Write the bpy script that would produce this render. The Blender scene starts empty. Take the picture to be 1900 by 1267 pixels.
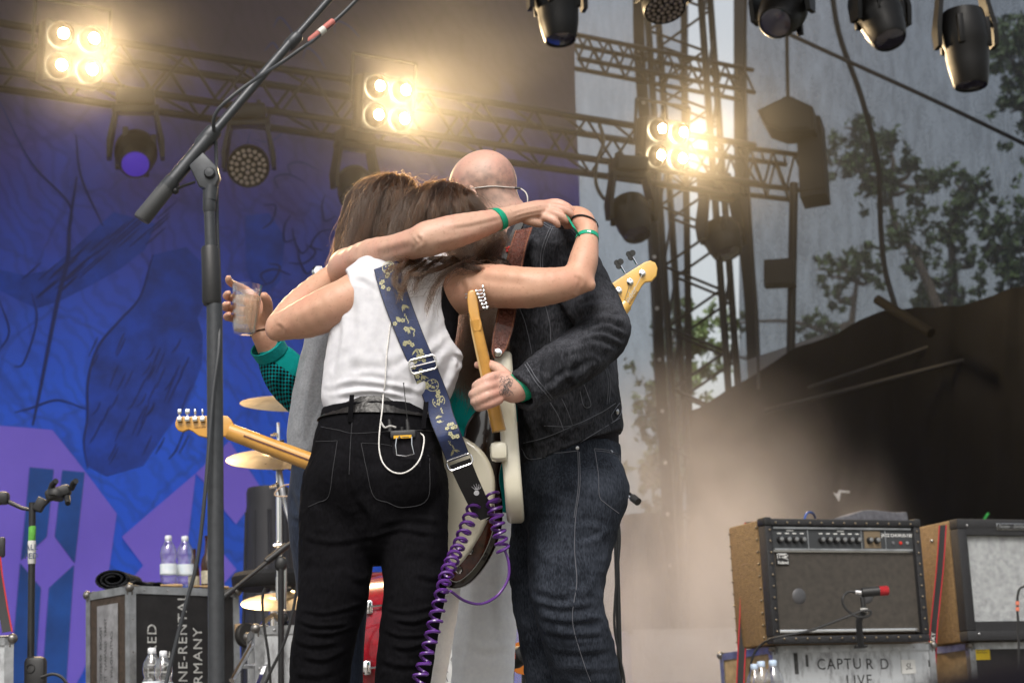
import bpy, bmesh, math, random
import numpy as np
from mathutils import Vector, Matrix
from mathutils.bvhtree import BVHTree

scene = bpy.context.scene
COL = scene.collection
rnd = random.Random(7)
R_ = math.radians

# ------------------------------------------------------------------ camera
CAM_Z, PITCH, ROLL, LENS = 0.03, R_(12.46), R_(2.7), 70.0
FPX = 1900 * LENS / 36.0
_f = np.array([0, math.cos(PITCH), math.sin(PITCH)])
_r = np.array([1.0, 0, 0]); _u = np.array([0, -math.sin(PITCH), math.cos(PITCH)])
_R = math.cos(ROLL) * _r - math.sin(ROLL) * _u
_U = math.cos(ROLL) * _u + math.sin(ROLL) * _r
CAM = np.array([0, 0, CAM_Z])
cam_data = bpy.data.cameras.new('camera')
cam = bpy.data.objects.new('camera', cam_data)
COL.objects.link(cam)
cam.matrix_world = Matrix(((_R[0], _U[0], -_f[0], 0), (_R[1], _U[1], -_f[1], 0), (_R[2], _U[2], -_f[2], CAM_Z), (0, 0, 0, 1)))
cam_data.lens = LENS; cam_data.sensor_width = 36.0
cam_data.clip_end = 2000; cam_data.clip_start = 0.05
cam_data.dof.use_dof = True; cam_data.dof.focus_distance = 5.2; cam_data.dof.aperture_fstop = 6.0
scene.camera = cam

# ------------------------------------------------------------------ world and sun: an overcast summer evening
SUN_EL, SUN_AZ = R_(52), R_(189)
world = bpy.data.worlds.new('World'); scene.world = world; world.use_nodes = True
wn, wl = world.node_tree.nodes, world.node_tree.links
wn.clear()
sky = wn.new('ShaderNodeTexSky'); sky.sky_type = 'NISHITA'; sky.sun_disc = False
sky.sun_elevation = SUN_EL; sky.sun_rotation = SUN_AZ
sky.air_density = 1.6; sky.dust_density = 6.0; sky.ozone_density = 1.0
hs = wn.new('ShaderNodeHueSaturation'); hs.inputs['Saturation'].default_value = 0.35
bg = wn.new('ShaderNodeBackground'); bg.inputs['Strength'].default_value = 0.105
wo = wn.new('ShaderNodeOutputWorld')
wl.new(sky.outputs[0], hs.inputs['Color']); wl.new(hs.outputs[0], bg.inputs['Color']); wl.new(bg.outputs[0], wo.inputs[0])
sd = bpy.data.lights.new('sun', 'SUN'); sd.energy = 1.5; sd.angle = R_(25); sd.color = (1, 0.95, 0.88)
sun = bpy.data.objects.new('sun', sd); COL.objects.link(sun)
_sd = Vector((math.sin(SUN_AZ) * math.cos(SUN_EL), math.cos(SUN_AZ) * math.cos(SUN_EL), math.sin(SUN_EL)))
sun.rotation_euler = _sd.to_track_quat('Z', 'Y').to_euler()
vs = scene.view_settings
scene.display_settings.display_device = 'sRGB'
vs.view_transform = 'Standard'; vs.look = 'None'; vs.exposure = 0.82; vs.gamma = 1.0; vs.use_curve_mapping = False
cy = scene.cycles
cy.use_denoising = True; cy.max_bounces = 8; cy.transparent_max_bounces = 24; cy.volume_bounces = 1
cy.diffuse_bounces = 3; cy.glossy_bounces = 3; cy.transmission_bounces = 8; cy.caustics_reflective = False; cy.caustics_refractive = False
cy.sample_clamp_indirect = 4.0
cy.volume_step_rate = 4.0
cy.volume_max_steps = 128

# ------------------------------------------------------------------ places: photograph pixels (1900 wide) to points
def ray(x, y): return _f + (x - 950) / FPX * _R + (633.5 - y) / FPX * _U
def P(x, y, Y):
    d = ray(x, y); return CAM + d * (Y / d[1])
def PZ(x, y, z):
    d = ray(x, y); return CAM + d * ((z - CAM_Z) / d[2])
def proj(q):
    v = np.asarray(q, float) - CAM; w = v @ _f
    return np.stack([950 + FPX * (v @ _R) / w, 633.5 - FPX * (v @ _U) / w], -1)
def mpp(Y): return Y / math.cos(PITCH) / FPX            # metres per photograph pixel near the middle, at distance Y
# the stage's own frame: u along the back truss, v towards the back
S_ANG = R_(32.4)
S_O = np.array([-2.97, 11.2, 0]); S_S = np.array([math.cos(S_ANG), math.sin(S_ANG), 0]); S_B = np.array([-math.sin(S_ANG), math.cos(S_ANG), 0])
def S(u, v, z): return S_O + u * S_S + v * S_B + np.array([0, 0, z])
def PS(x, y, v):                                        # pixel -> (u, z) on the plane v = const
    d = ray(x, y); t = (S(0, v, 0) - CAM) @ S_B / (d @ S_B); q = CAM + d * t
    return (q - S_O) @ S_S, q[2]
def PSw(x, y, v):
    u, z = PS(x, y, v); return S(u, v, z)

# ------------------------------------------------------------------ materials
MATS = {}
def mat(name, col=(0.5, 0.5, 0.5), rough=0.6, metal=0.0, vary=0.0, vscale=8.0, bump=0.0, bscale=40.0, spec=0.5, trans=0.0, sss=0.0,
        emit=None, estr=0.0, coat=0.0, col2=None, detail=4.0, ior=1.45, stretch=(1, 1, 1), sheen=0.0, alpha=1.0, rvary=0.0):
    if name in MATS: return MATS[name]
    m = bpy.data.materials.new(name); m.use_nodes = True
    n, l = m.node_tree.nodes, m.node_tree.links
    b = n['Principled BSDF']
    b.inputs['Base Color'].default_value = (*col, 1); b.inputs['Roughness'].default_value = rough
    b.inputs['Metallic'].default_value = metal; b.inputs['Specular IOR Level'].default_value = spec
    b.inputs['Transmission Weight'].default_value = trans; b.inputs['IOR'].default_value = ior
    b.inputs['Coat Weight'].default_value = coat; b.inputs['Sheen Weight'].default_value = sheen
    b.inputs['Alpha'].default_value = alpha
    if sss:
        b.inputs['Subsurface Weight'].default_value = sss; b.inputs['Subsurface Radius'].default_value = (0.010, 0.004, 0.002)
        b.inputs['Subsurface Scale'].default_value = 1.0
    if emit:
        b.inputs['Emission Color'].default_value = (*emit, 1); b.inputs['Emission Strength'].default_value = estr
    if vary or bump or col2 or rvary:
        tc = n.new('ShaderNodeTexCoord'); mp = n.new('ShaderNodeMapping'); mp.inputs['Scale'].default_value = stretch
        l.new(tc.outputs['Object'], mp.inputs[0])
    if vary or col2:
        t = n.new('ShaderNodeTexNoise'); t.inputs['Scale'].default_value = vscale; t.inputs['Detail'].default_value = detail
        t.inputs['Roughness'].default_value = 0.6
        l.new(mp.outputs[0], t.inputs['Vector'])
        mx = n.new('ShaderNodeMix'); mx.data_type = 'RGBA'
        c2 = col2 if col2 else tuple(max(0, c * (1 - vary)) for c in col)
        c1 = col if col2 else tuple(min(1, c * (1 + vary)) for c in col)
        rp = n.new('ShaderNodeMapRange'); rp.inputs[1].default_value = 0.3; rp.inputs[2].default_value = 0.7
        l.new(t.outputs[0], rp.inputs[0]); l.new(rp.outputs[0], mx.inputs[0])
        mx.inputs[6].default_value = (*c2, 1); mx.inputs[7].default_value = (*c1, 1)
        l.new(mx.outputs[2], b.inputs['Base Color'])
    if rvary:
        t2 = n.new('ShaderNodeTexNoise'); t2.inputs['Scale'].default_value = vscale * 2.3; t2.inputs['Detail'].default_value = 5
        l.new(mp.outputs[0], t2.inputs['Vector'])
        r2 = n.new('ShaderNodeMapRange'); r2.inputs[3].default_value = max(0.02, rough - rvary); r2.inputs[4].default_value = min(1, rough + rvary)
        l.new(t2.outputs[0], r2.inputs[0]); l.new(r2.outputs[0], b.inputs['Roughness'])
    if bump:
        t3 = n.new('ShaderNodeTexNoise'); t3.inputs['Scale'].default_value = bscale; t3.inputs['Detail'].default_value = 3
        l.new(mp.outputs[0], t3.inputs['Vector'])
        bp = n.new('ShaderNodeBump'); bp.inputs['Strength'].default_value = bump; bp.inputs['Distance'].default_value = 0.01
        l.new(t3.outputs[0], bp.inputs['Height']); l.new(bp.outputs[0], b.inputs['Normal'])
    MATS[name] = m
    return m

def thin_glass(name, tint, fac=0.12, milk=0.0, milkcol=(0.9, 0.9, 0.9)):
    """clear thin-walled plastic or glass: see-through, glossy towards the rim, with a share of milky scatter"""
    if name in MATS: return MATS[name]
    m = bpy.data.materials.new(name); m.use_nodes = True; n, l = m.node_tree.nodes, m.node_tree.links; n.clear()
    tr = n.new('ShaderNodeBsdfTransparent'); tr.inputs[0].default_value = (*tint, 1); gl = n.new('ShaderNodeBsdfGlossy'); gl.inputs['Roughness'].default_value = 0.06
    lw = n.new('ShaderNodeLayerWeight'); lw.inputs[0].default_value = 0.35; ma = n.new('ShaderNodeMath'); ma.operation = 'MULTIPLY_ADD'; ma.inputs[1].default_value = 0.5; ma.inputs[2].default_value = fac; l.new(lw.outputs['Facing'], ma.inputs[0])
    mx = n.new('ShaderNodeMixShader'); l.new(ma.outputs[0], mx.inputs[0]); l.new(tr.outputs[0], mx.inputs[1]); l.new(gl.outputs[0], mx.inputs[2]); out = mx
    if milk:
        df = n.new('ShaderNodeBsdfDiffuse'); df.inputs[0].default_value = (*milkcol, 1); tl = n.new('ShaderNodeBsdfTranslucent'); tl.inputs[0].default_value = (*milkcol, 1); md = n.new('ShaderNodeMixShader'); md.inputs[0].default_value = 0.5; l.new(df.outputs[0], md.inputs[1]); l.new(tl.outputs[0], md.inputs[2])
        m2 = n.new('ShaderNodeMixShader'); m2.inputs[0].default_value = milk; l.new(mx.outputs[0], m2.inputs[1]); l.new(md.outputs[0], m2.inputs[2]); out = m2
    o = n.new('ShaderNodeOutputMaterial'); l.new(out.outputs[0], o.inputs[0]); MATS[name] = m; return m

# ------------------------------------------------------------------ objects
def tag(o, label=None, cat=None, group=None, kind=None):
    if label: o['label'] = label
    if cat: o['category'] = cat
    if group: o['group'] = group
    if kind: o['kind'] = kind
    return o
def thing(name, label, cat, loc=(0, 0, 0), rotz=0.0, group=None, rot=None):
    o = bpy.data.objects.new(name, None); COL.objects.link(o)
    o.location = Vector([float(c) for c in loc]); o.rotation_euler = rot if rot else (0, 0, rotz)
    o.empty_display_size = 0.1
    return tag(o, label, cat, group)
def wmat(o):
    m = Matrix.Identity(4)
    while o is not None:
        m = Matrix.LocRotScale(o.location, o.rotation_euler, o.scale) @ m
        o = o.parent
    return m
def link(name, me, m, parent=None, smooth=None):
    if m is not None and not me.materials: me.materials.append(m)
    o = bpy.data.objects.new(name, me); COL.objects.link(o)
    if parent is not None: o.parent = parent
    return o
def smooth_mesh(me, ang=40):
    me.polygons.foreach_set('use_smooth', np.ones(len(me.polygons), bool))
    if ang < 180:
        me.set_sharp_from_angle(angle=R_(ang))
def copy_tree(o, parent=None):
    c = o.copy(); COL.objects.link(c); c.parent = parent
    for ch in list(o.children): copy_tree(ch, c)
    return c

class MB:
    """collects shapes into one mesh"""
    def __init__(s): s.v, s.f = [], []
    def add(s, vs, fs):
        k = len(s.v); s.v.extend([tuple(float(c) for c in q) for q in vs]); s.f.extend([tuple(i + k for i in f) for f in fs]); return s
    def box(s, c, d, m=None, bev=0.0):
        c = np.array(c, float); h = np.array(d, float) / 2
        if bev > 0:
            b = min(bev, *(h * 0.9)); vs = []; bm = bmesh.new(); bmesh.ops.create_cube(bm, size=2)
            for q in bm.verts: q.co = Vector((q.co.x * h[0], q.co.y * h[1], q.co.z * h[2]))
            bmesh.ops.bevel(bm, geom=bm.edges[:], offset=b, segments=2, affect='EDGES', profile=0.5)
            bm.verts.index_update()
            vs = [np.array(q.co) for q in bm.verts]; fs = [tuple(q.index for q in f.verts) for f in bm.faces]; bm.free()
        else:
            vs = [np.array([x, y, z]) * h for x in (-1, 1) for y in (-1, 1) for z in (-1, 1)]
            fs = [(0, 1, 3, 2), (4, 6, 7, 5), (0, 4, 5, 1), (2, 3, 7, 6), (0, 2, 6, 4), (1, 5, 7, 3)]
        if m is not None: m = np.array(m); vs = [m @ q for q in vs]
        return s.add([c + q for q in vs], fs)
    def tube(s, p, q, r, r2=None, n=10, cap=True):
        return s.sweep([p, q], [r, r if r2 is None else r2], n, cap)
    def sweep(s, pts, r, n=8, cap=True, closed=False):
        pts = [np.array(p, float) for p in pts]; m = len(pts)
        rs = r if hasattr(r, '__len__') else [r] * m
        rings = []; prev = None
        for i, p in enumerate(pts):
            a = pts[max(i - 1, 0)] if not closed else pts[i - 1]; b = pts[min(i + 1, m - 1)] if not closed else pts[(i + 1) % m]
            t = b - a; t = t / (np.linalg.norm(t) + 1e-12)
            if prev is None:
                e = np.array([0, 0, 1.0]) if abs(t[2]) < 0.9 else np.array([1.0, 0, 0]); x = np.cross(t, e)
            else:
                x = prev - t * (prev @ t)
            x = x / (np.linalg.norm(x) + 1e-12); prev = x; y = np.cross(t, x)
            rings.append([p + rs[i] * (math.cos(2 * math.pi * k / n) * x + math.sin(2 * math.pi * k / n) * y) for k in range(n)])
        vs = [q for rg in rings for q in rg]; fs = []
        for i in range(m if closed else m - 1):
            j = (i + 1) % m
            for k in range(n): fs.append((i * n + k, i * n + (k + 1) % n, j * n + (k + 1) % n, j * n + k))
        if cap and not closed:
            fs.append(tuple(range(n))[::-1]); fs.append(tuple((m - 1) * n + k for k in range(n)))
        return s.add(vs, fs)
    def lathe(s, prof, o=(0, 0, 0), ax=(0, 0, 1), n=24, cap=True):
        o = np.array(o, float); ax = np.array(ax, float); ax /= np.linalg.norm(ax)
        e = np.array([1.0, 0, 0]) if abs(ax[0]) < 0.9 else np.array([0, 1.0, 0]); x = np.cross(ax, e); x /= np.linalg.norm(x); y = np.cross(ax, x)
        vs = [o + ax * h + max(r, 1e-5) * (math.cos(2 * math.pi * k / n) * x + math.sin(2 * math.pi * k / n) * y) for r, h in prof for k in range(n)]
        m = len(prof); fs = [(i * n + k, i * n + (k + 1) % n, (i + 1) * n + (k + 1) % n, (i + 1) * n + k) for i in range(m - 1) for k in range(n)]
        if cap: fs.append(tuple(range(n))[::-1]); fs.append(tuple((m - 1) * n + k for k in range(n)))
        return s.add(vs, fs)
    def prism(s, poly, d):
        """poly: 3-D outline, extruded by the vector d"""
        poly = [np.array(p, float) for p in poly]; n = len(poly); d = np.array(d, float)
        return s.add(poly + [p + d for p in poly], [tuple(range(n))[::-1], tuple(range(n, 2 * n))] + [(k, (k + 1) % n, n + (k + 1) % n, n + k) for k in range(n)])
    def poly(s, pts): return s.add(pts, [tuple(range(len(pts)))])
    def sphere(s, c, r, n=12, m=8, sc=(1, 1, 1)):
        c = np.array(c, float)
        vs = [c + r * np.array(sc) * np.array([math.sin(math.pi * i / m) * math.cos(2 * math.pi * k / n), math.sin(math.pi * i / m) * math.sin(2 * math.pi * k / n), math.cos(math.pi * i / m)]) for i in range(m + 1) for k in range(n)]
        return s.add(vs, [(i * n + k, (i + 1) * n + k, (i + 1) * n + (k + 1) % n, i * n + (k + 1) % n) for i in range(m) for k in range(n)])
    def strip(s, pts, wid, nrm, th=0.002):
        """a band along pts; wid = half-width vectors (or one), nrm = outward normals"""
        m = len(pts); W = wid if len(np.shape(wid)) == 2 else [wid] * m; N = nrm if len(np.shape(nrm)) == 2 else [nrm] * m
        vs = []
        for p, w, q in zip(pts, W, N):
            p, w, q = np.array(p), np.array(w), np.array(q); vs += [p - w, p + w, p + w + q * th, p - w + q * th]
        fs = [(i * 4 + a, i * 4 + b, i * 4 + 4 + b, i * 4 + 4 + a) for i in range(m - 1) for a, b in ((0, 1), (1, 2), (2, 3), (3, 0))]
        fs += [(3, 2, 1, 0), tuple((m - 1) * 4 + k for k in range(4))]
        return s.add(vs, fs)
    def build(s, name, m, parent=None, world=True, smooth=40):
        v = np.array(s.v)
        if parent is not None and world:
            iv = np.array(wmat(parent).inverted()); v = v @ iv[:3, :3].T + iv[:3, 3]
        me = bpy.data.meshes.new(name); me.from_pydata(v.tolist(), [], s.f)
        bm = bmesh.new(); bm.from_mesh(me); bmesh.ops.recalc_face_normals(bm, faces=bm.faces[:]); bm.to_mesh(me); bm.free()
        if smooth: smooth_mesh(me, smooth)
        return link(name, me, m, parent)

def text_mesh(body, size, extrude=0.0, align='CENTER', shear=0.0, spacing=1.0):
    cu = bpy.data.curves.new('t', 'FONT'); cu.body = body; cu.size = size; cu.extrude = extrude; cu.align_x = align; cu.align_y = 'CENTER'
    cu.shear = shear; cu.space_character = spacing; cu.resolution_u = 3
    o = bpy.data.objects.new('t', cu); COL.objects.link(o)
    me = bpy.data.meshes.new_from_object(o)
    bpy.data.objects.remove(o); bpy.data.curves.remove(cu)
    return me
def text(name, body, size, o, xa, ya, m, parent, extrude=0.0004, shear=0.0, spacing=1.0, world=True, align='CENTER'):
    """flat lettering: origin o, text runs along xa, up along ya"""
    me = text_mesh(body, size, extrude, align, shear, spacing)
    xa = np.array(xa, float); xa /= np.linalg.norm(xa); ya = np.array(ya, float); ya -= xa * (ya @ xa); ya /= np.linalg.norm(ya); za = np.cross(xa, ya)
    M = Matrix(((xa[0], ya[0], za[0], o[0]), (xa[1], ya[1], za[1], o[1]), (xa[2], ya[2], za[2], o[2]), (0, 0, 0, 1)))
    if parent is not None and world: M = wmat(parent).inverted() @ M
    me.transform(M)
    return link(name, me, m, parent)

def catmull(pts, n=8):
    p = [np.array(q, float) for q in pts]; p = [2 * p[0] - p[1]] + p + [2 * p[-1] - p[-2]]; out = []
    for i in range(1, len(p) - 2):
        for k in range(n):
            t = k / n; a, b, c, d = p[i - 1], p[i], p[i + 1], p[i + 2]
            out.append(0.5 * (2 * b + (c - a) * t + (2 * a - 5 * b + 4 * c - d) * t * t + (3 * b - a - 3 * c + d) * t ** 3))
    out.append(p[-2]); return out

M_BLACK = mat('black_metal', (0.012, 0.012, 0.013), 0.45, vary=0.3, vscale=30, rvary=0.12)
M_BLKPL = mat('black_plastic', (0.015, 0.015, 0.016), 0.5, bump=0.05, bscale=300)
M_ALU = mat('aluminium', (0.42, 0.43, 0.45), 0.38, 0.9, vary=0.35, vscale=14, rvary=0.15, bump=0.03, bscale=60)
M_CHROME = mat('chrome', (0.75, 0.75, 0.77), 0.12, 1.0, rvary=0.06)
M_STEEL = mat('steel', (0.45, 0.45, 0.46), 0.3, 1.0, vary=0.25, vscale=20, rvary=0.1)
M_CABLE = mat('cable_rubber', (0.014, 0.014, 0.015), 0.55)
M_WHITE = mat('white_paint', (0.75, 0.75, 0.74), 0.6, vary=0.08, vscale=20)
# ================================================================== the setting
def rod_mesh(m, n=8):
    key = 'rod_%s_%d' % (m.name, n)
    if key in bpy.data.meshes: return bpy.data.meshes[key]
    b = MB(); b.tube((0, 0, 0), (0, 0, 1), 1.0, n=n)
    me = bpy.data.meshes.new(key); me.from_pydata(b.v, [], b.f); smooth_mesh(me, 50); me.materials.append(m); return me
def rod(name, p, q, r, m, parent=None, n=8):
    p, q = Vector([float(c) for c in p]), Vector([float(c) for c in q])
    M = Matrix.LocRotScale(p, (q - p).to_track_quat('Z', 'Y'), Vector((r, r, (q - p).length)))
    if parent is not None: M = wmat(parent).inverted() @ M
    o = bpy.data.objects.new(name, rod_mesh(m, n)); COL.objects.link(o); o.parent = parent
    o.rotation_mode = 'QUATERNION'
    l, q4, s = M.decompose(); o.location, o.rotation_quaternion, o.scale = l, q4, s
    return o

# ground, stage floor, added unseen shade roof
M_GRASS = mat('trodden_ground', (0.09, 0.10, 0.05), 0.9, col2=(0.13, 0.11, 0.08), vscale=0.6, bump=0.4, bscale=8)
g = MB(); g.poly([(-600, -600, -1.5), (600, -600, -1.5), (600, 900, -1.5), (-600, 900, -1.5)])
tag(g.build('ground', M_GRASS, smooth=0), 'trodden festival ground below the stage', kind='structure')
M_PLY = mat('stage_plywood', (0.17, 0.16, 0.15), 0.7, vary=0.3, vscale=3, rvary=0.15, bump=0.1, bscale=30)
g = MB(); sf = [S(-7, -8.8, 0), S(9, -8.8, 0), S(9, 5, 0), S(-7, 5, 0)]; g.prism([q - np.array([0, 0, 0.08]) for q in sf], (0, 0, 0.08))
tag(g.build('stage_floor', M_PLY, smooth=0), 'dark plywood stage floor', kind='structure')
g = MB(); g.prism([S(-7, -8.78, -1.5), S(9, -8.78, -1.5), S(9, -8.72, -1.5), S(-7, -8.72, -1.5)], (0, 0, 1.41))
tag(g.build('stage_skirt', mat('skirt_cloth', (0.012, 0.012, 0.013), 0.9), smooth=0), 'black cloth skirt under the stage edge', kind='structure')
M_SHADE_ROOF = mat('shade_roof_dark', (0.05, 0.05, 0.055), 0.8, vary=0.2, vscale=1)
g = MB(); g.prism([S(-8, -8.0, 9.6), S(6.5, -8.0, 9.6), S(6.5, 1.9, 8.6), S(-8, 1.9, 8.6)], (0, 0, 0.12))  # unseen roof, added so daylight enters from the stage front
tag(g.build('shade_roof', M_SHADE_ROOF, smooth=0), 'dark stage roof out of view, added to shade the stage', kind='structure')

# ---- printed backdrop banner
BV = 1.35
M_BAN = bpy.data.materials.new('banner_print_and_wash'); M_BAN.use_nodes = True
n, l = M_BAN.node_tree.nodes, M_BAN.node_tree.links
b = n['Principled BSDF']; b.inputs['Roughness'].default_value = 0.55
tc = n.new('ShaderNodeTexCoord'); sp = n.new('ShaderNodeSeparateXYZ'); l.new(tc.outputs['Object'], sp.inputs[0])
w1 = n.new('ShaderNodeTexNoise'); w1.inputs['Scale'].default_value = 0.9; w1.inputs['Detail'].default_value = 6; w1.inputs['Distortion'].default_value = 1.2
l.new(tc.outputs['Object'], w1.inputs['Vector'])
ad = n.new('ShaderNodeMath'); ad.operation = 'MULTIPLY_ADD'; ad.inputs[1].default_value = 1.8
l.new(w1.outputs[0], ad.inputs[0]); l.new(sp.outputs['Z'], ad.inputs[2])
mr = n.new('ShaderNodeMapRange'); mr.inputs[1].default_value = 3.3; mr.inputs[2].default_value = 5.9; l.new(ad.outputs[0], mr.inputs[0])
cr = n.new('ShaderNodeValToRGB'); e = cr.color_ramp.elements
e[0].position = 0.0; e[0].color = (0.008, 0.12, 0.92, 1); e[1].position = 1.0; e[1].color = (0.030, 0.020, 0.060, 1)  # blue stage wash and darker top are painted into the colour by height
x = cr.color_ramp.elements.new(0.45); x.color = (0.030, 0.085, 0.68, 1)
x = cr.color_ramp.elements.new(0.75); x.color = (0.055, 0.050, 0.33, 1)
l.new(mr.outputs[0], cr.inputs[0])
w2 = n.new('ShaderNodeTexVoronoi'); w2.feature = 'SMOOTH_F1'; w2.inputs['Scale'].default_value = 1.1; w2.inputs['Detail'].default_value = 2
wq = n.new('ShaderNodeMix'); wq.data_type = 'VECTOR'; wq.inputs[0].default_value = 0.35; l.new(tc.outputs['Object'], wq.inputs[4]); l.new(w1.outputs[1], wq.inputs[5]); l.new(wq.outputs[1], w2.inputs['Vector'])
mr2 = n.new('ShaderNodeMapRange'); mr2.inputs[1].default_value = 0.25; mr2.inputs[2].default_value = 0.75; mr2.inputs[3].default_value = 0.55; mr2.inputs[4].default_value = 1.15
l.new(w2.outputs[0], mr2.inputs[0])
mm = n.new('ShaderNodeMix'); mm.data_type = 'RGBA'; mm.blend_type = 'MULTIPLY'; mm.inputs[0].default_value = 0.6
ve = n.new('ShaderNodeTexVoronoi'); ve.feature = 'DISTANCE_TO_EDGE'; ve.inputs['Scale'].default_value = 2.3; wv2 = n.new('ShaderNodeMix'); wv2.data_type = 'VECTOR'; wv2.inputs[0].default_value = 0.45; l.new(tc.outputs['Object'], wv2.inputs[4]); l.new(w1.outputs[1], wv2.inputs[5]); l.new(wv2.outputs[1], ve.inputs['Vector'])
wf = n.new('ShaderNodeTexWave'); wf.wave_type = 'BANDS'; wf.bands_direction = 'DIAGONAL'; wf.inputs['Scale'].default_value = 3.2; wf.inputs['Distortion'].default_value = 14; wf.inputs['Detail'].default_value = 3; wf.inputs['Detail Scale'].default_value = 0.9; l.new(tc.outputs['Object'], wf.inputs['Vector'])
me_ = n.new('ShaderNodeMapRange'); me_.inputs[1].default_value = 0.0; me_.inputs[2].default_value = 0.035; me_.inputs[3].default_value = 0.72; me_.inputs[4].default_value = 1.0; l.new(ve.outputs[0], me_.inputs[0])
mf = n.new('ShaderNodeMapRange'); mf.inputs[1].default_value = 0.0; mf.inputs[2].default_value = 0.5; mf.inputs[3].default_value = 0.82; mf.inputs[4].default_value = 1.0; l.new(wf.outputs[1], mf.inputs[0])
mg = n.new('ShaderNodeMath'); mg.operation = 'MULTIPLY'; l.new(me_.outputs[0], mg.inputs[0]); l.new(mf.outputs[0], mg.inputs[1])
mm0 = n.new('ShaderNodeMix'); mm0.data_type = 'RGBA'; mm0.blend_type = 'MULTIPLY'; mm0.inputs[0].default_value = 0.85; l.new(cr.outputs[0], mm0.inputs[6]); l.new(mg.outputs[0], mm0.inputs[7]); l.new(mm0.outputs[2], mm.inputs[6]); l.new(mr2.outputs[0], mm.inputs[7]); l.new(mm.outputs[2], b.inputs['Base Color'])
u1 = PS(1064, 330, BV)[0]; u0 = PS(-800, 633, BV)[0]
def ban_off(u, z): return 0.035 * math.sin(u * 1.9 + 0.3 * z) + 0.02 * math.sin(u * 4.3 + 1.1 * z) + 0.012 * math.sin(3.1 * z - 2 * u)
root = thing('backdrop_banner', 'printed stage backdrop banner with blue stage light painted in, large lilac letters and crow artwork', 'banner', S((u0 + u1) / 2, BV, 0))
nu, nz = 100, 40
vs_, fs_ = [], []
for j in range(nz + 1):
    for i in range(nu + 1):
        u = u0 + (u1 - u0) * i / nu; z = 0.05 + 6.25 * j / nz
        if i == nu: u += 0.05 * (z - 4) + 0.02 * math.sin(z * 2)
        vs_.append(S(u, BV + ban_off(u, z), z))
for j in range(nz):
    for i in range(nu): a = j * (nu + 1) + i; fs_.append((a, a + 1, a + nu + 2, a + nu + 1))
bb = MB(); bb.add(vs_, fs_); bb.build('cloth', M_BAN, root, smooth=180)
def tri_fill(poly):
    bm = bmesh.new(); vv = [bm.verts.new((p[0], p[1], 0)) for p in poly]; bm.faces.new(vv)
    bmesh.ops.triangulate(bm, faces=bm.faces[:])
    for _ in range(3):
        long_e = [ed for ed in bm.edges if ed.calc_length() > 60]
        if not long_e: break
        bmesh.ops.subdivide_edges(bm, edges=long_e, cuts=1); bmesh.ops.triangulate(bm, faces=bm.faces[:])
    bm.verts.index_update(); out = [(tuple(q.co)[:2]) for q in bm.verts], [tuple(q.index for q in f.verts) for f in bm.faces]
    bm.free(); return out
def ban_print(name, polys, m, off=0.006):
    bb = MB()
    for poly in polys:
        vv, ff = tri_fill(poly); q3 = []
        for (x, y) in vv:
            u, z = PS(x, y, BV); q3.append(S(u, BV + ban_off(u, z) - off, z))
        bb.add(q3, ff)
    return bb.build(name, m, root, smooth=180)
M_LILAC = mat('lilac_print', (0.25, 0.17, 1.0), 0.55, vary=0.10, vscale=1.5)
M_INK = mat('ink_print', (0.005, 0.055, 0.48), 0.55, vary=0.35, vscale=5)
M_INK2 = mat('ink_line', (0.003, 0.018, 0.17), 0.55)
M_TEALP = mat('deep_teal_print', (0.008, 0.09, 0.42), 0.55, vary=0.3, vscale=3)
ban_print('letter', [[(-150, 800), (-90, 786), (0, 789), (98, 797), (140, 850), (218, 952), (205, 1054), (185, 1160), (156, 1243), (130, 1290), (-150, 1290)]], M_LILAC, 0.010)
ban_print('letter_counter', [[(54, 867), (99, 871), (86, 995), (38, 1040)], [(115, 872), (157, 876), (139, 1044), (101, 995)], [(37, 1044), (76, 1090), (66, 1290), (20, 1290)], [(138, 1047), (91, 1090), (78, 1290), (122, 1290)]], M_TEALP, 0.016)
ban_print('letter', [[(228, 995), (358, 880), (345, 1022), (358, 1085), (244, 1076), (268, 1048)], [(358, 880), (418, 821), (482, 910), (432, 974), (405, 942), (389, 910), (378, 901)], [(394, 1009), (433, 1058), (410, 1083), (358, 1085), (372, 1040)]], M_LILAC, 0.010)
def pz(pts, s, ox, oy): return [(x / s + ox, y / s + oy) for x, y in pts]
ban_print('crow_print', [pz([(590, 370), (545, 530), (470, 620), (390, 720), (350, 850), (345, 1000), (330, 1100), (345, 1190), (420, 1230), (560, 1190), (640, 1060), (720, 950), (775, 800), (780, 680), (760, 620), (790, 560), (800, 420), (720, 340)], 2.11, 0, 300),
    pz([(150, 570), (240, 540), (360, 480), (470, 420), (560, 350), (600, 250), (440, 200), (300, 330), (200, 420), (100, 440), (0, 420), (0, 500)], 2.11, 0, 300),
    [(455, 400), (500, 395), (530, 440), (520, 520), (480, 560), (455, 500)], [(560, 640), (620, 600), (640, 700), (570, 720)]], M_INK, 0.004)
def stroke(pts, w):
    pts = [np.array(p, float) for p in catmull(pts, 6)]; L, Rr = [], []
    for i, p in enumerate(pts):
        t = pts[min(i + 1, len(pts) - 1)] - pts[max(i - 1, 0)]; t = t / (np.linalg.norm(t) + 1e-9); nn = np.array([-t[1], t[0]]); ww = w * (0.35 + 0.65 * math.sin(math.pi * (i + 0.5) / len(pts)))
        L.append(p + nn * ww); Rr.append(p - nn * ww)
    return [tuple(q) for q in L + Rr[::-1]]
fe = []
rr = random.Random(3)
fe.append(stroke(pz([(130, 1030), (170, 850), (235, 530), (270, 380), (275, 250), (300, 60)], 2.11, 0, 300), 4))
fe.append(stroke(pz([(590, 370), (545, 530), (470, 620), (390, 720), (350, 850), (345, 1000), (330, 1100), (345, 1200)], 2.11, 0, 300), 2.2))
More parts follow.
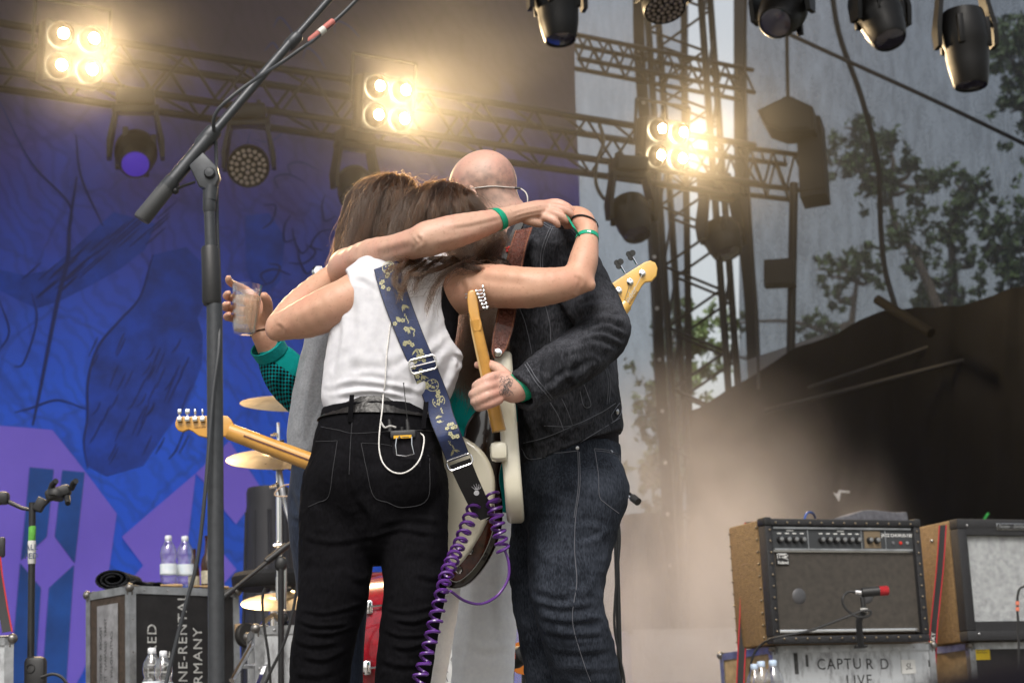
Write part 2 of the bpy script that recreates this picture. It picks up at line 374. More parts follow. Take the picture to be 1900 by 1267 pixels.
fe.append(stroke(pz([(60, 980), (130, 960), (230, 930), (340, 965)], 2.11, 0, 300), 1.6))
fe.append(stroke(pz([(130, 510), (150, 620), (100, 780), (60, 800)], 2.11, 0, 300), 1.6))
fe.append(stroke(pz([(0, 540), (40, 660), (0, 740)], 2.11, 0, 300), 1.6))
fe.append(stroke([(0, 180), (60, 300), (130, 380), (128, 440)], 2))
fe.append(stroke([(140, 250), (150, 330), (190, 420)], 2))
for k in range(46):
    x0, y0 = rr.uniform(180, 350), rr.uniform(610, 830)
    fe.append(stroke([(x0, y0), (x0 - 6, y0 + 14), (x0 - 16, y0 + rr.uniform(24, 42))], 1.3))
for k in range(40):
    t = rr.random(); x0, y0 = 60 + 220 * t + rr.uniform(-20, 20), 540 - 120 * t + rr.uniform(-30, 30)
    fe.append(stroke([(x0, y0), (x0 + 16, y0 - 14), (x0 + 36, y0 - 32)], 1.2))
for k in range(22):
    x0, y0 = rr.uniform(470, 660), rr.uniform(40, 620)
    a = rr.uniform(0, 6.3); fe.append(stroke([(x0, y0), (x0 + 22 * math.cos(a), y0 + 22 * math.sin(a)), (x0 + 30 * math.cos(a + 1), y0 + 34 * math.sin(a + 1)), (x0 + 50 * math.cos(a + 1.6), y0 + 44 * math.sin(a + 1.6))], 1.8))
ban_print('ink_lines', fe, M_INK2, 0.008)['kind'] = 'stuff'

# ---- trusses
M_TRUSS = mat('truss_black', (0.008, 0.008, 0.009), 0.45, spec=0.3, vary=0.3, vscale=12, rvary=0.1)
def truss(name, label, p0, p1, h, w, wdir, bays, group=None, upv=(0, 0, 1), m=None, rc=0.025, rb=0.010):
    """p0-p1: the lower front chord; h along upv, w along wdir"""
    m = m or M_TRUSS
    p0, p1, wdir, upv = np.array(p0, float), np.array(p1, float), np.array(wdir, float), np.array(upv, float)
    t = thing(name, label, 'truss', p0, group=group)
    offs = [np.zeros(3), upv * h, wdir * w, upv * h + wdir * w]
    for o_ in offs: rod('chord', p0 + o_, p1 + o_, rc, m, t, 10)
    for k in range(bays):
        a, c = p0 + (p1 - p0) * (k / bays), p0 + (p1 - p0) * ((k + 1) / bays); md = (a + c) / 2
        for o1, o2 in ((offs[0], offs[1]), (offs[2], offs[3])):
            rod('brace', a + o1, md + o2, rb, m, t); rod('brace', md + o2, c + o1, rb, m, t)
        for o1, o2 in ((offs[0], offs[2]), (offs[1], offs[3])):
            rod('brace', a + o1, c + o2, rb, m, t)
    return t
truss('lighting_truss', 'black box truss carrying the blinders across the back of the stage', S(-1.2, 0, 4.3), S(5.75, 0, 4.3), 0.3, 0.3, S_B, 16)
p0 = P(1073, 109, 15.0); p1 = P(1400, 172, 16.1)
truss('lighting_truss', 'thin upper truss crossing the mesh wall above the rightmost blinder', p0, p1, 0.20, 0.2, S_B, 9, rc=0.02)
p0 = P(1375, 340, 15.1); p1 = P(1500, 355, 15.5)
truss('lighting_truss', 'short truss arm reaching right from the tower to the speaker', p0, p1, 0.30, 0.25, S_B, 3, rc=0.022)
TB = P(1322, 1100, 15.6); TT = P(1322, -60, 15.6); TT[:2] = TB[:2]
wv = np.array([0.95, -0.30, 0]); wv /= np.linalg.norm(wv); dv = np.array([0.30, 0.95, 0])
truss('tower_truss', 'upright black truss tower in the bright gap of the mesh wall', TB - wv * 0.22 + np.array([0, 0, -TB[2]]), TT - wv * 0.22, 0.46, 0.4, dv, 13, upv=wv, rc=0.03, rb=0.012)

# ---- four-lamp blinders, lit
M_BULB = mat('blinder_bulb', (1, 0.9, 0.7), 0.4, emit=(1.0, 0.82, 0.50), estr=120.0)
M_REFL = mat('blinder_reflector', (0.25, 0.2, 0.14), 0.35, 1.0, rvary=0.05)
BLIND_W = 85.0
def blinder(label, px, py, sc=1.0):
    u, z = PS(px, py, -0.22); c = S(u, -0.22, z)
    t = thing('blinder_lamp', label, 'stage light', c, rot=(R_(10), 0, S_ANG), group='lit four-lamp blinders on the back truss')
    b = MB(); s = 0.20 * sc
    b.box((0, 0.09, 0), (2 * s - 0.01, 0.14, 2 * s - 0.01), bev=0.012); b.build('housing', M_BLACK, t, world=False)
    b = MB()
    for dx in (-1, 1):
        b.tube((dx * (s + 0.045), 0.09, 0), (dx * (s + 0.045), 0.09, s + 0.12), 0.012, n=6)
    b.tube((-s - 0.045, 0.09, s + 0.12), (s + 0.045, 0.09, s + 0.12), 0.012, n=6); b.build('bracket', M_BLACK, t, world=False)
    for i in (-1, 1):
        for j in (-1, 1):
            o = (i * s / 2, 0, j * s / 2)
            b = MB(); b.lathe([(0.03, 0.055), (0.05, 0.045), (0.066, 0.02), (0.072, 0.0), (0.078, 0.0), (0.078, 0.03)], (o[0], 0.01, o[2]), (0, -1, 0), 20, cap=False)
            rf = b.build('reflector', M_REFL, t, world=False)
            b = MB(); b.lathe([(0.068, 0.0), (0.06, 0.014), (0.036, 0.024), (0.0, 0.028)], (o[0], 0.0, o[2]), (0, -1, 0), 20)
            b.build('bulb', M_BULB, t, world=False)
            ld = bpy.data.lights.new('blinder_light', 'SPOT'); ld.energy = BLIND_W; ld.color = (1.0, 0.72, 0.40); ld.spot_size = R_(150); ld.spot_blend = 0.9; ld.shadow_soft_size = 0.04
            lo = bpy.data.objects.new('lamp_light', ld); COL.objects.link(lo); lo.parent = t
            lo.location = (o[0], -0.07, o[2]); lo.rotation_euler = (R_(-90), 0, 0)
    return t
blinder('lit four-lamp blinder at the far left of the truss', 140, 98, 0.95)
blinder('lit four-lamp blinder in the middle of the truss above the heads', 722, 192, 0.95)
blinder('lit four-lamp blinder nearest the truss tower', 1241, 268, 0.95)

# ---- moving heads and other fixtures
M_FIX = mat('fixture_black', (0.006, 0.0055, 0.0055), 0.42, spec=0.3, vary=0.2, vscale=25, rvary=0.1)
M_LENS = mat('fixture_lens', (0.03, 0.03, 0.05), 0.12, coat=1.0)
M_LED = mat('led_lens', (0.22, 0.19, 0.17), 0.15, coat=0.6)
def moving_head(label, px, py, Y, w, yaw, tilt, kind='wash', long=1.0, lens=None, name='moving_head'):
    """(px, py): middle of the head; w: its width in metres; tilt: 0 points straight down, positive towards the viewer"""
    c = P(px, py, Y); t = thing(name, label, 'stage light', c, yaw)
    hz = 0.62 * w
    top = hz + 0.40 * w * max(long, 1)
    b = MB(); b.box((0, 0, top + 0.17 * w), (0.80 * w, 0.62 * w, 0.34 * w), bev=0.05 * w)
    for s_ in (-1, 1): b.box((s_ * 0.25 * w, 0, top + 0.40 * w), (0.10 * w, 0.25 * w, 0.16 * w), bev=0.01)
    b.build('base', M_FIX, t, world=False)
    b = MB()
    for s_ in (-1, 1):
        b.prism([(s_ * 0.44 * w, -0.15 * w, top), (s_ * 0.44 * w, 0.15 * w, top), (s_ * 0.60 * w, 0.19 * w, 0.25 * w), (s_ * 0.60 * w, 0.14 * w, -0.12 * w), (s_ * 0.60 * w, -0.14 * w, -0.12 * w), (s_ * 0.60 * w, -0.19 * w, 0.25 * w)], (-s_ * 0.09 * w, 0, 0))
    b.box((0, 0, top - 0.06 * w), (0.98 * w, 0.34 * w, 0.16 * w), bev=0.03 * w); b.build('yoke', M_FIX, t, world=False)
    ax = np.array([0, -math.sin(tilt), -math.cos(tilt)])
    L = 0.95 * w * long
    b = MB()
    if kind == 'wash':
        b.lathe([(0.20 * w, -0.42 * w), (0.34 * w, -0.36 * w), (0.43 * w, -0.15 * w), (0.47 * w, 0.1 * w), (0.48 * w, 0.32 * w), (0.46 * w, 0.36 * w), (0.44 * w, 0.34 * w)], (0, 0, 0), ax, 26)
    else:
        b.lathe([(0.22 * w, -0.55 * L), (0.40 * w, -0.50 * L), (0.45 * w, -0.28 * L), (0.45 * w, 0.05 * L), (0.42 * w, 0.12 * L), (0.40 * w, 0.40 * L), (0.33 * w, 0.74 * L), (0.31 * w, 0.78 * L), (0.29 * w, 0.74 * L)], (0, 0, 0), ax, 26)
        for k in range(4):
            a = k * math.pi / 2 + 0.5; s1 = np.cross(ax, (1, 0, 0)); rad = np.array([math.cos(a), 0, 0]) + s1 * math.sin(a)
            b.box(rad * 0.43 * w - ax * 0.1 * L, (0.12 * w, 0.10 * w, 0.5 * L), bev=0.02 * w)
    hd = b.build('head', M_FIX, t, world=False, smooth=50)
    if kind == 'wash':
        e1 = np.array([1.0, 0, 0]); e2 = np.cross(ax, e1); k = 0
        for ring, nn in ((0, 1), (0.13, 6), (0.26, 12), (0.37, 18)):
            for q in range(nn):
                a = 2 * math.pi * q / nn + ring * 3; cc = ax * 0.345 * w + (e1 * math.cos(a) + e2 * math.sin(a)) * ring * w
                b = MB(); b.lathe([(0.052 * w, 0), (0.045 * w, 0.018 * w), (0.02 * w, 0.03 * w), (0, 0.032 * w)], cc, ax, 9); b.build('led', M_LED, hd, world=False)
    else:
        b = MB(); b.lathe([(0.285 * w, 0), (0.2 * w, 0.03 * w), (0, 0.045 * w)], ax * 0.745 * L, ax, 22); b.build('lens', lens or M_LENS, hd, world=False)
    return t
YW = S_ANG
moving_head('moving head on the left below the blinder with reflected violet light painted as a dim lens glow', 252, 285, 11.6, 0.29, YW - 0.4, R_(48), 'spot', 0.78, mat('violet_reflection_glow', (0.05, 0.02, 0.4), 0.3, emit=(0.10, 0.03, 0.9), estr=0.12))  # lens emission stands in for violet light reflected by the head
moving_head('moving head wash light with round led face under the left truss', 462, 305, 12.0, 0.28, YW - 0.5, R_(62), 'wash')
moving_head('dim wash light hanging in the golden haze above the two dark-haired heads', 660, 345, 12.6, 0.28, YW, R_(30), 'wash')
moving_head('dark moving head hanging from the truss just left of the tower', 1172, 400, 13.2, 0.30, YW - 0.2, R_(25), 'spot', 0.80)
moving_head('dark wash light hung in front of the upright tower', 1340, 440, 14.6, 0.34, YW, R_(20), 'spot', 0.62)
moving_head('long dark moving head at the top above the bald head', 1034, 8, 10.2, 0.27, 0.2, R_(8), 'spot', 1.12)
moving_head('round wash light cut by the top edge beside the upper truss', 1228, -4, 11.0, 0.27, 0.3, R_(22), 'wash')
moving_head('dark tilted moving head at the top right of the tower', 1452, 22, 10.6, 0.30, -0.5, R_(50), 'spot', 0.78)
moving_head('dark moving head with open yoke, second from the right at the top', 1634, 34, 10.4, 0.29, 0.4, R_(24), 'spot', 0.80)
moving_head('long dark profile light hanging at the top right corner', 1792, 78, 9.8, 0.27, 0.1, R_(3), 'spot', 1.25)
p0 = P(960, -170, 10.6); p1 = P(2000, -130, 10.2)
truss('lighting_truss', 'front truss above the picture holding the row of dark moving heads', p0, p1, 0.3, 0.3, (0, 1, 0), 8)

M_SPK = mat('speaker_box', (0.010, 0.010, 0.010), 0.7, bump=0.1, bscale=200)
def spk(name, label, pxs, Y, dep):
    q = [P(x, y, Y) for x, y in pxs]; c = sum(q) / len(q)
    t = thing(name, label, 'speaker', c); b = MB(); b.prism(q, (0.25 * dep, dep, 0.0)); b.build('cabinet', M_SPK, t, smooth=30)
    cc = c + np.array([0, -0.006, 0]); b = MB(); b.prism([cc + (p_ - c) * 0.86 for p_ in q], (0, -0.008, 0)); b.build('grille', mat('speaker_grille', (0.012, 0.012, 0.012), 0.6, bump=0.5, bscale=500), t)
    return t
spk('hanging_speaker', 'slanted dark speaker hanging right of the tower', [(1405, 205), (1462, 177), (1508, 198), (1512, 240), (1452, 243), (1420, 232)], 14.9, 0.35)
spk('hanging_speaker', 'tall dark speaker column hung beside the slanted speaker', [(1476, 210), (1522, 215), (1533, 358), (1484, 366)], 15.1, 0.35)
t = spk('junction_box', 'small dark box fixed to the thin pole by the mesh wall', [(1417, 482), (1474, 478), (1475, 527), (1417, 530)], 14.9, 0.12)
t['category'] = 'box'
tp = thing('support_pole', 'thin dark pole rising before the mesh wall below the speakers', 'pole', P(1466, 700, 15.1)); a_ = P(1466, 720, 15.1); c_ = P(1473, 340, 15.1); rod('tube', a_, c_, 0.035, M_TRUSS, tp, 10)
rod('foot', a_ - np.array([0, 0, a_[2]]), a_, 0.03, M_TRUSS, tp, 10)

# ---- mesh wall behind the stage (bright sky and trees show through it)
def scrim_mat(name, dens, tint):
    m = bpy.data.materials.new(name); m.use_nodes = True; n, l = m.node_tree.nodes, m.node_tree.links; n.clear()
    tc = n.new('ShaderNodeTexCoord'); mp = n.new('ShaderNodeMapping'); mp.inputs['Scale'].default_value = (5, 5, 1.5); l.new(tc.outputs['Object'], mp.inputs[0])
    t = n.new('ShaderNodeTexNoise'); t.inputs['Scale'].default_value = 2.0; t.inputs['Detail'].default_value = 6; t.inputs['Roughness'].default_value = 0.7; l.new(mp.outputs[0], t.inputs['Vector'])
    t2 = n.new('ShaderNodeTexNoise'); t2.inputs['Scale'].default_value = 70; t2.inputs['Detail'].default_value = 2; l.new(tc.outputs['Object'], t2.inputs['Vector'])
    a = n.new('ShaderNodeMath'); a.operation = 'MULTIPLY_ADD'; a.inputs[1].default_value = 0.7; l.new(t2.outputs[0], a.inputs[0]); l.new(t.outputs[0], a.inputs[2])
    r = n.new('ShaderNodeMapRange'); r.inputs[1].default_value = 0.55; r.inputs[2].default_value = 1.15; r.inputs[3].default_value = dens + 0.11; r.inputs[4].default_value = dens - 0.11; l.new(a.outputs[0], r.inputs[0])
    tr = n.new('ShaderNodeBsdfTransparent'); tr.inputs[0].default_value = (0.86, 0.92, 1.0, 1)
    df = n.new('ShaderNodeBsdfDiffuse'); df.inputs[0].default_value = (*tint, 1)
    tl = n.new('ShaderNodeBsdfTranslucent'); tl.inputs[0].default_value = (*tint, 1)
    m1 = n.new('ShaderNodeMixShader'); m1.inputs[0].default_value = 0.3; l.new(df.outputs[0], m1.inputs[1]); l.new(tl.outputs[0], m1.inputs[2])
    m2 = n.new('ShaderNodeMixShader'); l.new(r.outputs[0], m2.inputs[0]); l.new(tr.outputs[0], m2.inputs[1]); l.new(m1.outputs[0], m2.inputs[2])
    o = n.new('ShaderNodeOutputMaterial'); l.new(m2.outputs[0], o.inputs[0]); return m
M_SCRIM = scrim_mat('mesh_scrim', 0.56, (0.15, 0.15, 0.17)); M_SCRIM2 = scrim_mat('mesh_scrim_dense', 0.74, (0.095, 0.098, 0.112))
M_HEM = mat('scrim_hem', (0.012, 0.012, 0.014), 0.8)
def wall_at(path, x, y):
    """point on a plan polyline of (px, Y) under pixel x, y"""
    for (xa, Ya), (xb, Yb) in zip(path[:-1], path[1:]):
        if xa <= x <= xb: return P(x, y, Ya + (Yb - Ya) * (x - xa) / (xb - xa))
    return P(x, y, path[-1][1] if x > path[-1][0] else path[0][1])
def sheet(name, label, path, top, bot, m, parent_cat='mesh wall', fold=0.03, nx=50, ny=30):
    xs = np.linspace(path[0][0], path[-1][0], nx + 1); vv, ff = [], []; top = [tuple(q) for q in catmull([np.array(q, float) for q in top], 6)]
    t = thing(name, label, parent_cat, wall_at(path, path[0][0], 1250))
    for j in range(ny + 1):
        for i, x in enumerate(xs):
            yt, yb = np.interp(x, [q[0] for q in top], [q[1] for q in top]), np.interp(x, [q[0] for q in bot], [q[1] for q in bot])
            q = wall_at(path, x, yt + (yb - yt) * j / ny)
            q = q + np.array([0, fold * (math.sin(x * 0.05 + 0.004 * j * j) + 0.5 * math.sin(x * 0.11 + j * 0.3)), 0]); vv.append(q)
    for j in range(ny):
        for i in range(nx): a = j * (nx + 1) + i; ff.append((a, a + 1, a + nx + 2, a + nx + 1))
    b = MB(); b.add(vv, ff); b.build('cloth', m, t, smooth=180); return t
W1 = [(1020, 15.6), (1278, 16.9)]
W2 = [(1372, 17.2), (1560, 16.6), (1800, 15.2), (2150, 12.6)]
t1 = sheet('mesh_scrim', 'grey see-through mesh wall left of the truss tower', W1, [(1020, -160), (1310, -160)], [(1020, 1420), (1310, 1420)], M_SCRIM)
t2_ = sheet('mesh_scrim', 'wide grey see-through mesh wall right of the truss tower with trees behind', W2, [(1372, -160), (2150, -220)], [(1372, 720), (1542, 660), (1732, 600), (1900, 570), (2150, 520)], M_SCRIM2)
def hem(t, path, pts, w, name='hem', off=-0.05):
    c = [wall_at(path, x, y) + np.array([0, off, 0]) for x, y in catmull([(float(x), float(y)) for x, y in pts], 6)]
    b = MB(); b.strip(c, np.array([w, 0, 0]), np.array([0, -1, 0]), 0.004); return b.build(name, M_HEM, t)
hem(t1, W1, [(1184, -100), (1186, 100), (1202, 300), (1216, 520), (1224, 700), (1236, 900), (1250, 1300)], 0.05)
hem(t1, W1, [(1268, -100), (1269, 160), (1272, 330), (1275, 520), (1277, 700), (1278, 900), (1278, 1300)], 0.03)
hem(t2_, W2, [(1372, -100), (1373, 250), (1377, 400), (1392, 560), (1398, 690)], 0.06)
b = MB()
for k in range(11):
    y = 100 + k * 95; x = np.interp(y, [-100, 100, 300, 520, 700, 900, 1300], [1184, 1186, 1202, 1216, 1224, 1236, 1250])
    b.lathe([(0.016, 0), (0.016, 0.006), (0.008, 0.006), (0.008, 0)], wall_at(W1, x, y) + np.array([0, -0.058, 0]), (0, -1, 0), 10)
b.build('eyelets', M_STEEL, t1)['kind'] = 'stuff'
def hang(name, label, pts, Y, r, cat='cable', m=None):
    Ys = Y if hasattr(Y, '__len__') else [Y] * len(pts)
    q = catmull([P(x, y, YY) for (x, y), YY in zip(pts, Ys)], 6); b = MB(); b.sweep(q, r, 6)
    o = b.build(name, m or M_CABLE); tag(o, label, cat); return o
hang('hanging_cable', 'black cable hanging in a long curve over the mesh wall', [(1538, -60), (1556, 60), (1598, 180), (1628, 300), (1634, 420), (1642, 500), (1662, 572)], 14.6, 0.022)
hang('guy_rope', 'taut dark rope running diagonally down to the right edge', [(1460, 62), (1560, 108), (1740, 190), (1960, 296)], 14.4, 0.016, 'rope')
hang('hanging_cable', 'thin cable dropping from the top to the slanted speaker', [(1460, -40), (1460, 80), (1462, 180)], 14.9, 0.016)
hang('hanging_cable', 'thin cable hanging straight down just right of the tower', [(1384, -20), (1382, 200), (1392, 400), (1402, 560), (1408, 720)], 14.9, 0.013)
hang('hanging_cable', 'looped cable beside the dark moving head left of the tower', [(1112, 230), (1120, 262), (1108, 300), (1106, 340), (1120, 368), (1140, 372)], 13.4, 0.014)

# ---- black tarpaulin low on the right, with folds, and poles in front of it
M_TARP = mat('black_tarp', (0.0040, 0.0044, 0.0056), 0.8, spec=0.08, vary=0.35, vscale=1.3, bump=0.35, bscale=5, rvary=0.15)
W3 = [(1280, 15.5), (1560, 14.4), (1800, 13.2), (2150, 11.2)]
sheet('tarpaulin', 'black tarpaulin sagging low behind the amplifiers', W3, [(1290, 760), (1390, 700), (1470, 650), (1542, 622), (1647, 574), (1732, 572), (1816, 557), (1900, 528), (2150, 440)], [(1280, 1440), (2150, 1440)], M_TARP, 'tarpaulin', 0.045)
t = thing('grey_panel', 'pale grey cloth panel showing above the black tarpaulin by the tower', 'cloth panel', P(1440, 700, 15.9))
b = MB(); b.prism([P(1386, 668, 15.9), (P(1480, 636, 15.9)), P(1535, 618, 15.8), P(1490, 690, 15.8), P(1390, 735, 15.9)], (0, 0.02, 0)); b.build('cloth', mat('grey_cloth', (0.16, 0.16, 0.175), 0.8, vary=0.15, vscale=3), t)
tp = thing('leaning_pole', 'dark scaffold tube leaning over the top of the black tarpaulin', 'pole', P(1690, 620, 13.2)); rod('tube', P(1628, 556, 13.4), P(1728, 618, 13.0), 0.035, mat('scaffold', (0.0035, 0.0035, 0.0035), 0.9, spec=0.1), tp, 10)
for k, (a_, c_, YY) in enumerate((((1420, 762), (1900, 640), 13.6), ((1500, 720), (1900, 585), 13.7))):
    tp = thing('tarp_rail', ['thin rail rising to the right across the black tarpaulin, lower one', 'thin rail rising to the right across the black tarpaulin, upper one'][k], 'rail', P(*c_, YY))
    rod('tube', P(*a_, YY + 0.4), P(*c_, YY - 0.5), 0.016, mat('dull_rail', (0.008, 0.008, 0.009), 0.7), tp)
tp = thing('bright_fleck', 'white patch painted as sky light through a tear in the black tarpaulin above the left amplifier', 'tape', P(1560, 916, 14.1))  # white shape stands in for bright sky showing through a tear
b = MB(); b.prism([P(x, y, 14.05) for x, y in [(1546, 913), (1553, 916), (1557, 909), (1577, 911), (1576, 914), (1560, 913), (1557, 930), (1553, 924)]], (0, 0.006, 0)); b.build('strip', M_WHITE, tp)
tp = thing('bright_fleck', 'green scrap of tape tied to the rail behind the right amplifier', 'tape', P(1830, 955, 12.6))
b = MB(); b.prism([P(x, y, 12.55) for x, y in [(1824, 962), (1828, 964), (1836, 952), (1832, 950)]], (0, 0.006, 0)); b.build('strip', mat('green_tape', (0.02, 0.35, 0.06), 0.5), tp)

# ---- trees behind the mesh
M_BARK = mat('bark', (0.10, 0.08, 0.06), 0.9, vary=0.3, vscale=10, bump=0.5, bscale=20)
M_LEAF = bpy.data.materials.new('leaf'); M_LEAF.use_nodes = True
n, l = M_LEAF.node_tree.nodes, M_LEAF.node_tree.links; b = n['Principled BSDF']; b.inputs['Roughness'].default_value = 0.6
gi = n.new('ShaderNodeNewGeometry'); cr = n.new('ShaderNodeValToRGB'); cr.color_ramp.elements[0].color = (0.035, 0.07, 0.02, 1); cr.color_ramp.elements[1].color = (0.10, 0.15, 0.045, 1)
l.new(gi.outputs['Random Per Island'], cr.inputs[0]); l.new(cr.outputs[0], b.inputs['Base Color'])
def tree(label, trunk, clumps, Y, seed, leaf=0.06, name='tree'):
    """trunk: pixel polyline from the ground up; clumps: (px, py, radius px)"""
    rg = np.random.default_rng(seed); k = mpp(Y)
    base = P(*trunk[0], Y); base[2] = -1.5
    t = thing(name, label, 'tree', base, group='trees behind the mesh wall')
    pts = [base] + [P(x, y, Y) for x, y in trunk]; pts = catmull(pts, 5); b = MB()
    b.sweep(pts, list(np.linspace(0.09, 0.025, len(pts))), 8)
    for (cx, cy_, cr_) in clumps:
        c = P(cx, cy_, Y); i = int(np.argmin([np.linalg.norm(p - c) + max(0, p[2] - c[2]) * 2 for p in pts])); p = pts[i]
        md = (p + c) / 2 + rg.normal(0, 0.08, 3); b.sweep(catmull([p, md, c + rg.normal(0, 0.05, 3)], 4), list(np.linspace(0.045, 0.012, 9)), 5)
        for _ in range(5):
            d = rg.normal(0, 1, 3); d /= np.linalg.norm(d); b.tube(c, c + d * cr_ * k * 0.8, 0.014, 0.004, 4)
    b.build('trunk', M_BARK, t)
    V, Fc = [], []
    for (cx, cy_, cr_) in clumps:
        c = P(cx, cy_, Y); r = cr_ * k; n_ = int(230 * (cr_ / 30) ** 1.7)
        sub = c + rg.normal(0, 0.62, (max(4, n_ // 16), 3)) * r
        for q in range(n_):
            s_ = sub[rg.integers(len(sub))]; p = s_ + rg.normal(0, 0.15, 3) * r
            a = rg.normal(0, 1, 3); a /= np.linalg.norm(a); e2 = np.cross(a, rg.normal(0, 1, 3)); e2 /= np.linalg.norm(e2)
            L = leaf * rg.uniform(0.6, 1.3); i0 = len(V); V += [p - a * L, p + e2 * L * 0.42, p + a * L, p - e2 * L * 0.42]; Fc.append((i0, i0 + 1, i0 + 2, i0 + 3))
    b = MB(); b.add(V, Fc)
    me = bpy.data.meshes.new('crown'); iv = np.array(base); me.from_pydata([tuple(np.array(q) - iv) for q in b.v], [], b.f); link('crown', me, M_LEAF, t)
    return t
tree('slim tree behind the mesh with a leaning trunk and loose leaf clumps', [(1760, 690), (1735, 560), (1700, 480), (1660, 410), (1650, 340)], [(1590, 240, 38), (1620, 290, 34), (1640, 350, 36), (1680, 430, 40), (1695, 300, 26), (1600, 330, 26), (1710, 345, 30), (1735, 330, 26), (1560, 300, 30), (1690, 470, 30), (1650, 260, 18)], 24, 1)
tree('straight slender tree behind the mesh right of the leaning one', [(1775, 690), (1770, 520), (1765, 430), (1780, 370)], [(1790, 340, 30), (1770, 400, 36), (1800, 380, 26), (1760, 440, 30), (1740, 520, 28), (1785, 480, 24), (1820, 350, 20), (1775, 560, 34), (1720, 550, 26)], 25, 2)
tree('leafy tree behind the mesh at the right picture edge', [(1990, 690), (1950, 480), (1930, 350), (1920, 200)], [(1880, 60, 40), (1860, 100, 34), (1900, 130, 44), (1870, 190, 30), (1900, 210, 36), (1850, 420, 34), (1880, 460, 38), (1860, 500, 34), (1905, 420, 40), (1900, 530, 40), (1840, 460, 20), (1950, 300, 40)], 23, 3)
tree('low leafy tree behind the mesh left of the truss tower', [(1245, 900), (1245, 760), (1250, 680)], [(1255, 640, 42), (1275, 700, 40), (1235, 720, 40), (1215, 750, 34), (1262, 590, 26), (1250, 790, 44), (1200, 770, 24), (1290, 620, 30), (1240, 850, 44), (1205, 880, 34), (1220, 960, 30)], 22, 4)
tree('small tree behind the mesh below the speakers', [(1570, 700), (1580, 600), (1590, 520)], [(1565, 490, 30), (1530, 500, 24), (1600, 470, 22), (1620, 520, 24), (1560, 540, 24), (1490, 610, 20), (1530, 600, 26), (1345, 600, 30), (1340, 660, 30)], 26, 5)
# ---- stage smoke: it glows round the lamps
def volume_mat(name, dens, col, noise=None, g=0.2):
    m = bpy.data.materials.new(name); m.use_nodes = True; n, l = m.node_tree.nodes, m.node_tree.links; n.clear()
    pv = n.new('ShaderNodeVolumePrincipled'); pv.inputs['Color'].default_value = (*col, 1); pv.inputs['Density'].default_value = dens; pv.inputs['Anisotropy'].default_value = g
    if noise:      # billows inside a unit ball, thinning out towards its rim
        tc = n.new('ShaderNodeTexCoord'); ns = n.new('ShaderNodeTexNoise'); ns.inputs['Scale'].default_value = noise; ns.inputs['Detail'].default_value = 3; ns.inputs['Distortion'].default_value = 0.8; l.new(tc.outputs['Object'], ns.inputs['Vector'])
        mr = n.new('ShaderNodeMapRange'); mr.inputs[1].default_value = 0.34; mr.inputs[2].default_value = 0.70; l.new(ns.outputs[0], mr.inputs[0])
        ln = n.new('ShaderNodeVectorMath'); ln.operation = 'LENGTH'; l.new(tc.outputs['Object'], ln.inputs[0])
        fo = n.new('ShaderNodeMapRange'); fo.interpolation_type = 'SMOOTHSTEP'; fo.inputs[1].default_value = 0.0; fo.inputs[2].default_value = 1.0; fo.inputs[3].default_value = dens; fo.inputs[4].default_value = 0.0; l.new(ln.outputs['Value'], fo.inputs[0])
        mu = n.new('ShaderNodeMath'); mu.operation = 'MULTIPLY'; l.new(mr.outputs[0], mu.inputs[0]); l.new(fo.outputs[0], mu.inputs[1]); l.new(mu.outputs[0], pv.inputs['Density'])
    o_ = n.new('ShaderNodeOutputMaterial'); l.new(pv.outputs[0], o_.inputs['Volume']); return m
hb = MB(); hb.prism([S(-6.5, -2.6, 0.02), S(5.7, -2.6, 0.02), S(5.7, 1.2, 0.02), S(-6.5, 1.2, 0.02)], (0, 0, 5.7))
tag(hb.build('haze', volume_mat('stage_haze', 0.006, (0.95, 0.93, 0.9)), smooth=0), 'thin theatrical haze hanging over the back of the stage', kind='stuff')
def cloud(label, c, scale, m):
    b = MB(); b.sphere((0, 0, 0), 1, 20, 14); o = b.build('smoke', m, smooth=0); o.location = Vector([float(q) for q in c]); o.scale = scale; tag(o, label, kind='stuff')
VG = volume_mat('lamp_smoke', 0.14, (0.93, 0.9, 0.85), 1.6)
cloud('smoke drifting round the middle blinder', PSw(800, 170, -0.75), (2.6, 1.0, 1.25), VG)
cloud('smoke drifting round the left blinder', PSw(165, 110, -0.6), (0.85, 0.6, 0.6), VG)
cloud('smoke drifting round the right blinder and the tower', PSw(1275, 290, -0.6), (1.2, 0.75, 0.95), VG)
c = P(1275, 1190, 10.9)
cloud('pale rosy smoke rising from the floor left of the amplifiers', (c[0], c[1], 0.5), (1.55, 1.2, 2.0), volume_mat('floor_smoke', 3.6, (0.98, 0.91, 0.88), 2.6, 0.0))
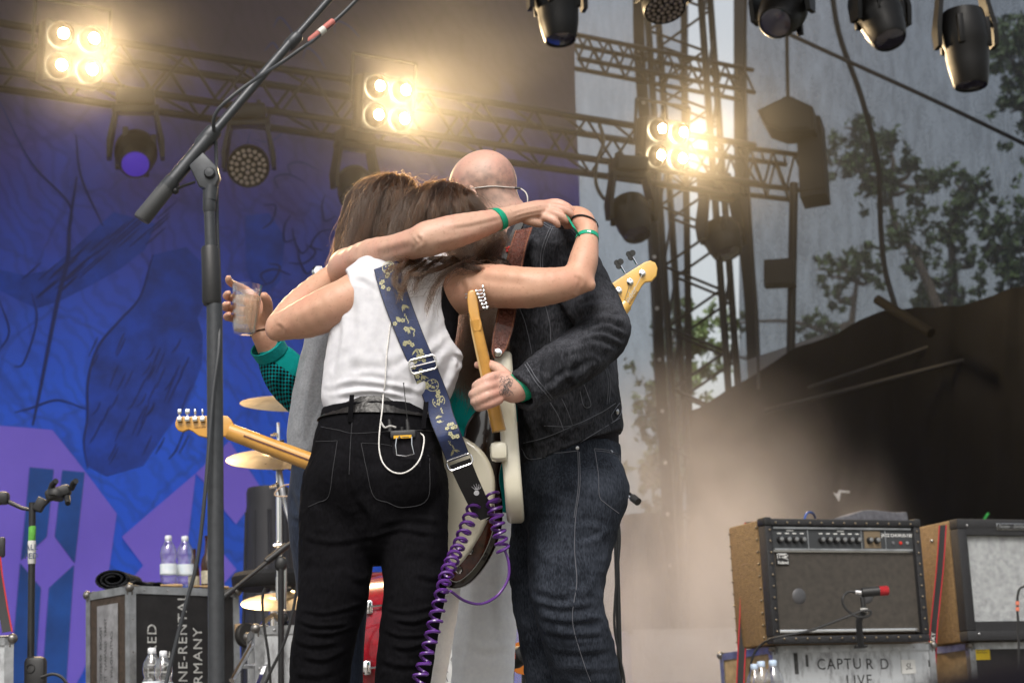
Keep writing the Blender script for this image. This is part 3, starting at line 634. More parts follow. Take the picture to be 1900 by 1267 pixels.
# ================================================================== gear on the stage
def slab(poly, d, bev=0.004, seg=3):
    """3-D outline extruded by d with rounded edges -> verts, faces"""
    bm = bmesh.new(); vv = [bm.verts.new(tuple(p)) for p in poly]; f0 = bm.faces.new(vv); r = bmesh.ops.extrude_face_region(bm, geom=[f0]); nv = [q for q in r['geom'] if isinstance(q, bmesh.types.BMVert)]
    bmesh.ops.translate(bm, verts=nv, vec=Vector([float(c) for c in d])); bmesh.ops.recalc_face_normals(bm, faces=bm.faces[:])
    ed = [e for e in bm.edges if len(e.link_faces) == 2 and e.calc_face_angle(0) > 1.0]
    bmesh.ops.bevel(bm, geom=ed, offset=bev, segments=seg, affect='EDGES', profile=0.5, clamp_overlap=True)
    bm.verts.index_update(); out = [tuple(q.co) for q in bm.verts], [tuple(q.index for q in f.verts) for f in bm.faces]; bm.free(); return out
def smooth_poly(pts, n=5):
    p = [np.array(q, float) for q in pts]; m = len(p); out = []
    for i in range(m):
        a, b, c, d = p[i - 1], p[i], p[(i + 1) % m], p[(i + 2) % m]
        for k in range(n): t = k / n; out.append(0.5 * (2 * b + (c - a) * t + (2 * a - 5 * b + 4 * c - d) * t * t + (3 * b - a - 3 * c + d) * t ** 3))
    return out
def place(mesh_name, me, loc, parent, rot=None):
    o = bpy.data.objects.new(mesh_name, me); COL.objects.link(o); o.parent = parent; o.location = loc
    if rot: o.rotation_euler = rot
    return o
def mesh_of(b, name, m, smooth=40):
    o = b.build(name, m, None, smooth=smooth); me = o.data; bpy.data.objects.remove(o); return me
_b = MB(); _b.sphere((0.003, 0.003, -0.003), 0.018, 12, 8); _b.box((0.022, 0.012, -0.012), (0.052, 0.006, 0.042), bev=0.003); _b.box((0.012, 0.022, -0.012), (0.006, 0.052, 0.042), bev=0.003); _b.box((0.022, 0.022, 0.004), (0.05, 0.05, 0.006), bev=0.002)
BALL = mesh_of(_b, 'ball_corner_mesh', mat('corner_steel', (0.20, 0.19, 0.18), 0.42, 0.9, vary=0.3, vscale=40, rvary=0.15))
_b = MB(); _b.lathe([(0.005, 0), (0.004, 0.0018), (0.0, 0.0026)], (0, 0, 0), (0, -1, 0), 8, cap=False); RIVET = _b
def flight_case(label, corner, yaw, w, d, h, m_front, m_side, group=None, name='flight_case', base=0.0):
    """corner: front left bottom; x right, y back, z up"""
    t = thing(name, label, 'flight case', (corner[0], corner[1], base), yaw, group)
    e = 0.030
    for nm, c, s_, m in (('front_panel', (w / 2, 0.008, h / 2), (w - 0.01, 0.008, h - 0.01), m_front), ('back_panel', (w / 2, d - 0.008, h / 2), (w - 0.01, 0.008, h - 0.01), m_side), ('side_panel', (0.008, d / 2, h / 2), (0.008, d - 0.03, h - 0.01), m_side), ('side_panel', (w - 0.008, d / 2, h / 2), (0.008, d - 0.03, h - 0.01), m_side), ('lid', (w / 2, d / 2, h - 0.006), (w - 0.03, d - 0.03, 0.008), m_side), ('bottom_panel', (w / 2, d / 2, 0.006), (w - 0.03, d - 0.03, 0.008), m_side)):
        b = MB(); b.box(c, s_); b.build(nm, m, t, world=False, smooth=0)
    def edge(p, q, n1, n2):
        p, q, n1, n2 = (np.array(v, float) for v in (p, q, n1, n2)); b = MB()
        b.prism([p + n1 * 0.001 + n2 * 0.001, p - n2 * e + n1 * 0.001, p - n2 * e - n1 * 0.003, p - n1 * 0.003 - n2 * 0.003, p - n1 * e - n2 * 0.003, p - n1 * e + n2 * 0.001], q - p); b.build('edge', M_ALU, t, world=False, smooth=0)
    for z, nz in ((0, -1), (h, 1)):
        for y, ny in ((0, -1), (d, 1)): edge((0, y, z), (w, y, z), (0, ny, 0), (0, 0, nz))
        for x, nx in ((0, -1), (w, 1)): edge((x, 0.002, z), (x, d - 0.002, z), (nx, 0, 0), (0, 0, nz))
    for x, nx in ((0, -1), (w, 1)):
        for y, ny in ((0, -1), (d, 1)): edge((x, y, 0.002), (x, y, h - 0.002), (nx, 0, 0), (0, ny, 0))
    for i, (x, y, z) in enumerate([(0, 0, h), (w, 0, h), (w, d, h), (0, d, h)]): place('ball_corner', BALL, (x, y, z - 0.004), t, (0, 0, i * math.pi / 2))
    b = MB()
    for k in range(int(w / 0.11)): b.add([(q[0] + 0.07 + k * 0.11, q[1] - 0.002, q[2] + h - e / 2) for q in RIVET.v], RIVET.f)
    for k in range(int(h / 0.13)): b.add([(q[0] + 0.015, q[1] - 0.002, q[2] + 0.08 + k * 0.13) for q in RIVET.v], RIVET.f)
    b.build('edge_rivets', M_STEEL, t, world=False)['kind'] = 'stuff'
    return t
M_PBLK = mat('black_laminate', (0.013, 0.012, 0.013), 0.5, vary=0.4, vscale=18, rvary=0.15, bump=0.05, bscale=120)
M_PBRN = mat('brown_laminate', (0.050, 0.034, 0.024), 0.6, vary=0.4, vscale=40, rvary=0.1, bump=0.1, bscale=200)
M_PSIL = bpy.data.materials.new('scuffed_silver'); M_PSIL.use_nodes = True; n, l = M_PSIL.node_tree.nodes, M_PSIL.node_tree.links; bs = n['Principled BSDF']; bs.inputs['Roughness'].default_value = 0.45; bs.inputs['Metallic'].default_value = 0.35
tc = n.new('ShaderNodeTexCoord'); mp = n.new('ShaderNodeMapping'); mp.inputs['Scale'].default_value = (1, 1, 0.35); l.new(tc.outputs['Object'], mp.inputs[0]); ns = n.new('ShaderNodeTexNoise'); ns.inputs['Scale'].default_value = 26; ns.inputs['Detail'].default_value = 6; ns.inputs['Roughness'].default_value = 0.7; l.new(mp.outputs[0], ns.inputs['Vector'])
cr = n.new('ShaderNodeValToRGB'); cr.color_ramp.elements[0].position = 0.30; cr.color_ramp.elements[0].color = (0.22, 0.22, 0.23, 1); cr.color_ramp.elements[1].position = 0.52; cr.color_ramp.elements[1].color = (0.52, 0.54, 0.56, 1); l.new(ns.outputs[0], cr.inputs[0]); l.new(cr.outputs[0], bs.inputs['Base Color'])
M_PTAN = mat('worn_tan_panel', (0.33, 0.24, 0.13), 0.7, vary=0.3, vscale=20, bump=0.1, bscale=80)
M_STENW = mat('stencil_white', (0.45, 0.45, 0.44), 0.8, vary=0.4, vscale=90)
M_STENK = mat('stencil_black', (0.06, 0.06, 0.06), 0.8, vary=0.6, vscale=60)
M_PAPER = mat('paper_white', (0.6, 0.6, 0.58), 0.8, vary=0.1, vscale=30)

# ---- case on the left with stencilled lettering
c = PZ(240, 1086, 0.86); YAWL = R_(44)
tL = flight_case('black flight case with white sideways stencil lettering, standing on end by the drums', (c[0], c[1]), YAWL, 0.53, 0.32, 0.86, M_PBLK, M_PBRN)
LM = wmat(tL); fx = np.array(LM.to_3x3() @ Vector((1, 0, 0))); fy = np.array(LM.to_3x3() @ Vector((0, 1, 0)))
def on_front(t, x, y, off=0.006):
    """pixel on to the front plane of a case or amplifier, in its own frame"""
    M = wmat(t); o = np.array(M.translation); ny = np.array(M.to_3x3() @ Vector((0, 1, 0))); dd = ray(x, y); tt = ((o - ny * off - CAM) @ ny) / (dd @ ny); q = CAM + dd * tt
    return np.array(M.inverted() @ Vector(q))
for body, px in (('CAPTURED', 284), ('LIVE', 309), ('BACKLINE-RENTAL', 341), ('GERMANY', 369)):
    q = on_front(tL, px, 1236, 0.0); text('stencil_lettering', body, 0.062, (q[0], 0.0032, q[2]), (0, 0, 1), (-1, 0, 0), M_STENW, tL, 0.0003, spacing=1.12, world=False)
b = MB(); b.box((0, 0.16, 0.60), (0.004, 0.15, 0.40), bev=0.001)
lab = b.build('route_label', mat('grey_label', (0.20, 0.20, 0.21), 0.7, vary=0.3, vscale=20), tL, world=False)
for k, (bd, yy) in enumerate((('TENDER  40 SERVICE', 0.205), ('TERRY  GERMANY  TOUR', 0.17), ('CAPTURED LIVE', 0.125))): text('handwriting', bd, 0.026, (-0.0028, yy, 0.60), (0, 0, -1), (0, 1, 0) if k < 0 else (0, 1, 0), M_STENK, lab, 0.0002, shear=0.2, world=False)
b = MB(); b.box((0.002, 0.20, 0.22), (0.006, 0.06, 0.06)); b.build('paper_tag', M_PAPER, tL, world=False)
# towel, bottles and sticks on top
M_TOWEL = cloth = mat('black_towel', (0.010, 0.011, 0.014), 0.95, vary=0.3, vscale=60, bump=0.8, bscale=220)
def spiral_towel(label, c, ax, L, sc=1.0):
    t = thing('rolled_towel', label, 'towel', c); ax = unit_(ax); up = np.array([0, 0, 1.0]); sd_ = np.cross(ax, up); b = MB(); prof = []
    for k in range(60):
        a = -k * 0.30; r = (0.050 - 0.00062 * k) * sc; prof.append((r * 1.75 * math.cos(a), r * 0.95 * math.sin(a) + 0.048 * sc))
    pts = [[c + sd_ * x + up * z + ax * s_ for x, z in prof] for s_ in np.linspace(0, L, 5)]; th = 0.006 * sc
    for i in range(4):
        for k in range(59): b.poly([pts[i][k], pts[i][k + 1], pts[i + 1][k + 1], pts[i + 1][k]])
    o = b.build('cloth', M_TOWEL, t, smooth=60); md = o.modifiers.new('s', 'SOLIDIFY'); md.thickness = th; md.offset = 0; return t
def unit_(v): v = np.array(v, float); return v / np.linalg.norm(v)
tz = 0.855
def on_case(t, x, y, h): return np.array(wmat(t) @ Vector((x, y, h)))
spiral_towel('black towel rolled up on the left corner of the stencilled case', on_case(tL, 0.03, 0.17, 0.860), (0.12, 1, 0), 0.20, 0.92)
M_PET = thin_glass('clear_plastic', (0.97, 0.98, 0.99), 0.10, 0.02)
M_LABEL = mat('bottle_label', (0.62, 0.72, 0.80), 0.5, col2=(0.80, 0.82, 0.84), vscale=40)
M_CAP = mat('bottle_cap_white', (0.72, 0.74, 0.78), 0.4); M_CAPB = mat('bottle_cap_blue', (0.45, 0.56, 0.72), 0.4)
M_GLASSB = mat('brown_glass', (0.16, 0.05, 0.01), 0.06, trans=0.85, ior=1.5)
def bottle(label, c, s=1.0, kind='water', cap=None, name='water_bottle', rot=0.0):
    t = thing(name, label, 'bottle', c, rot); b = MB()
    if kind == 'water':
        pr = [(0.024, 0), (0.031, 0.006), (0.0325, 0.03), (0.030, 0.045), (0.0325, 0.06), (0.0325, 0.105), (0.027, 0.118), (0.0315, 0.135), (0.0325, 0.15), (0.029, 0.172), (0.019, 0.192), (0.0135, 0.203), (0.0135, 0.212)]
        b.lathe([(r * s * 1.1, h * s) for r, h in pr], (0, 0, 0), n=24); b.build('plastic_body', M_PET, t, world=False, smooth=60)
        b = MB(); b.lathe([(0.0365 * s, 0.062 * s), (0.0365 * s, 0.104 * s)], (0, 0, 0), n=24, cap=False); b.build('label_band', M_LABEL, t, world=False)
        b = MB(); b.lathe([(0.0145 * s, 0.205 * s), (0.0148 * s, 0.209 * s), (0.0148 * s, 0.222 * s), (0.0135 * s, 0.225 * s)], (0, 0, 0), n=16); b.build('cap', cap or M_CAP, t, world=False)
    else:
        pr = [(0.026, 0), (0.030, 0.004), (0.0305, 0.11), (0.027, 0.135), (0.015, 0.16), (0.0125, 0.20), (0.0125, 0.222), (0.0135, 0.226), (0.0135, 0.232)]
        b.lathe([(r * s, h * s) for r, h in pr], (0, 0, 0), n=22); b.build('glass_body', M_GLASSB, t, world=False, smooth=60)
        b = MB(); b.lathe([(0.0309 * s, 0.03 * s), (0.0309 * s, 0.085 * s)], (0, 0, 0), n=22, cap=False); b.build('label_band', mat('beer_label', (0.55, 0.50, 0.38), 0.6, vary=0.3, vscale=60), t, world=False)
    return t
def top_at(t, x, h, dy):
    """a spot on the lid under pixel column x, dy behind the front edge"""
    q = on_front(t, x, 1090, -dy); return np.array(wmat(t) @ Vector((q[0], dy, h)))
bottle('left of the two clear water bottles standing on the stencilled case', top_at(tL, 313, 0.863, 0.09), 0.97)
bottle('right of the two clear water bottles standing on the stencilled case', top_at(tL, 344, 0.863, 0.09), 0.98, rot=1.0)
bottle('brown beer bottle just right of the two water bottles', top_at(tL, 360, 0.863, 0.17), 0.78, 'beer', name='beer_bottle')
bottle('brown beer bottle behind the microphone stand pole', top_at(tL, 387, 0.863, 0.12), 1.0, 'beer', name='beer_bottle')
M_STICK = mat('hickory', (0.52, 0.34, 0.17), 0.55, vary=0.15, vscale=40, stretch=(1, 1, 1))
for x0, x1, dy0, dy1, lb in ((298, 338, 0.05, 0.035, 'wooden drumstick lying in front of the two water bottles'), (360, 424, 0.03, 0.05, 'wooden drumstick sticking out past the right end of the stencilled case')):
    a_, c_ = top_at(tL, x0, 0.872, dy0), top_at(tL, x1, 0.872, dy1); t = thing('drumstick', lb, 'drumstick', a_); b = MB(); b.sweep([a_ + (c_ - a_) * s_ for s_ in (0, 0.06, 0.12, 0.6, 0.97, 1.0)], [0.003, 0.005, 0.004, 0.0075, 0.0078, 0.006], 10); b.build('stick', M_STICK, t)
t = thing('black_cloth', 'flat black cloth lying between the rolled towel and the bottles', 'cloth', top_at(tL, 270, 0.863, 0.12)); b = MB(); c0 = top_at(tL, 270, 0.868, 0.10)
for i in range(7):
    for k in range(4): pass
pts = [[c0 + fx * (s_ - 0.09) + fy * (r_ - 0.04) + np.array([0, 0, 0.012 + 0.008 * math.sin(s_ * 60 + r_ * 40) + 0.006 * math.sin(s_ * 25)]) for s_ in np.linspace(0, 0.20, 12)] for r_ in np.linspace(0, 0.10, 7)]
b.add([p for r in pts for p in r], [(i * 12 + k, i * 12 + k + 1, (i + 1) * 12 + k + 1, (i + 1) * 12 + k) for i in range(6) for k in range(11)]); o = b.build('cloth', M_TOWEL, t, smooth=60); md = o.modifiers.new('s', 'SOLIDIFY'); md.thickness = 0.008

# ---- low stage box with bottles in front of the case (its top is below the picture)
def low_box(label, px, py, Y, w, d):
    c = P(px, py, Y); t = thing('stage_monitor', label, 'stage monitor', (c[0], c[1], 0)); b = MB(); h = c[2]
    b.prism([(c[0] - w / 2, c[1] - d / 2, 0), (c[0] - w / 2, c[1] + d / 2, 0), (c[0] - w / 2, c[1] + d / 2, h), (c[0] - w / 2, c[1] - d / 4, h)], (w, 0, 0)); b.build('cabinet', M_SPK, t)
    b = MB(); b.prism([(c[0] - w / 2 + 0.02, c[1] - d / 2 + 0.012, 0.02), (c[0] - w / 2 + 0.02, c[1] - d / 4 - 0.015, h - 0.02), (c[0] + w / 2 - 0.02, c[1] - d / 4 - 0.015, h - 0.02), (c[0] + w / 2 - 0.02, c[1] - d / 2 + 0.012, 0.02)], (0, -0.02, 0.0)); b.build('grille', MATS['speaker_grille'], t)
    return c
c = low_box('low black wedge monitor under the pair of bottles at the bottom left', 295, 1318, 6.6, 0.5, 0.5)
k_ = 1318 - 1207
bottle('larger clear water bottle at the bottom edge before the stencilled case', P(283, 1318, 6.6), k_ * mpp(6.6) / 0.225)
bottle('smaller clear water bottle beside the larger one at the bottom left edge', P(304, 1318, 6.75), 106 * mpp(6.75) / 0.225, rot=2.0)
c = low_box('low black wedge monitor under the three bottles at the bottom right', 1432, 1340, 8.0, 0.5, 0.4)
for x, y0, Y, lb in ((1407, 1237, 8.05, 'leftmost of three clear bottles at the bottom edge by the silver case'), (1420, 1232, 7.95, 'middle of three clear bottles at the bottom edge by the silver case'), (1442, 1230, 8.05, 'rightmost of three clear bottles at the bottom edge by the silver case')): bottle(lb, P(x, 1340, Y), (1340 - y0) * mpp(Y) / 0.225, cap=M_CAPB, rot=x)

# ---- foreground boom stand
YM = 4.0
ms = thing('microphone_stand', 'tall grey boom microphone stand in the left foreground', 'microphone stand', (P(400, 1400, YM)[0], YM, 0))
M_MS = mat('stand_grey', (0.045, 0.048, 0.053), 0.42, 0.4, vary=0.15, vscale=60, rvary=0.08)
pole_b = P(402, 1430, YM); pole_b[2] = 0.02
b = MB(); b.tube(P(398, 565, YM), pole_b, 0.0165, n=18); b.build('lower_tube', M_MS, ms)
b = MB(); b.tube(P(388, 385, YM), P(391, 470, YM), 0.0115, n=16); b.build('upper_tube', M_MS, ms)
b = MB(); b.sweep([P(390, 458, YM), P(390, 462, YM), P(392, 515, YM), P(393, 560, YM), P(393, 566, YM)], [0.0165, 0.019, 0.0195, 0.020, 0.017], 18); b.build('clutch_grip', M_BLKPL, ms)
b = MB(); b.sweep([P(387, 352, YM), P(388, 362, YM), P(388, 388, YM), P(388, 394, YM)], [0.012, 0.0135, 0.0135, 0.012], 16); b.build('collar', M_MS, ms)
bd = unit_(P(450, 182, YM + 0.03) - P(335, 332, YM)); pr_ = np.cross(bd, (0, -1, 0)); pr_ /= np.linalg.norm(pr_)
hub = P(381, 327, YM); b = MB(); ring = [hub + np.array([0.030 * math.cos(a), 0, 0.030 * math.sin(a)]) for a in np.linspace(-0.9 - math.pi / 2, 1.2, 10)]
b.add(*slab([q - np.array([0, 0.012, 0]) for q in [P(352, 310, YM), P(378, 285, YM), P(404, 312, YM), P(409, 332, YM), P(402, 348, YM), P(386, 356, YM), P(370, 348, YM)]], (0, 0.024, 0), 0.003)); b.build('clamp', M_MS, ms)
b = MB(); b.lathe([(0.011, -0.004), (0.012, 0), (0.012, 0.004), (0.009, 0.008), (0, 0.009)], P(391, 325, YM) + np.array([0, -0.013, 0]), (0, -1, 0), 16); b.build('clamp_bolt', M_MS, ms)
b = MB(); b.tube(P(392, 345, YM), P(389, 372, YM), 0.0145, n=14); b.build('clamp_neck', M_MS, ms)
b = MB(); b.tube(P(312, 345, YM), P(400, 240, YM + 0.02), 0.0150, n=16); b.sweep([P(300, 360, YM), P(304, 355, YM), P(322, 334, YM)], [0.016, 0.0175, 0.0175], 16); b.sweep([P(372, 272, YM + .02), P(374, 269, YM + .02), P(397, 244, YM + .02), P(401, 240, YM + .02)], [0.0155, 0.018, 0.018, 0.015], 16); b.build('boom_clamp_tube', M_MS, ms)
b = MB(); b.sweep([P(262, 408, YM), P(264, 405, YM), P(310, 348, YM)], [0.0165, 0.0185, 0.0175], 18); b.build('counterweight', mat('counterweight_grey', (0.055, 0.057, 0.060), 0.6), ms)
b = MB(); b.tube(P(310, 348, YM), P(545, 72, YM + 0.10), 0.0105, n=14); b.build('boom_tube', M_MS, ms)
b = MB(); b.sweep([P(532, 90, YM + .1), P(535, 86, YM + .1), P(552, 68, YM + .1), P(555, 64, YM + .1)], [0.011, 0.014, 0.014, 0.0105], 14); b.build('boom_clutch', M_MS, ms)
b = MB(); b.tube(P(548, 70, YM + 0.10), P(665, -62, YM + 0.16), 0.0080, n=12); b.build('boom_extension', M_MS, ms)
b = MB(); b.sweep([P(326, 352, YM), P(340, 345, YM - .01), P(362, 338, YM - 0.015)], 0.003, 6); b.sphere(P(325, 354, YM), 0.008, 10, 8); b.build('clamp_lever', M_BLACK, ms)
for k in range(3):
    a = k * 2.09 + 0.4; b = MB(); b.tube(pole_b + np.array([0, 0, 0.08]), pole_b + np.array([0.32 * math.cos(a), 0.32 * math.sin(a), -0.008]), 0.010, n=10); b.build('leg', M_MS, ms)
# cable along the boom and down the pole
b = MB()
cpath = [P(690, -30, YM + .10), P(640, 22, YM + .09), P(585, 72, YM + .07), P(560, 90, YM + .05), P(520, 118, YM + 0.045), P(470, 150, YM + 0.0), P(430, 180, YM - 0.02), P(404, 205, YM - 0.02), P(396, 228, YM - 0.01), P(400, 262, YM + .02), P(402, 320, YM + .03), P(403, 420, YM + .025), P(407, 520, YM + .02), P(406, 640, YM - 0.015), P(396, 720, YM - .025), P(388, 820, YM - .03), P(380, 920, YM - 0.03), P(366, 1040, YM - .02), P(345, 1120, YM - .01), P(322, 1210, YM), P(300, 1300, YM), P(280, 1380, YM)]
b.sweep(catmull(cpath, 6), 0.0042, 8); o = b.build('microphone_cable', mat('cable_grey', (0.03, 0.033, 0.038), 0.5)); tag(o, 'dark cable clipped along the boom stand and hanging down its pole', 'cable')
b = MB(); b.sweep([P(574, 78, YM + .07), P(576, 75, YM + .07), P(618, 40, YM + .085), P(620, 38, YM + .085)], [0.0045, 0.0075, 0.0075, 0.0045], 12); b.build('tape_wrap', mat('salmon_tape', (0.42, 0.13, 0.11), 0.6), o)
b = MB(); b.tube(P(592, 62, YM + .074), P(602, 54, YM + .078), 0.0082, n=12); b.build('tape_wrap', mat('pale_tape', (0.5, 0.5, 0.47), 0.6), o)

# ---- guitar stand at the left
gs = thing('guitar_stand', 'black guitar stand with green tape and a white sticker on its pole', 'guitar stand', (P(58, 1400, 7.0)[0], 7.0, 0)); YG = 7.0
b = MB(); b.tube(P(60, 932, YG), P(57, 1225, YG), 0.0122, n=14); b.build('pole', M_BLACK, gs)
b = MB(); b.sweep([P(60, 976, YG), P(60, 978, YG), P(59, 1002, YG), P(59, 1003, YG)], [0.0122, 0.0132, 0.0132, 0.0122], 14); b.build('tape_wrap', mat('green_gaffer', (0.10, 0.34, 0.05), 0.7, vary=0.2, vscale=60), gs)
b = MB(); b.sweep([P(59, 1003, YG), P(59, 1004, YG), P(59, 1045, YG), P(59, 1046, YG)], [0.0122, 0.0142, 0.0138, 0.0122], 14); st = b.build('sticker', M_PAPER, gs)
text('sticker_print', 'ALL', 0.028, P(60, 1016, YG) + np.array([0, -0.0150, 0]), (1, 0, 0), (0, 0, 1), mat('navy_ink', (0.01, 0.03, 0.10), 0.6), st); text('sticker_print', 'FED', 0.028, P(60, 1032, YG) + np.array([0, -0.0150, 0]), (1, 0, 0), (0, 0, 1), MATS['navy_ink'], st)
b = MB(); b.box(P(66, 1258, YG), (0.075, 0.055, 0.15), bev=0.018); b.box(P(66, 1330, YG), (0.05, 0.045, 0.16), bev=0.01); b.build('height_grip', M_BLKPL, gs)
b = MB(); b.lathe([(0.016, 0), (0.016, 0.003), (0.013, 0.003), (0.013, 0)], P(60, 1240, YG) + np.array([0, -0.028, 0]), (0, -1, 0), 16, cap=False); b.build('grip_emblem', M_BLACK, gs)
b = MB(); b.sweep([P(58, 944, YG), P(72, 946, YG), P(92, 926, YG - 0.01)], 0.008, 8); b.build('yoke_arm', M_BLACK, gs)
b = MB(); b.box(P(74, 936, YG), (0.035, 0.03, 0.05), np.array(Matrix.Rotation(0.5, 3, 'Y')), 0.006); b.box(P(108, 914, YG - 0.02), (0.090, 0.045, 0.040), np.array(Matrix.Rotation(-0.25, 3, 'Y')), 0.012); b.lathe([(0.03, -0.012), (0.034, 0), (0.03, 0.012)], P(104, 918, YG - 0.02), (0.2, 0.3, 1), 16)
b.build('yoke', M_BLKPL, gs)
for (x0, y0, x1, y1) in ((92, 912, 104, 892), (132, 908, 141, 892), (124, 920, 126, 934)):
    b = MB(); b.sweep([P(x0, y0, YG - .02), P((x0 + x1) / 2, (y0 + y1) / 2 - 4, YG - .03), P(x1, y1, YG - .05)], [0.010, 0.012, 0.010], 10); b.build('yoke_finger', M_BLKPL, gs)
b = MB(); b.sweep([P(58, 946, YG), P(40, 942, YG), P(14, 930, YG)], [0.006, 0.007, 0.008], 8); b.build('yoke_arm', M_BLACK, gs)
b = MB(); b.box(P(4, 924, YG), (0.05, 0.045, 0.045), bev=0.012); b.build('yoke', M_BLKPL, gs)
for k in range(3):
    a = k * 2.09 + 0.9; b = MB(); q = P(66, 1360, YG); b.tube(q, np.array([q[0] + 0.32 * math.cos(a), q[1] + 0.32 * math.sin(a), 0.012]), 0.011, n=10); b.build('leg', M_BLACK, gs)
hang('floor_cable', 'thin black cable bowing out from the base of the guitar stand', [(76, 1256), (100, 1250), (120, 1262), (140, 1300)], 6.95, 0.006)
# case corner and hanging strap at the left picture edge
c = PZ(25, 1180, 0.60); yw = R_(20); flight_case('silver flight case cut off by the left picture edge', (c[0] - 0.6 * math.cos(yw), c[1] - 0.6 * math.sin(yw)), yw, 0.6, 0.4, 0.60, M_PSIL, M_PSIL)
ls = thing('guitar_strap', 'black and red strap hanging down at the far left edge', 'strap', P(10, 1170, 7.3)); b = MB(); b.strip([P(-12, 1000, 7.3), P(-4, 1070, 7.3), P(6, 1130, 7.29), P(14, 1172, 7.28)], np.array([0.018, 0, 0.002]), np.array([0, -1.0, 0]), 0.003); b.build('band', M_BLKPL, ls)
b = MB(); b.strip([P(-3, 1000, 7.296), P(5, 1070, 7.296), P(15, 1130, 7.286), P(23, 1172, 7.276)], np.array([0.0025, 0, 0]), np.array([0, -1.0, 0]), 0.004); b.build('red_edge', mat('red_webbing', (0.45, 0.02, 0.03), 0.7), ls)
hb_ = thing('hanging_buckle', 'black plastic buckle hanging at the far left edge', 'buckle', P(3, 1012, 7.3)); b = MB(); b.box(P(2, 1015, 7.3), (0.030, 0.02, 0.075), bev=0.008); b.build('shell', M_BLKPL, hb_)

# ---- amplifiers on cases, right
YA = R_(25)
M_TOLEX = mat('brown_tolex', (0.20, 0.125, 0.055), 0.65, vary=0.25, vscale=60, bump=0.5, bscale=140)
M_TOLEXK = mat('black_tolex', (0.014, 0.014, 0.016), 0.6, vary=0.2, vscale=80, bump=0.4, bscale=260)
def grille_mat(name, c1, c2, sc, bump=0.6):
    m = bpy.data.materials.new(name); m.use_nodes = True; n, l = m.node_tree.nodes, m.node_tree.links; bs = n['Principled BSDF']; bs.inputs['Roughness'].default_value = 0.7
    tc = n.new('ShaderNodeTexCoord'); mp = n.new('ShaderNodeMapping'); mp.inputs['Scale'].default_value = (sc, 0.001, sc); l.new(tc.outputs['Object'], mp.inputs[0])
    sp = n.new('ShaderNodeSeparateXYZ'); l.new(mp.outputs[0], sp.inputs[0]); outs = []
    for ax in ('X', 'Z'):
        s_ = n.new('ShaderNodeMath'); s_.operation = 'SINE'; l.new(sp.outputs[ax], s_.inputs[0]); outs.append(s_)
    mn = n.new('ShaderNodeMath'); mn.operation = 'MAXIMUM'; l.new(outs[0].outputs[0], mn.inputs[0]); l.new(outs[1].outputs[0], mn.inputs[1])
    ns = n.new('ShaderNodeTexNoise'); ns.inputs['Scale'].default_value = 40; l.new(tc.outputs['Object'], ns.inputs['Vector']); ad = n.new('ShaderNodeMath'); ad.operation = 'ADD'; l.new(mn.outputs[0], ad.inputs[0]); l.new(ns.outputs[0], ad.inputs[1])
    mr = n.new('ShaderNodeMapRange'); mr.inputs[1].default_value = 0.4; mr.inputs[2].default_value = 1.6; l.new(ad.outputs[0], mr.inputs[0])
    mx = n.new('ShaderNodeMix'); mx.data_type = 'RGBA'; mx.inputs[6].default_value = (*c1, 1); mx.inputs[7].default_value = (*c2, 1); l.new(mr.outputs[0], mx.inputs[0]); l.new(mx.outputs[2], bs.inputs['Base Color'])
    bp = n.new('ShaderNodeBump'); bp.inputs['Strength'].default_value = bump; bp.inputs['Distance'].default_value = 0.002; l.new(mn.outputs[0], bp.inputs['Height']); l.new(bp.outputs[0], bs.inputs['Normal']); return m
M_GR1 = grille_mat('brown_grille_cloth', (0.010, 0.009, 0.008), (0.085, 0.072, 0.058), 900)
M_GR2 = grille_mat('silver_grille_cloth', (0.07, 0.075, 0.08), (0.58, 0.60, 0.61), 850)
CZ = 0.545
c = PZ(1432, 1198, CZ)
case1 = flight_case('scuffed silver flight case with faded black stencil under the amplifier', (c[0], c[1]), YA, 0.84, 0.44, CZ, M_PSIL, M_PTAN)
for body, px, py in (('CAPTU', 1558, 1232), ('R', 1614, 1232), ('D', 1642, 1232), ('LIVE', 1595, 1262)):
    q = on_front(case1, px, py, 0.0); text('stencil_lettering', body, 0.066, (q[0], 0.0032, q[2]), (1, 0, 0), (0, 0, 1), M_STENK, case1, 0.0003, spacing=1.15, world=False)
q = on_front(case1, 1686, 1236, 0.0); b = MB(); b.box((q[0], 0.002, q[2]), (0.075, 0.003, 0.06)); tg_ = b.build('paper_tag', M_PAPER, case1, world=False); text('handwriting', 'SL', 0.038, (q[0], 0.0, q[2]), (1, 0, 0.1), (0, 0, 1), M_STENK, tg_, 0.0003, shear=0.3, world=False)
for x0, y0, w_, h_ in ((1478, 1228, 0.02, 0.10), (1498, 1225, 0.012, 0.05), (1726, 1230, 0.015, 0.03)):
    q = on_front(case1, x0, y0, 0); b = MB(); b.box((q[0], 0.0035, q[2]), (w_, 0.001, h_)); b.build('scuff_mark', M_STENK, case1, world=False)
def amp_shell(t, w, d, h, fr, m_side, m_frame, lean=0.0):
    b = MB(); b.box((w / 2, d / 2 + 0.02, h / 2), (w, d - 0.04, h), bev=0.008); b.build('cabinet', m_side, t, world=False)
    for nm, c_, s_ in (('frame_top', (w / 2, 0.0, h - fr / 2), (w + 0.006, 0.06, fr)), ('frame_bottom', (w / 2, 0.0, fr / 2), (w + 0.006, 0.06, fr)), ('frame_side', (fr / 2, 0.0, h / 2), (fr + 0.006, 0.058, h - 2 * fr)), ('frame_side', (w - fr / 2, 0.0, h / 2), (fr + 0.006, 0.058, h - 2 * fr))):
        b = MB(); b.box(c_, s_, bev=0.006); b.build(nm, m_frame, t, world=False)
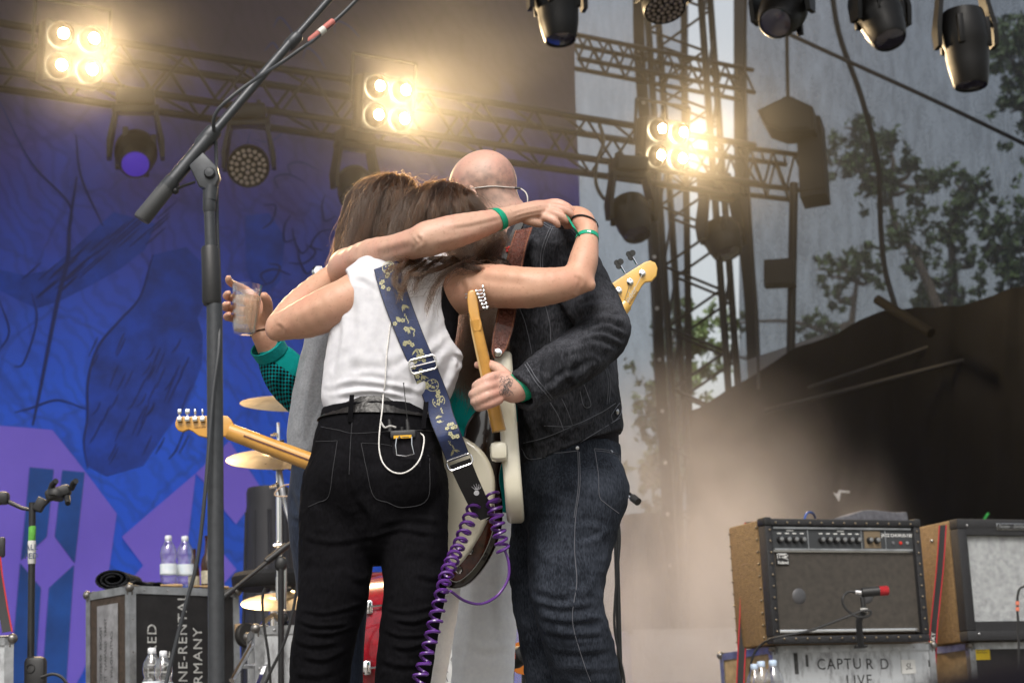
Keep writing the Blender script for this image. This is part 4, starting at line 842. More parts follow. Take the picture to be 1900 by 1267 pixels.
q = PZ(1430, 1196, CZ); q2 = PZ(1712, 1192, CZ); W1_ = float(np.linalg.norm((q2 - q)[:2])); H1 = 0.53; D1 = 0.28
a1 = thing('guitar_amplifier', 'combo amplifier with dark grille, white name badge and a row of knobs', 'amplifier', (q[0], q[1], CZ + 0.004), YA)
amp_shell(a1, W1_, D1, H1, 0.030, M_TOLEX, M_TOLEXK)
b = MB(); b.box((W1_ / 2, 0.0, 0.214), (W1_ - 0.066, 0.012, 0.345)); b.build('grille', M_GR1, a1, world=False, smooth=0)
b = MB(); b.box((W1_ / 2, -0.005, 0.052), (W1_ - 0.09, 0.010, 0.012), bev=0.002); b.box((W1_ / 2, -0.006, 0.394), (W1_ - 0.07, 0.010, 0.012), bev=0.002); b.build('silver_strips', mat('bright_strip', (0.72, 0.73, 0.74), 0.25, 0.8), a1, world=False)
zc = 0.444
b = MB(); b.box((W1_ / 2, -0.004, zc), (W1_ - 0.066, 0.016, 0.085)); pan = b.build('control_panel', mat('panel_grey', (0.045, 0.048, 0.052), 0.45, 0.2), a1, world=False, smooth=0)
b = MB(); b.box((W1_ / 2, -0.014, zc + 0.047), (W1_ - 0.085, 0.012, 0.008)); b.box((W1_ / 2, -0.014, zc - 0.045), (W1_ - 0.085, 0.012, 0.007)); b.build('panel_rail', M_ALU, a1, world=False)
_b = MB(); _b.lathe([(0.0150, 0), (0.0145, 0.008), (0.0125, 0.016), (0.0, 0.017)], (0, 0, 0), (0, -1, 0), 16); KN = mesh_of(_b, 'knob_mesh', M_BLKPL)
_b = MB(); _b.lathe([(0.0095, 0), (0.008, 0.002), (0, 0.0025)], (0, 0, 0), (0, -1, 0), 14); KC = mesh_of(_b, 'knob_cap_mesh', M_STEEL)
def kx(px): return on_front(a1, px, 996, 0.012)[0]
for px in (1446, 1460.5, 1474, 1488, 1523, 1536.5, 1550, 1563.5, 1577, 1590.5, 1612, 1625): k_ = place('knob', KN, (kx(px), -0.012, zc - 0.004), a1); place('knob_cap', KC, (0.002, -0.0172, 0.002), k_)
b = MB(); b.box((kx(1618), -0.0125, zc), (0.085, 0.002, 0.075)); b.build('channel_plate', mat('panel_tan', (0.16, 0.12, 0.075), 0.5), a1, world=False)
b = MB()
for px in (1498.5, 1597.5, 1642): b.box((kx(px), -0.0135, zc), (0.004, 0.003, 0.080))
b.build('panel_dividers', M_ALU, a1, world=False)['kind'] = 'stuff'
for dz in (0.016, -0.014): b = MB(); b.lathe([(0.009, 0), (0.009, 0.004), (0.005, 0.006), (0.004, 0.001)], (kx(1427), -0.012, zc + dz), (0, -1, 0), 14); b.build('input_jack', M_CHROME, a1, world=False)
text('badge_lettering', 'JAZZ CHORUS-120', 0.0195, (kx(1664), -0.0127, zc + 0.019), (1, 0, 0), (0, 0, 1), M_WHITE, pan, 0.0005, world=False)
for px, m_ in ((1656, mat('switch_grey', (0.12, 0.12, 0.13), 0.5)), (1670, mat('red_lamp', (0.5, 0.03, 0.02), 0.3)), (1682, M_STEEL)): b = MB(); b.lathe([(0.008, 0), (0.007, 0.004), (0, 0.005)], (kx(px), -0.012, zc - 0.014), (0, -1, 0), 12); b.build('switch', m_, a1, world=False)
b = MB()
for px, ww in ((1466, 0.035), (1560, 0.035)): b.box((kx(px), -0.0128, zc + 0.036), (ww, 0.001, 0.004))
for px in (1446, 1460.5, 1474, 1488, 1523, 1536.5, 1550, 1563.5, 1577, 1590.5, 1612, 1625): b.box((kx(px), -0.0128, zc + 0.024), (0.018, 0.001, 0.004))
b.build('panel_print', M_WHITE, pan, world=False)['kind'] = 'stuff'
bx, bz = on_front(a1, 1452, 1036, 0.01)[0], on_front(a1, 1452, 1036, 0.01)[2]
b = MB(); b.box((bx, -0.009, bz), (0.062, 0.006, 0.052)); bad = b.build('badge', M_BLKPL, a1, world=False)
text('badge_lettering', 'Roland', 0.019, (bx, -0.0125, bz - 0.017), (1, 0, 0), (0, 0, 1), M_WHITE, bad, 0.0005, world=False)
b = MB()
for k, (r_, zo) in enumerate(((0.020, 0.009), (0.012, 0.009))):
    pts = [(bx - 1.3 * r_, -0.0127, bz + zo - 0.35 * r_ - 0.003), (bx - 1.3 * r_, -0.0127, bz + zo + 0.55 * r_), (bx + 0.9 * r_, -0.0127, bz + zo + 0.55 * r_), (bx + 1.3 * r_, -0.0127, bz + zo + 0.2 * r_), (bx + 0.9 * r_, -0.0127, bz + zo - 0.12 * r_), (bx - 0.4 * r_, -0.0127, bz + zo - 0.12 * r_), (bx + 1.3 * r_, -0.0127, bz + zo - 0.62 * r_)]
    b.sweep(pts, 0.0018, 4)
b.build('badge_emblem', M_WHITE, bad, world=False)
b = MB()
for k in range(13):
    for zz in (0.018, H1 - 0.018): b.sphere((0.05 + k * (W1_ - 0.1) / 12, -0.031, zz), 0.0055, 8, 5)
for k in range(10):
    for xx in (0.018, W1_ - 0.018): b.sphere((xx, -0.030, 0.05 + k * (H1 - 0.1) / 9), 0.0055, 8, 5)
    for yy in (0.045, D1 - 0.01): b.sphere((-0.002, yy, 0.03 + k * (H1 - 0.06) / 9), 0.0055, 8, 5)
b.build('frame_studs', mat('stud_bronze', (0.22, 0.18, 0.13), 0.35, 0.9), a1, world=False)['kind'] = 'stuff'
for x in (0.012, W1_ - 0.012):
    b = MB(); b.box((x, 0.0, H1 - 0.012), (0.036, 0.066, 0.036), bev=0.007); b.build('corner_cap', M_BLKPL, a1, world=False)
for px, w_ in ((1481, 1.0), (1606, 0.75)):
    cx_ = on_front(a1, px, 1100, 0)[0]
    b = MB(); b.lathe([(0.034, 0), (0.030, 0.003), (0.015, 0.006), (0, 0.0065)], (cx_, -0.006, 0.20), (0, -1, 0), 24); b.build('dust_cap', mat('dust_cap', (0.08, 0.08, 0.085), 0.45, 0.3), a1, world=False)
# things on and before the left amplifier
t = thing('folded_towel', 'folded grey towel lying on top of the amplifier with the knobs', 'towel', np.array(wmat(a1) @ Vector((0.60, 0.10, H1)))); b = MB()
M_TOWG = mat('grey_towel', (0.10, 0.10, 0.115), 0.95, vary=0.25, vscale=50, bump=0.8, bscale=200)
pts = []
for s_ in np.linspace(0, 1, 14):
    x = 0.40 + 0.38 * s_; hh = 0.012 + 0.034 * min(1, s_ * 2.6) - 0.004 * math.sin(s_ * 9)
    pts.append([np.array(wmat(a1) @ Vector((x, 0.03 + yy, H1 + zz))) for yy, zz in ((0, 0.001), (0, hh * 0.5), (0.004, hh), (0.02, hh + 0.004), (0.16, hh + 0.003), (0.17, hh * 0.6), (0.17, 0.001))])
b.add([p for r in pts for p in r], [(i * 7 + k, i * 7 + (k + 1) % 7, (i + 1) * 7 + (k + 1) % 7, (i + 1) * 7 + k) for i in range(13) for k in range(7)] + [tuple(range(7)), tuple(13 * 7 + k for k in range(7))]); b.build('cloth', M_TOWG, t, smooth=50)
o = hang('instrument_cable', 'blue cable plugged into the amplifier with the knobs', [(1513, 962), (1508, 952), (1498, 951), (1493, 962), (1494, 975), (1500, 988)], [8.75, 8.68, 8.62, 8.58, 8.585, 8.60], 0.0055, 'cable', mat('blue_cable', (0.015, 0.06, 0.25), 0.5))
b = MB(); b.tube(P(1500, 986, 8.6), P(1508, 1000, 8.63), 0.008, n=10); b.build('plug', M_STEEL, o)
ym = 8.42
t = thing('amplifier_microphone', 'black studio microphone with red grille before the left amplifier', 'microphone', P(1610, 1098, ym))
ma, mb_ = P(1598, 1099, ym), P(1632, 1096, ym); mc = P(1649, 1095, ym); r_ = 8.5 * mpp(ym)
b = MB(); b.sweep([ma, ma + (mb_ - ma) * .06, mb_], [r_ * .8, r_, r_], 18); b.build('body', M_BLKPL, t)
b = MB(); b.sweep([mb_, mb_ + (mc - mb_) * .05, mb_ + (mc - mb_) * .85, mc], [r_, r_ * 1.02, r_ * 1.02, r_ * .8], 18); b.build('grille', mat('red_mesh', (0.38, 0.008, 0.014), 0.5, bump=0.6, bscale=700), t)
b = MB(); b.tube(P(1587, 1098, ym), ma, r_ * 0.55, n=12); b.build('connector', M_CHROME, t)
t = thing('short_stand', 'short black stand post holding the red and black microphone', 'microphone stand', P(1596, 1196, ym)); b = MB(); b.sweep([P(1600, 1108, ym), P(1602, 1125, ym), P(1603, 1138, ym)], 0.010, 10); b.build('clip', M_BLKPL, t)
b = MB(); b.sweep([P(1603, 1135, ym), P(1594, 1150, ym + 0.03), P(1595, 1175, ym + 0.06), P(1597, 1197, ym + 0.12)], [0.012, 0.014, 0.014, 0.014], 10); b.build('post', mat('post_grey', (0.03, 0.032, 0.036), 0.55), t)
b = MB(); b.tube(P(1603, 1128, ym), P(1603, 1136, ym), 0.0155, n=12); b.build('tape_wrap', M_PAPER, t)
b = MB(); b.box(P(1597, 1199, ym + 0.14), (0.05, 0.06, 0.012), bev=0.003); b.build('foot_plate', M_BLACK, t)
hang('microphone_cable', 'black cable looping from the red microphone across the amplifier front', [(1586, 1098), (1574, 1098), (1564, 1108), (1566, 1124), (1580, 1138), (1594, 1144), (1612, 1142), (1616, 1134), (1604, 1132), (1586, 1138), (1550, 1152), (1500, 1170), (1440, 1182), (1412, 1196), (1396, 1220), (1390, 1270), (1388, 1340)], [8.42, 8.42, 8.40, 8.40, 8.40, 8.39, 8.40, 8.40, 8.40, 8.40, 8.40, 8.38, 8.36, 8.42, 8.44, 8.45, 8.45], 0.0055)
# right amplifier and its case
c = PZ(1798, 1192, CZ); case2 = flight_case('black flight case with a yellow sticker under the silver-grilled amplifier', (c[0], c[1]), YA, 0.84, 0.44, CZ, M_PBLK, M_PTAN)
q = on_front(case2, 1822, 1211, 0.0); b = MB(); b.box((q[0], 0.002, q[2]), (0.088, 0.003, 0.062)); sk = b.build('sticker', mat('yellow_sticker', (0.62, 0.44, 0.01), 0.5), case2, world=False); text('sticker_print', 'D.D.', 0.026, (q[0], 0.0, q[2] + 0.017), (1, 0, 0), (0, 0, 1), M_STENK, sk, 0.0003, world=False); text('sticker_print', 'Sound & Logistics', 0.008, (q[0], 0.0, q[2] + 0.002), (1, 0, 0), (0, 0, 1), M_STENK, sk, 0.0003, world=False)
q = PZ(1790, 1191, CZ); H2 = 0.545; W2_ = 0.80; a2 = thing('guitar_amplifier', 'combo amplifier with silver sparkle grille cut off by the right picture edge', 'amplifier', (q[0], q[1], CZ + 0.004), YA)
amp_shell(a2, W2_, 0.27, H2, 0.045, M_TOLEX, M_TOLEXK)
b = MB(); b.box((W2_ / 2, 0.0, 0.275), (W2_ - 0.09, 0.016, 0.40)); b.build('grille', M_GR2, a2, world=False, smooth=0)
for z_, h_ in ((0.062, 0.045), (0.488, 0.03)): b = MB(); b.box((W2_ / 2, -0.004, z_), (W2_ - 0.09, 0.05, h_)); b.build('inner_rail', M_TOLEXK, a2, world=False)
bx = on_front(a2, 1876, 977, 0.03)[0]; b = MB(); b.box((bx, -0.031, H2 - 0.034), (0.165, 0.004, 0.030), bev=0.001); bad = b.build('badge', M_STEEL, a2, world=False); b = MB(); b.box((bx, -0.034, H2 - 0.034), (0.158, 0.002, 0.024)); b.build('badge_face', M_BLKPL, bad, world=False); text('badge_lettering', 'Fender - DeVille', 0.022, (bx, -0.0362, H2 - 0.034), (1, 0, 0), (0, 0, 1), M_CHROME, bad, 0.0005, shear=0.25, world=False)
b = MB()
for xx, zz in ((0.06, 0.03), (0.55, 0.03), (0.05, H2 - 0.03)): b.sphere((xx, -0.030, zz), 0.006, 8, 5)
for yy, zz in ((0.17, 0.47), (0.14, 0.33)): b.sphere((-0.002, yy, zz), 0.008, 8, 5)
b.build('screws', M_STEEL, a2, world=False)['kind'] = 'stuff'
M_REDW = MATS['red_webbing']
def ratchet(label, pts, Ys, wh, lettering):
    t = thing('lashing_strap', label, 'strap', P(*pts[-1], Ys[-1])); q = catmull([P(x, y, Y) for (x, y), Y in zip(pts, Ys)], 6); wv_ = np.array([wh, -0.4 * wh, 0]); b = MB(); b.strip(q, wv_, np.array([-0.5, -0.85, 0]), 0.003); b.build('webbing', M_BLKPL, t)
    for s_ in (-1, 1): b = MB(); b.strip([p + wv_ * s_ * 0.9 + np.array([-0.002, -0.0035, 0]) for p in q], wv_ * 0.12, np.array([-0.5, -0.85, 0]), 0.002); b.build('red_edge', M_REDW, t)
    if lettering: m_ = len(q) * 3 // 5; d_ = q[m_ - 4] - q[m_ + 4]; text('strap_lettering', lettering, 0.026, q[m_ + 3] + np.array([-0.004, -0.0075, 0]), d_, np.cross(d_, (0.45, 0.85, 0)), M_WHITE, t, 0.0003)
    return t
ratchet('black lashing strap with red edges down the side of the left amplifier', [(1390, 968), (1384, 1060), (1380, 1150), (1376, 1230), (1372, 1330)], [8.66, 8.68, 8.70, 8.70, 8.70], 0.017, '')
ratchet('black lashing strap with red edges and white lettering between the amplifiers', [(1750, 974), (1745, 1050), (1738, 1120), (1732, 1190), (1728, 1330)], [8.94, 8.95, 8.96, 8.96, 8.96], 0.016, 'HUSKY')
o = hang('microphone_cable', 'black cable with orange tape hanging before the silver-grilled amplifier', [(1925, 1086), (1898, 1088), (1889, 1100), (1888, 1130), (1890, 1180), (1891, 1300)], 8.5, 0.0055)
for y0, y1 in ((1115, 1122), (1126, 1133)): b = MB(); b.tube(P(1888, y0, 8.5), P(1888, y1, 8.5), 0.008, n=10); b.build('tape_wrap', mat('orange_tape', (0.55, 0.16, 0.10), 0.6), o)

# ---- drum kit corner behind the group
M_BRASS = mat('cymbal_bronze', (0.74, 0.60, 0.40), 0.30, 1.0, vary=0.12, vscale=12, rvary=0.08)
M_RED = mat('red_sparkle_shell', (0.24, 0.004, 0.012), 0.22, coat=0.8, vary=0.3, vscale=30)
def cymbal(label, px, py, Y, r, tilt=(0, 0), name='cymbal'):
    c = P(px, py, Y); t = thing(name, label, 'cymbal', c, rot=(tilt[0], tilt[1], 0)); b = MB()
    pr = [(0.012, 0.030), (0.03, 0.028), (0.05, 0.016), (0.06, 0.010)] + [(0.06 + (r - 0.06) * k / 7, 0.010 - 0.018 * (k / 7) ** 1.4) for k in range(1, 8)]; b.lathe(pr + [(q[0], q[1] - 0.0015) for q in pr[::-1]], (0, 0, 0), (0, 0, 1), 48, cap=False); b.build('plate', M_BRASS, t, world=False, smooth=30)
    b = MB(); b.lathe([(0.02, 0.030), (0.02, 0.042), (0.008, 0.044), (0.008, 0.062)], (0, 0, 0), (0, 0, 1), 14); b.build('felt_and_nut', mat('felt', (0.03, 0.03, 0.03), 0.9), t, world=False); return t
cymbal('upper bronze cymbal half hidden by the teal sleeve', 548, 744, 7.6, 0.215, (R_(19), R_(4)))
cymbal('lower bright bronze cymbal behind the guitar neck', 524, 846, 7.5, 0.215, (R_(20), R_(2)))
cymbal('pair of hi-hat cymbals low beside the black trouser leg', 532, 1110, 7.6, 0.175, (R_(17), 0), 'hi_hat')
st = thing('cymbal_stand', 'chrome cymbal stand rising left of the black trousers', 'stand', (P(519, 1400, 7.55)[0], 7.55, 0)); p_ = P(519, 1420, 7.55); p_[2] = 0.0
b = MB(); b.tube(P(518, 1075, 7.55), P(517, 852, 7.55), 0.011, n=12); b.build('tube', M_CHROME, st); b = MB(); b.tube(P(517, 858, 7.55), P(516, 784, 7.55), 0.007, n=10); b.build('rod', M_CHROME, st)
b = MB(); b.tube(P(519, 1400, 7.55), P(518, 1070, 7.55), 0.014, n=12); b.build('lower_tube', M_CHROME, st)
for (x, y, r_) in ((516, 862, 0.03), (516, 900, 0.024), (508, 902, 0.016), (516, 1010, 0.024), (510, 806, 0.014)): b = MB(); b.sphere(P(x, y, 7.53), r_ * 0.7, 10, 8, (1, 1, 0.8)); b.tube(P(x - 8, y + 2, 7.52), P(x + 6, y, 7.52), 0.006, n=8); b.build('wing_nut', M_CHROME, st)
b = MB(); b.tube(P(517, 850, 7.54), P(516, 872, 7.54), 0.022, n=14); b.build('tilter', M_BLACK, st)
for x1, y1, Y1 in ((430, 1262, 7.2), (566, 1300, 7.2), (520, 1330, 8.0)): b = MB(); b.sweep([P(508, 1140, 7.55), P(492, 1152, 7.5) if x1 < 500 else P(530, 1160, 7.5), P(x1, y1, Y1)], 0.011, 8); b.build('leg', M_CHROME, st)
b = MB(); b.tube(P(448, 1235, 7.3), P(520, 1236, 7.4), 0.009, n=8); b.build('leg_brace', M_CHROME, st)
hs_ = thing('hi_hat_stand', 'chrome hi-hat stand with splayed flat legs at the bottom left of the group', 'stand', (P(527, 1400, 7.45)[0], 7.45, 0))
b = MB(); b.tube(P(527, 1380, 7.45), P(527, 1050, 7.45), 0.010, n=12); b.build('tube', M_CHROME, hs_); b = MB(); b.sphere(P(526, 1146, 7.43), 0.02, 10, 8); b.build('collar', M_BLACK, hs_)
for x1, y1, Y1 in ((470, 1290, 7.1), (600, 1290, 7.1), (540, 1340, 7.9)): b = MB(); b.strip([P(526, 1150, 7.45), P(505, 1200, 7.3) if x1 < 500 else P(548, 1210, 7.3), P(x1, y1, Y1)], np.array([0.010, 0, 0.008]), np.array([0, -1.0, 0]), 0.005); b.build('leg', M_CHROME, hs_)
# drum microphone on its boom
dm = thing('drum_microphone_stand', 'black boom stand slanting over the hi-hat', 'microphone stand', (P(523, 1400, 7.2)[0], 7.2, 0))
b = MB(); b.sweep([P(412, 1110, 7.1), P(414, 1108, 7.1), P(432, 1094, 7.12), P(434, 1092, 7.12)], [0.011, 0.0135, 0.0135, 0.008], 12); b.build('boom_grip', M_BLKPL, dm); b = MB(); b.tube(P(432, 1094, 7.12), P(548, 1000, 7.25), 0.0075, n=10); b.build('boom', M_BLACK, dm)
b = MB(); b.tube(P(494, 1042, 7.19), P(532, 1012, 7.22), 0.013, n=12); b.build('clutch', M_BLACK, dm); b = MB(); b.sphere(P(521, 1046, 7.2), 0.024, 12, 8, (1, 0.6, 1.2)); b.build('joint', M_BLACK, dm); b = MB(); b.tube(P(521, 1050, 7.2), P(522, 1400, 7.2), 0.011, n=12); b.build('pole', M_BLACK, dm)
q = P(522, 1400, 7.2); b = MB(); b.lathe([(0.14, 0), (0.14, 0.012), (0.02, 0.025), (0.011, q[2])], (q[0], q[1], 0), (0, 0, 1), 20); b.build('base', M_BLACK, dm)
o = thing('drum_microphone', 'slim silver microphone pointing up beneath the lower cymbal', 'microphone', P(525, 900, 7.35)); b = MB(); b.sweep([P(516, 866, 7.35), P(518, 872, 7.35), P(526, 925, 7.34)], [0.009, 0.011, 0.011], 12); b.build('body', mat('mic_nickel', (0.32, 0.32, 0.33), 0.4, 0.7), o); b = MB(); b.tube(P(520, 898, 7.35), P(524, 920, 7.35), 0.0135, n=12); b.build('holder', M_BLKPL, o); b = MB(); b.sweep([P(526, 925, 7.34), P(530, 945, 7.34), P(536, 968, 7.33)], [0.009, 0.008, 0.004], 10); b.build('connector', M_STEEL, o)
hang('drum_cable', 'black cable drooping from the drum boom stand to the floor', [(492, 1090), (487, 1110), (490, 1160), (498, 1215), (502, 1270), (505, 1330)], 7.1, 0.0055); hang('drum_cable', 'black cable crossing down in front of the hi-hat stand', [(553, 1010), (552, 1080), (540, 1150), (524, 1200), (500, 1250), (480, 1300)], 7.05, 0.006)
hang('drum_cable', 'thin cable looping around the pole of the drum microphone', [(548, 820), (528, 845), (530, 865), (545, 875), (560, 890)], 7.4, 0.003, 'cable', mat('tan_wire', (0.45, 0.32, 0.22), 0.6)); hang('drum_cable', 'thin cable looping beside the slim silver microphone', [(556, 898), (528, 900), (512, 912), (514, 920), (550, 920)], 7.3, 0.003, 'cable', MATS['tan_wire'])
t = thing('drum_stool', 'round black drum stool seat behind the hi-hat', 'stool', (P(500, 1400, 8.3)[0], 8.3, 0)); q = P(505, 1092, 8.3); b = MB(); b.lathe([(0.01, 0), (0.15, 0.0), (0.165, 0.015), (0.168, 0.05), (0.155, 0.068), (0.0, 0.074)], q, (0, 0, 1), 30); b.build('seat', M_TOLEXK, t); b = MB(); b.tube(q, (q[0], q[1], 0.2), 0.016, n=10); b.build('post', M_CHROME, t)
for k in range(3): a = k * 2.09; b = MB(); b.tube((q[0], q[1], 0.26), (q[0] + 0.26 * math.cos(a), q[1] + 0.26 * math.sin(a), 0.012), 0.010, n=8); b.build('leg', M_CHROME, t)
# bass drum: white printed front head to the right, red shell to the left
bd_ = thing('bass_drum', 'red bass drum with white printed front head behind the white trousers', 'drum', (P(860, 1300, 7.3)[0], 7.3, 0)); c0 = P(850, 1190, 7.2); ax = unit_((-0.80, 0.62, 0)); Rb = 0.27; rs_ = MB(); rs_.box((c0[0] - 0.1, c0[1] + 0.25, c0[2] / 2 - 0.15), (1.0, 1.1, c0[2] - 0.30)); tag(rs_.build('drum_riser', M_PLY, smooth=0), 'low plywood drum riser', kind='structure')
b = MB(); b.lathe([(Rb, 0.02), (Rb, 0.40)], c0, ax, 48, cap=False); b.build('shell', M_RED, bd_)
for s_ in (0.0, 0.40): b = MB(); b.lathe([(Rb + 0.004, s_ - 0.018), (Rb + 0.018, s_ - 0.018), (Rb + 0.018, s_ + 0.018), (Rb + 0.004, s_ + 0.018)], c0, ax, 48, cap=False); b.build('hoop', M_RED if s_ else M_CHROME, bd_)
b = MB(); b.lathe([(Rb, 0.004), (0.0, 0.002)], c0, ax, 48, cap=False); hd = b.build('front_head', M_WHITE, bd_)
e1 = unit_(np.cross(ax, (0, 0, 1))); b = MB(); rg = random.Random(4)
for k in range(60):
    a, r_ = rg.uniform(0, 6.28), rg.uniform(0.03, 0.24); q = c0 - ax * 0.003 + e1 * r_ * math.cos(a) + np.array([0, 0, r_ * math.sin(a)]); pts = [q]
    for _ in range(6): pts.append(pts[-1] + e1 * rg.uniform(-.02, .02) + np.array([0, 0, rg.uniform(-.02, .02)]))
    b.sweep(pts, 0.0016, 4)
b.build('head_print', M_STENK, hd)['kind'] = 'stuff'
for k in range(8):
    a = k * math.pi / 4 + 0.3; rd = e1 * math.cos(a) + np.array([0, 0, 1.0]) * math.sin(a); b = MB(); b.tube(c0 + rd * (Rb + 0.014) - ax * 0.02, c0 + rd * (Rb + 0.014) + ax * 0.42, 0.004, n=6); b.build('tension_rod', M_CHROME, bd_); b = MB(); b.box(c0 + rd * (Rb + 0.010) + ax * 0.20, (0.03, 0.03, 0.05), bev=0.008); b.build('lug', M_CHROME, bd_)
# microphone at the drum, with orange windshield ring behind
t = thing('kick_microphone', 'black rounded drum microphone with an orange mark by the dark jeans', 'microphone', P(962, 1217, 6.6)); b = MB(); b.sweep([P(944, 1222, 6.62), P(946, 1222, 6.62), P(958, 1219, 6.6), P(970, 1214, 6.58), P(977, 1212, 6.575)], [0.028, 0.034, 0.036, 0.030, 0.012], 18); b.build('body', M_BLKPL, t); b = MB(); b.box(P(952, 1216, 6.55), (0.014, 0.004, 0.020), bev=0.001); b.build('mark', mat('orange_mark', (0.65, 0.10, 0.03), 0.5), t)
b = MB(); b.tube(P(950, 1232, 6.62), P(945, 1330, 6.62), 0.009, n=8); b.build('post', M_BLACK, t)
t = thing('orange_disc', 'round orange disc behind the drum microphone', 'disc', P(970, 1220, 6.8)); b = MB(); b.lathe([(0.056, 0), (0.056, 0.01), (0.0, 0.012)], P(972, 1220, 6.8), (0.1, -1, 0), 28); b.build('plate', mat('orange_paint', (0.45, 0.13, 0.01), 0.5), t); b = MB(); b.tube(P(972, 1240, 6.82), P(972, 1340, 6.82), 0.008, n=8); b.build('post', M_BLACK, t)
# tapered dark bins and a silver case behind the kit
M_BIN = mat('dark_bin_plastic', (0.018, 0.018, 0.024), 0.55, vary=0.15, vscale=6)
def bin_(label, px, ytop, ybot, Y, wt, wb):
    c = P(px, ybot, Y); h = P(px, ytop, Y)[2]; t = thing('plastic_barrel', label, 'barrel', (c[0], c[1], 0), group='dark tapered barrels at the back'); b = MB(); n_ = 32
    prof = [(wb, 0), (wb, 0.02), (wt + (wb - wt) * 0.55, h * 0.45), (wt + (wb - wt) * .5, h * 0.47), (wt + (wb - wt) * .06, h * 0.93), (wt * 1.0, h * 0.94), (wt, h * 0.985), (wt * 0.94, h)]; b.lathe(prof, (0, 0, 0), (0, 0, 1), n_); b.build('body', M_BIN, t, world=False, smooth=30)
    for k in range(9): a = k * 2 * math.pi / 9; b = MB(); b.tube((wb * 1.0 * math.cos(a), wb * math.sin(a), 0.03), (wt * 1.0 * math.cos(a), wt * math.sin(a), h * 0.92), 0.012, n=6); b.build('rib', M_BIN, t, world=False)
bin_('dark tapered plastic barrel standing behind the drum stool', 505, 905, 1300, 9.6, 0.105, 0.165); bin_('dark tapered plastic barrel fading in the smoke right of the dark jeans', 1208, 955, 1300, 12.6, 0.125, 0.24)
c = PZ(440, 1150, 0.62); sc_ = flight_case('silver flight case with a castor lying behind the hi-hat stand', (c[0] + 0.02, c[1] + 0.3), R_(12), 0.55, 0.4, 0.62, M_PSIL, M_PSIL)
t = thing('castor_wheel', 'black castor wheel on a brown block left of the hi-hat', 'wheel', P(452, 1176, 8.2)); b = MB(); b.lathe([(0.045, -0.015), (0.05, -0.008), (0.05, 0.008), (0.045, 0.015)], P(456, 1178, 8.15), (0.7, -0.7, 0), 24); b.build('tyre', M_RUBBERK := mat('castor_rubber', (0.02, 0.018, 0.017), 0.6), t); b = MB(); b.box(P(452, 1168, 8.2), (0.07, 0.05, 0.05), bev=0.006); b.build('fork', mat('castor_fork', (0.25, 0.17, 0.10), 0.5, 0.5), t)
# stand behind the jeans on the right
t = thing('microphone_stand', 'black microphone stand partly hidden behind the dark jeans', 'microphone stand', (P(1152, 1400, 6.3)[0], 6.3, 0)); b = MB(); b.tube(P(1142, 940, 6.3), P(1154, 1400, 6.3), 0.0085, n=12); b.build('pole', M_BLACK, t)
b = MB(); b.tube(P(1155, 908, 6.3), P(1175, 924, 6.25), 0.009, n=12); b.build('boom_end', M_CHROME, t); b = MB(); b.tube(P(1174, 923, 6.25), P(1184, 931, 6.23), 0.0125, n=12); b.build('rubber_cap', M_BLKPL, t); b = MB(); b.tube(P(1142, 945, 6.3), P(1158, 912, 6.3), 0.009, n=10); b.build('joint', M_BLACK, t)
q = P(1154, 1400, 6.3); b = MB(); b.lathe([(0.14, 0), (0.14, 0.012), (0.0085, 0.03), (0.0085, q[2])], (q[0], q[1], 0), (0, 0, 1), 20); b.build('base', M_BLACK, t)
hang('microphone_cable', 'black cable spiralling loosely down the stand behind the dark jeans', [(1144, 950), (1150, 1000), (1142, 1100), (1140, 1160), (1148, 1210), (1158, 1260), (1160, 1330)], 6.28, 0.0045)
c = P(1168, 1168, 12.2); flight_case('pale flight case lost in the smoke behind the stand', (c[0], c[1]), R_(20), 0.9, 0.5, c[2], M_PSIL, M_PSIL)
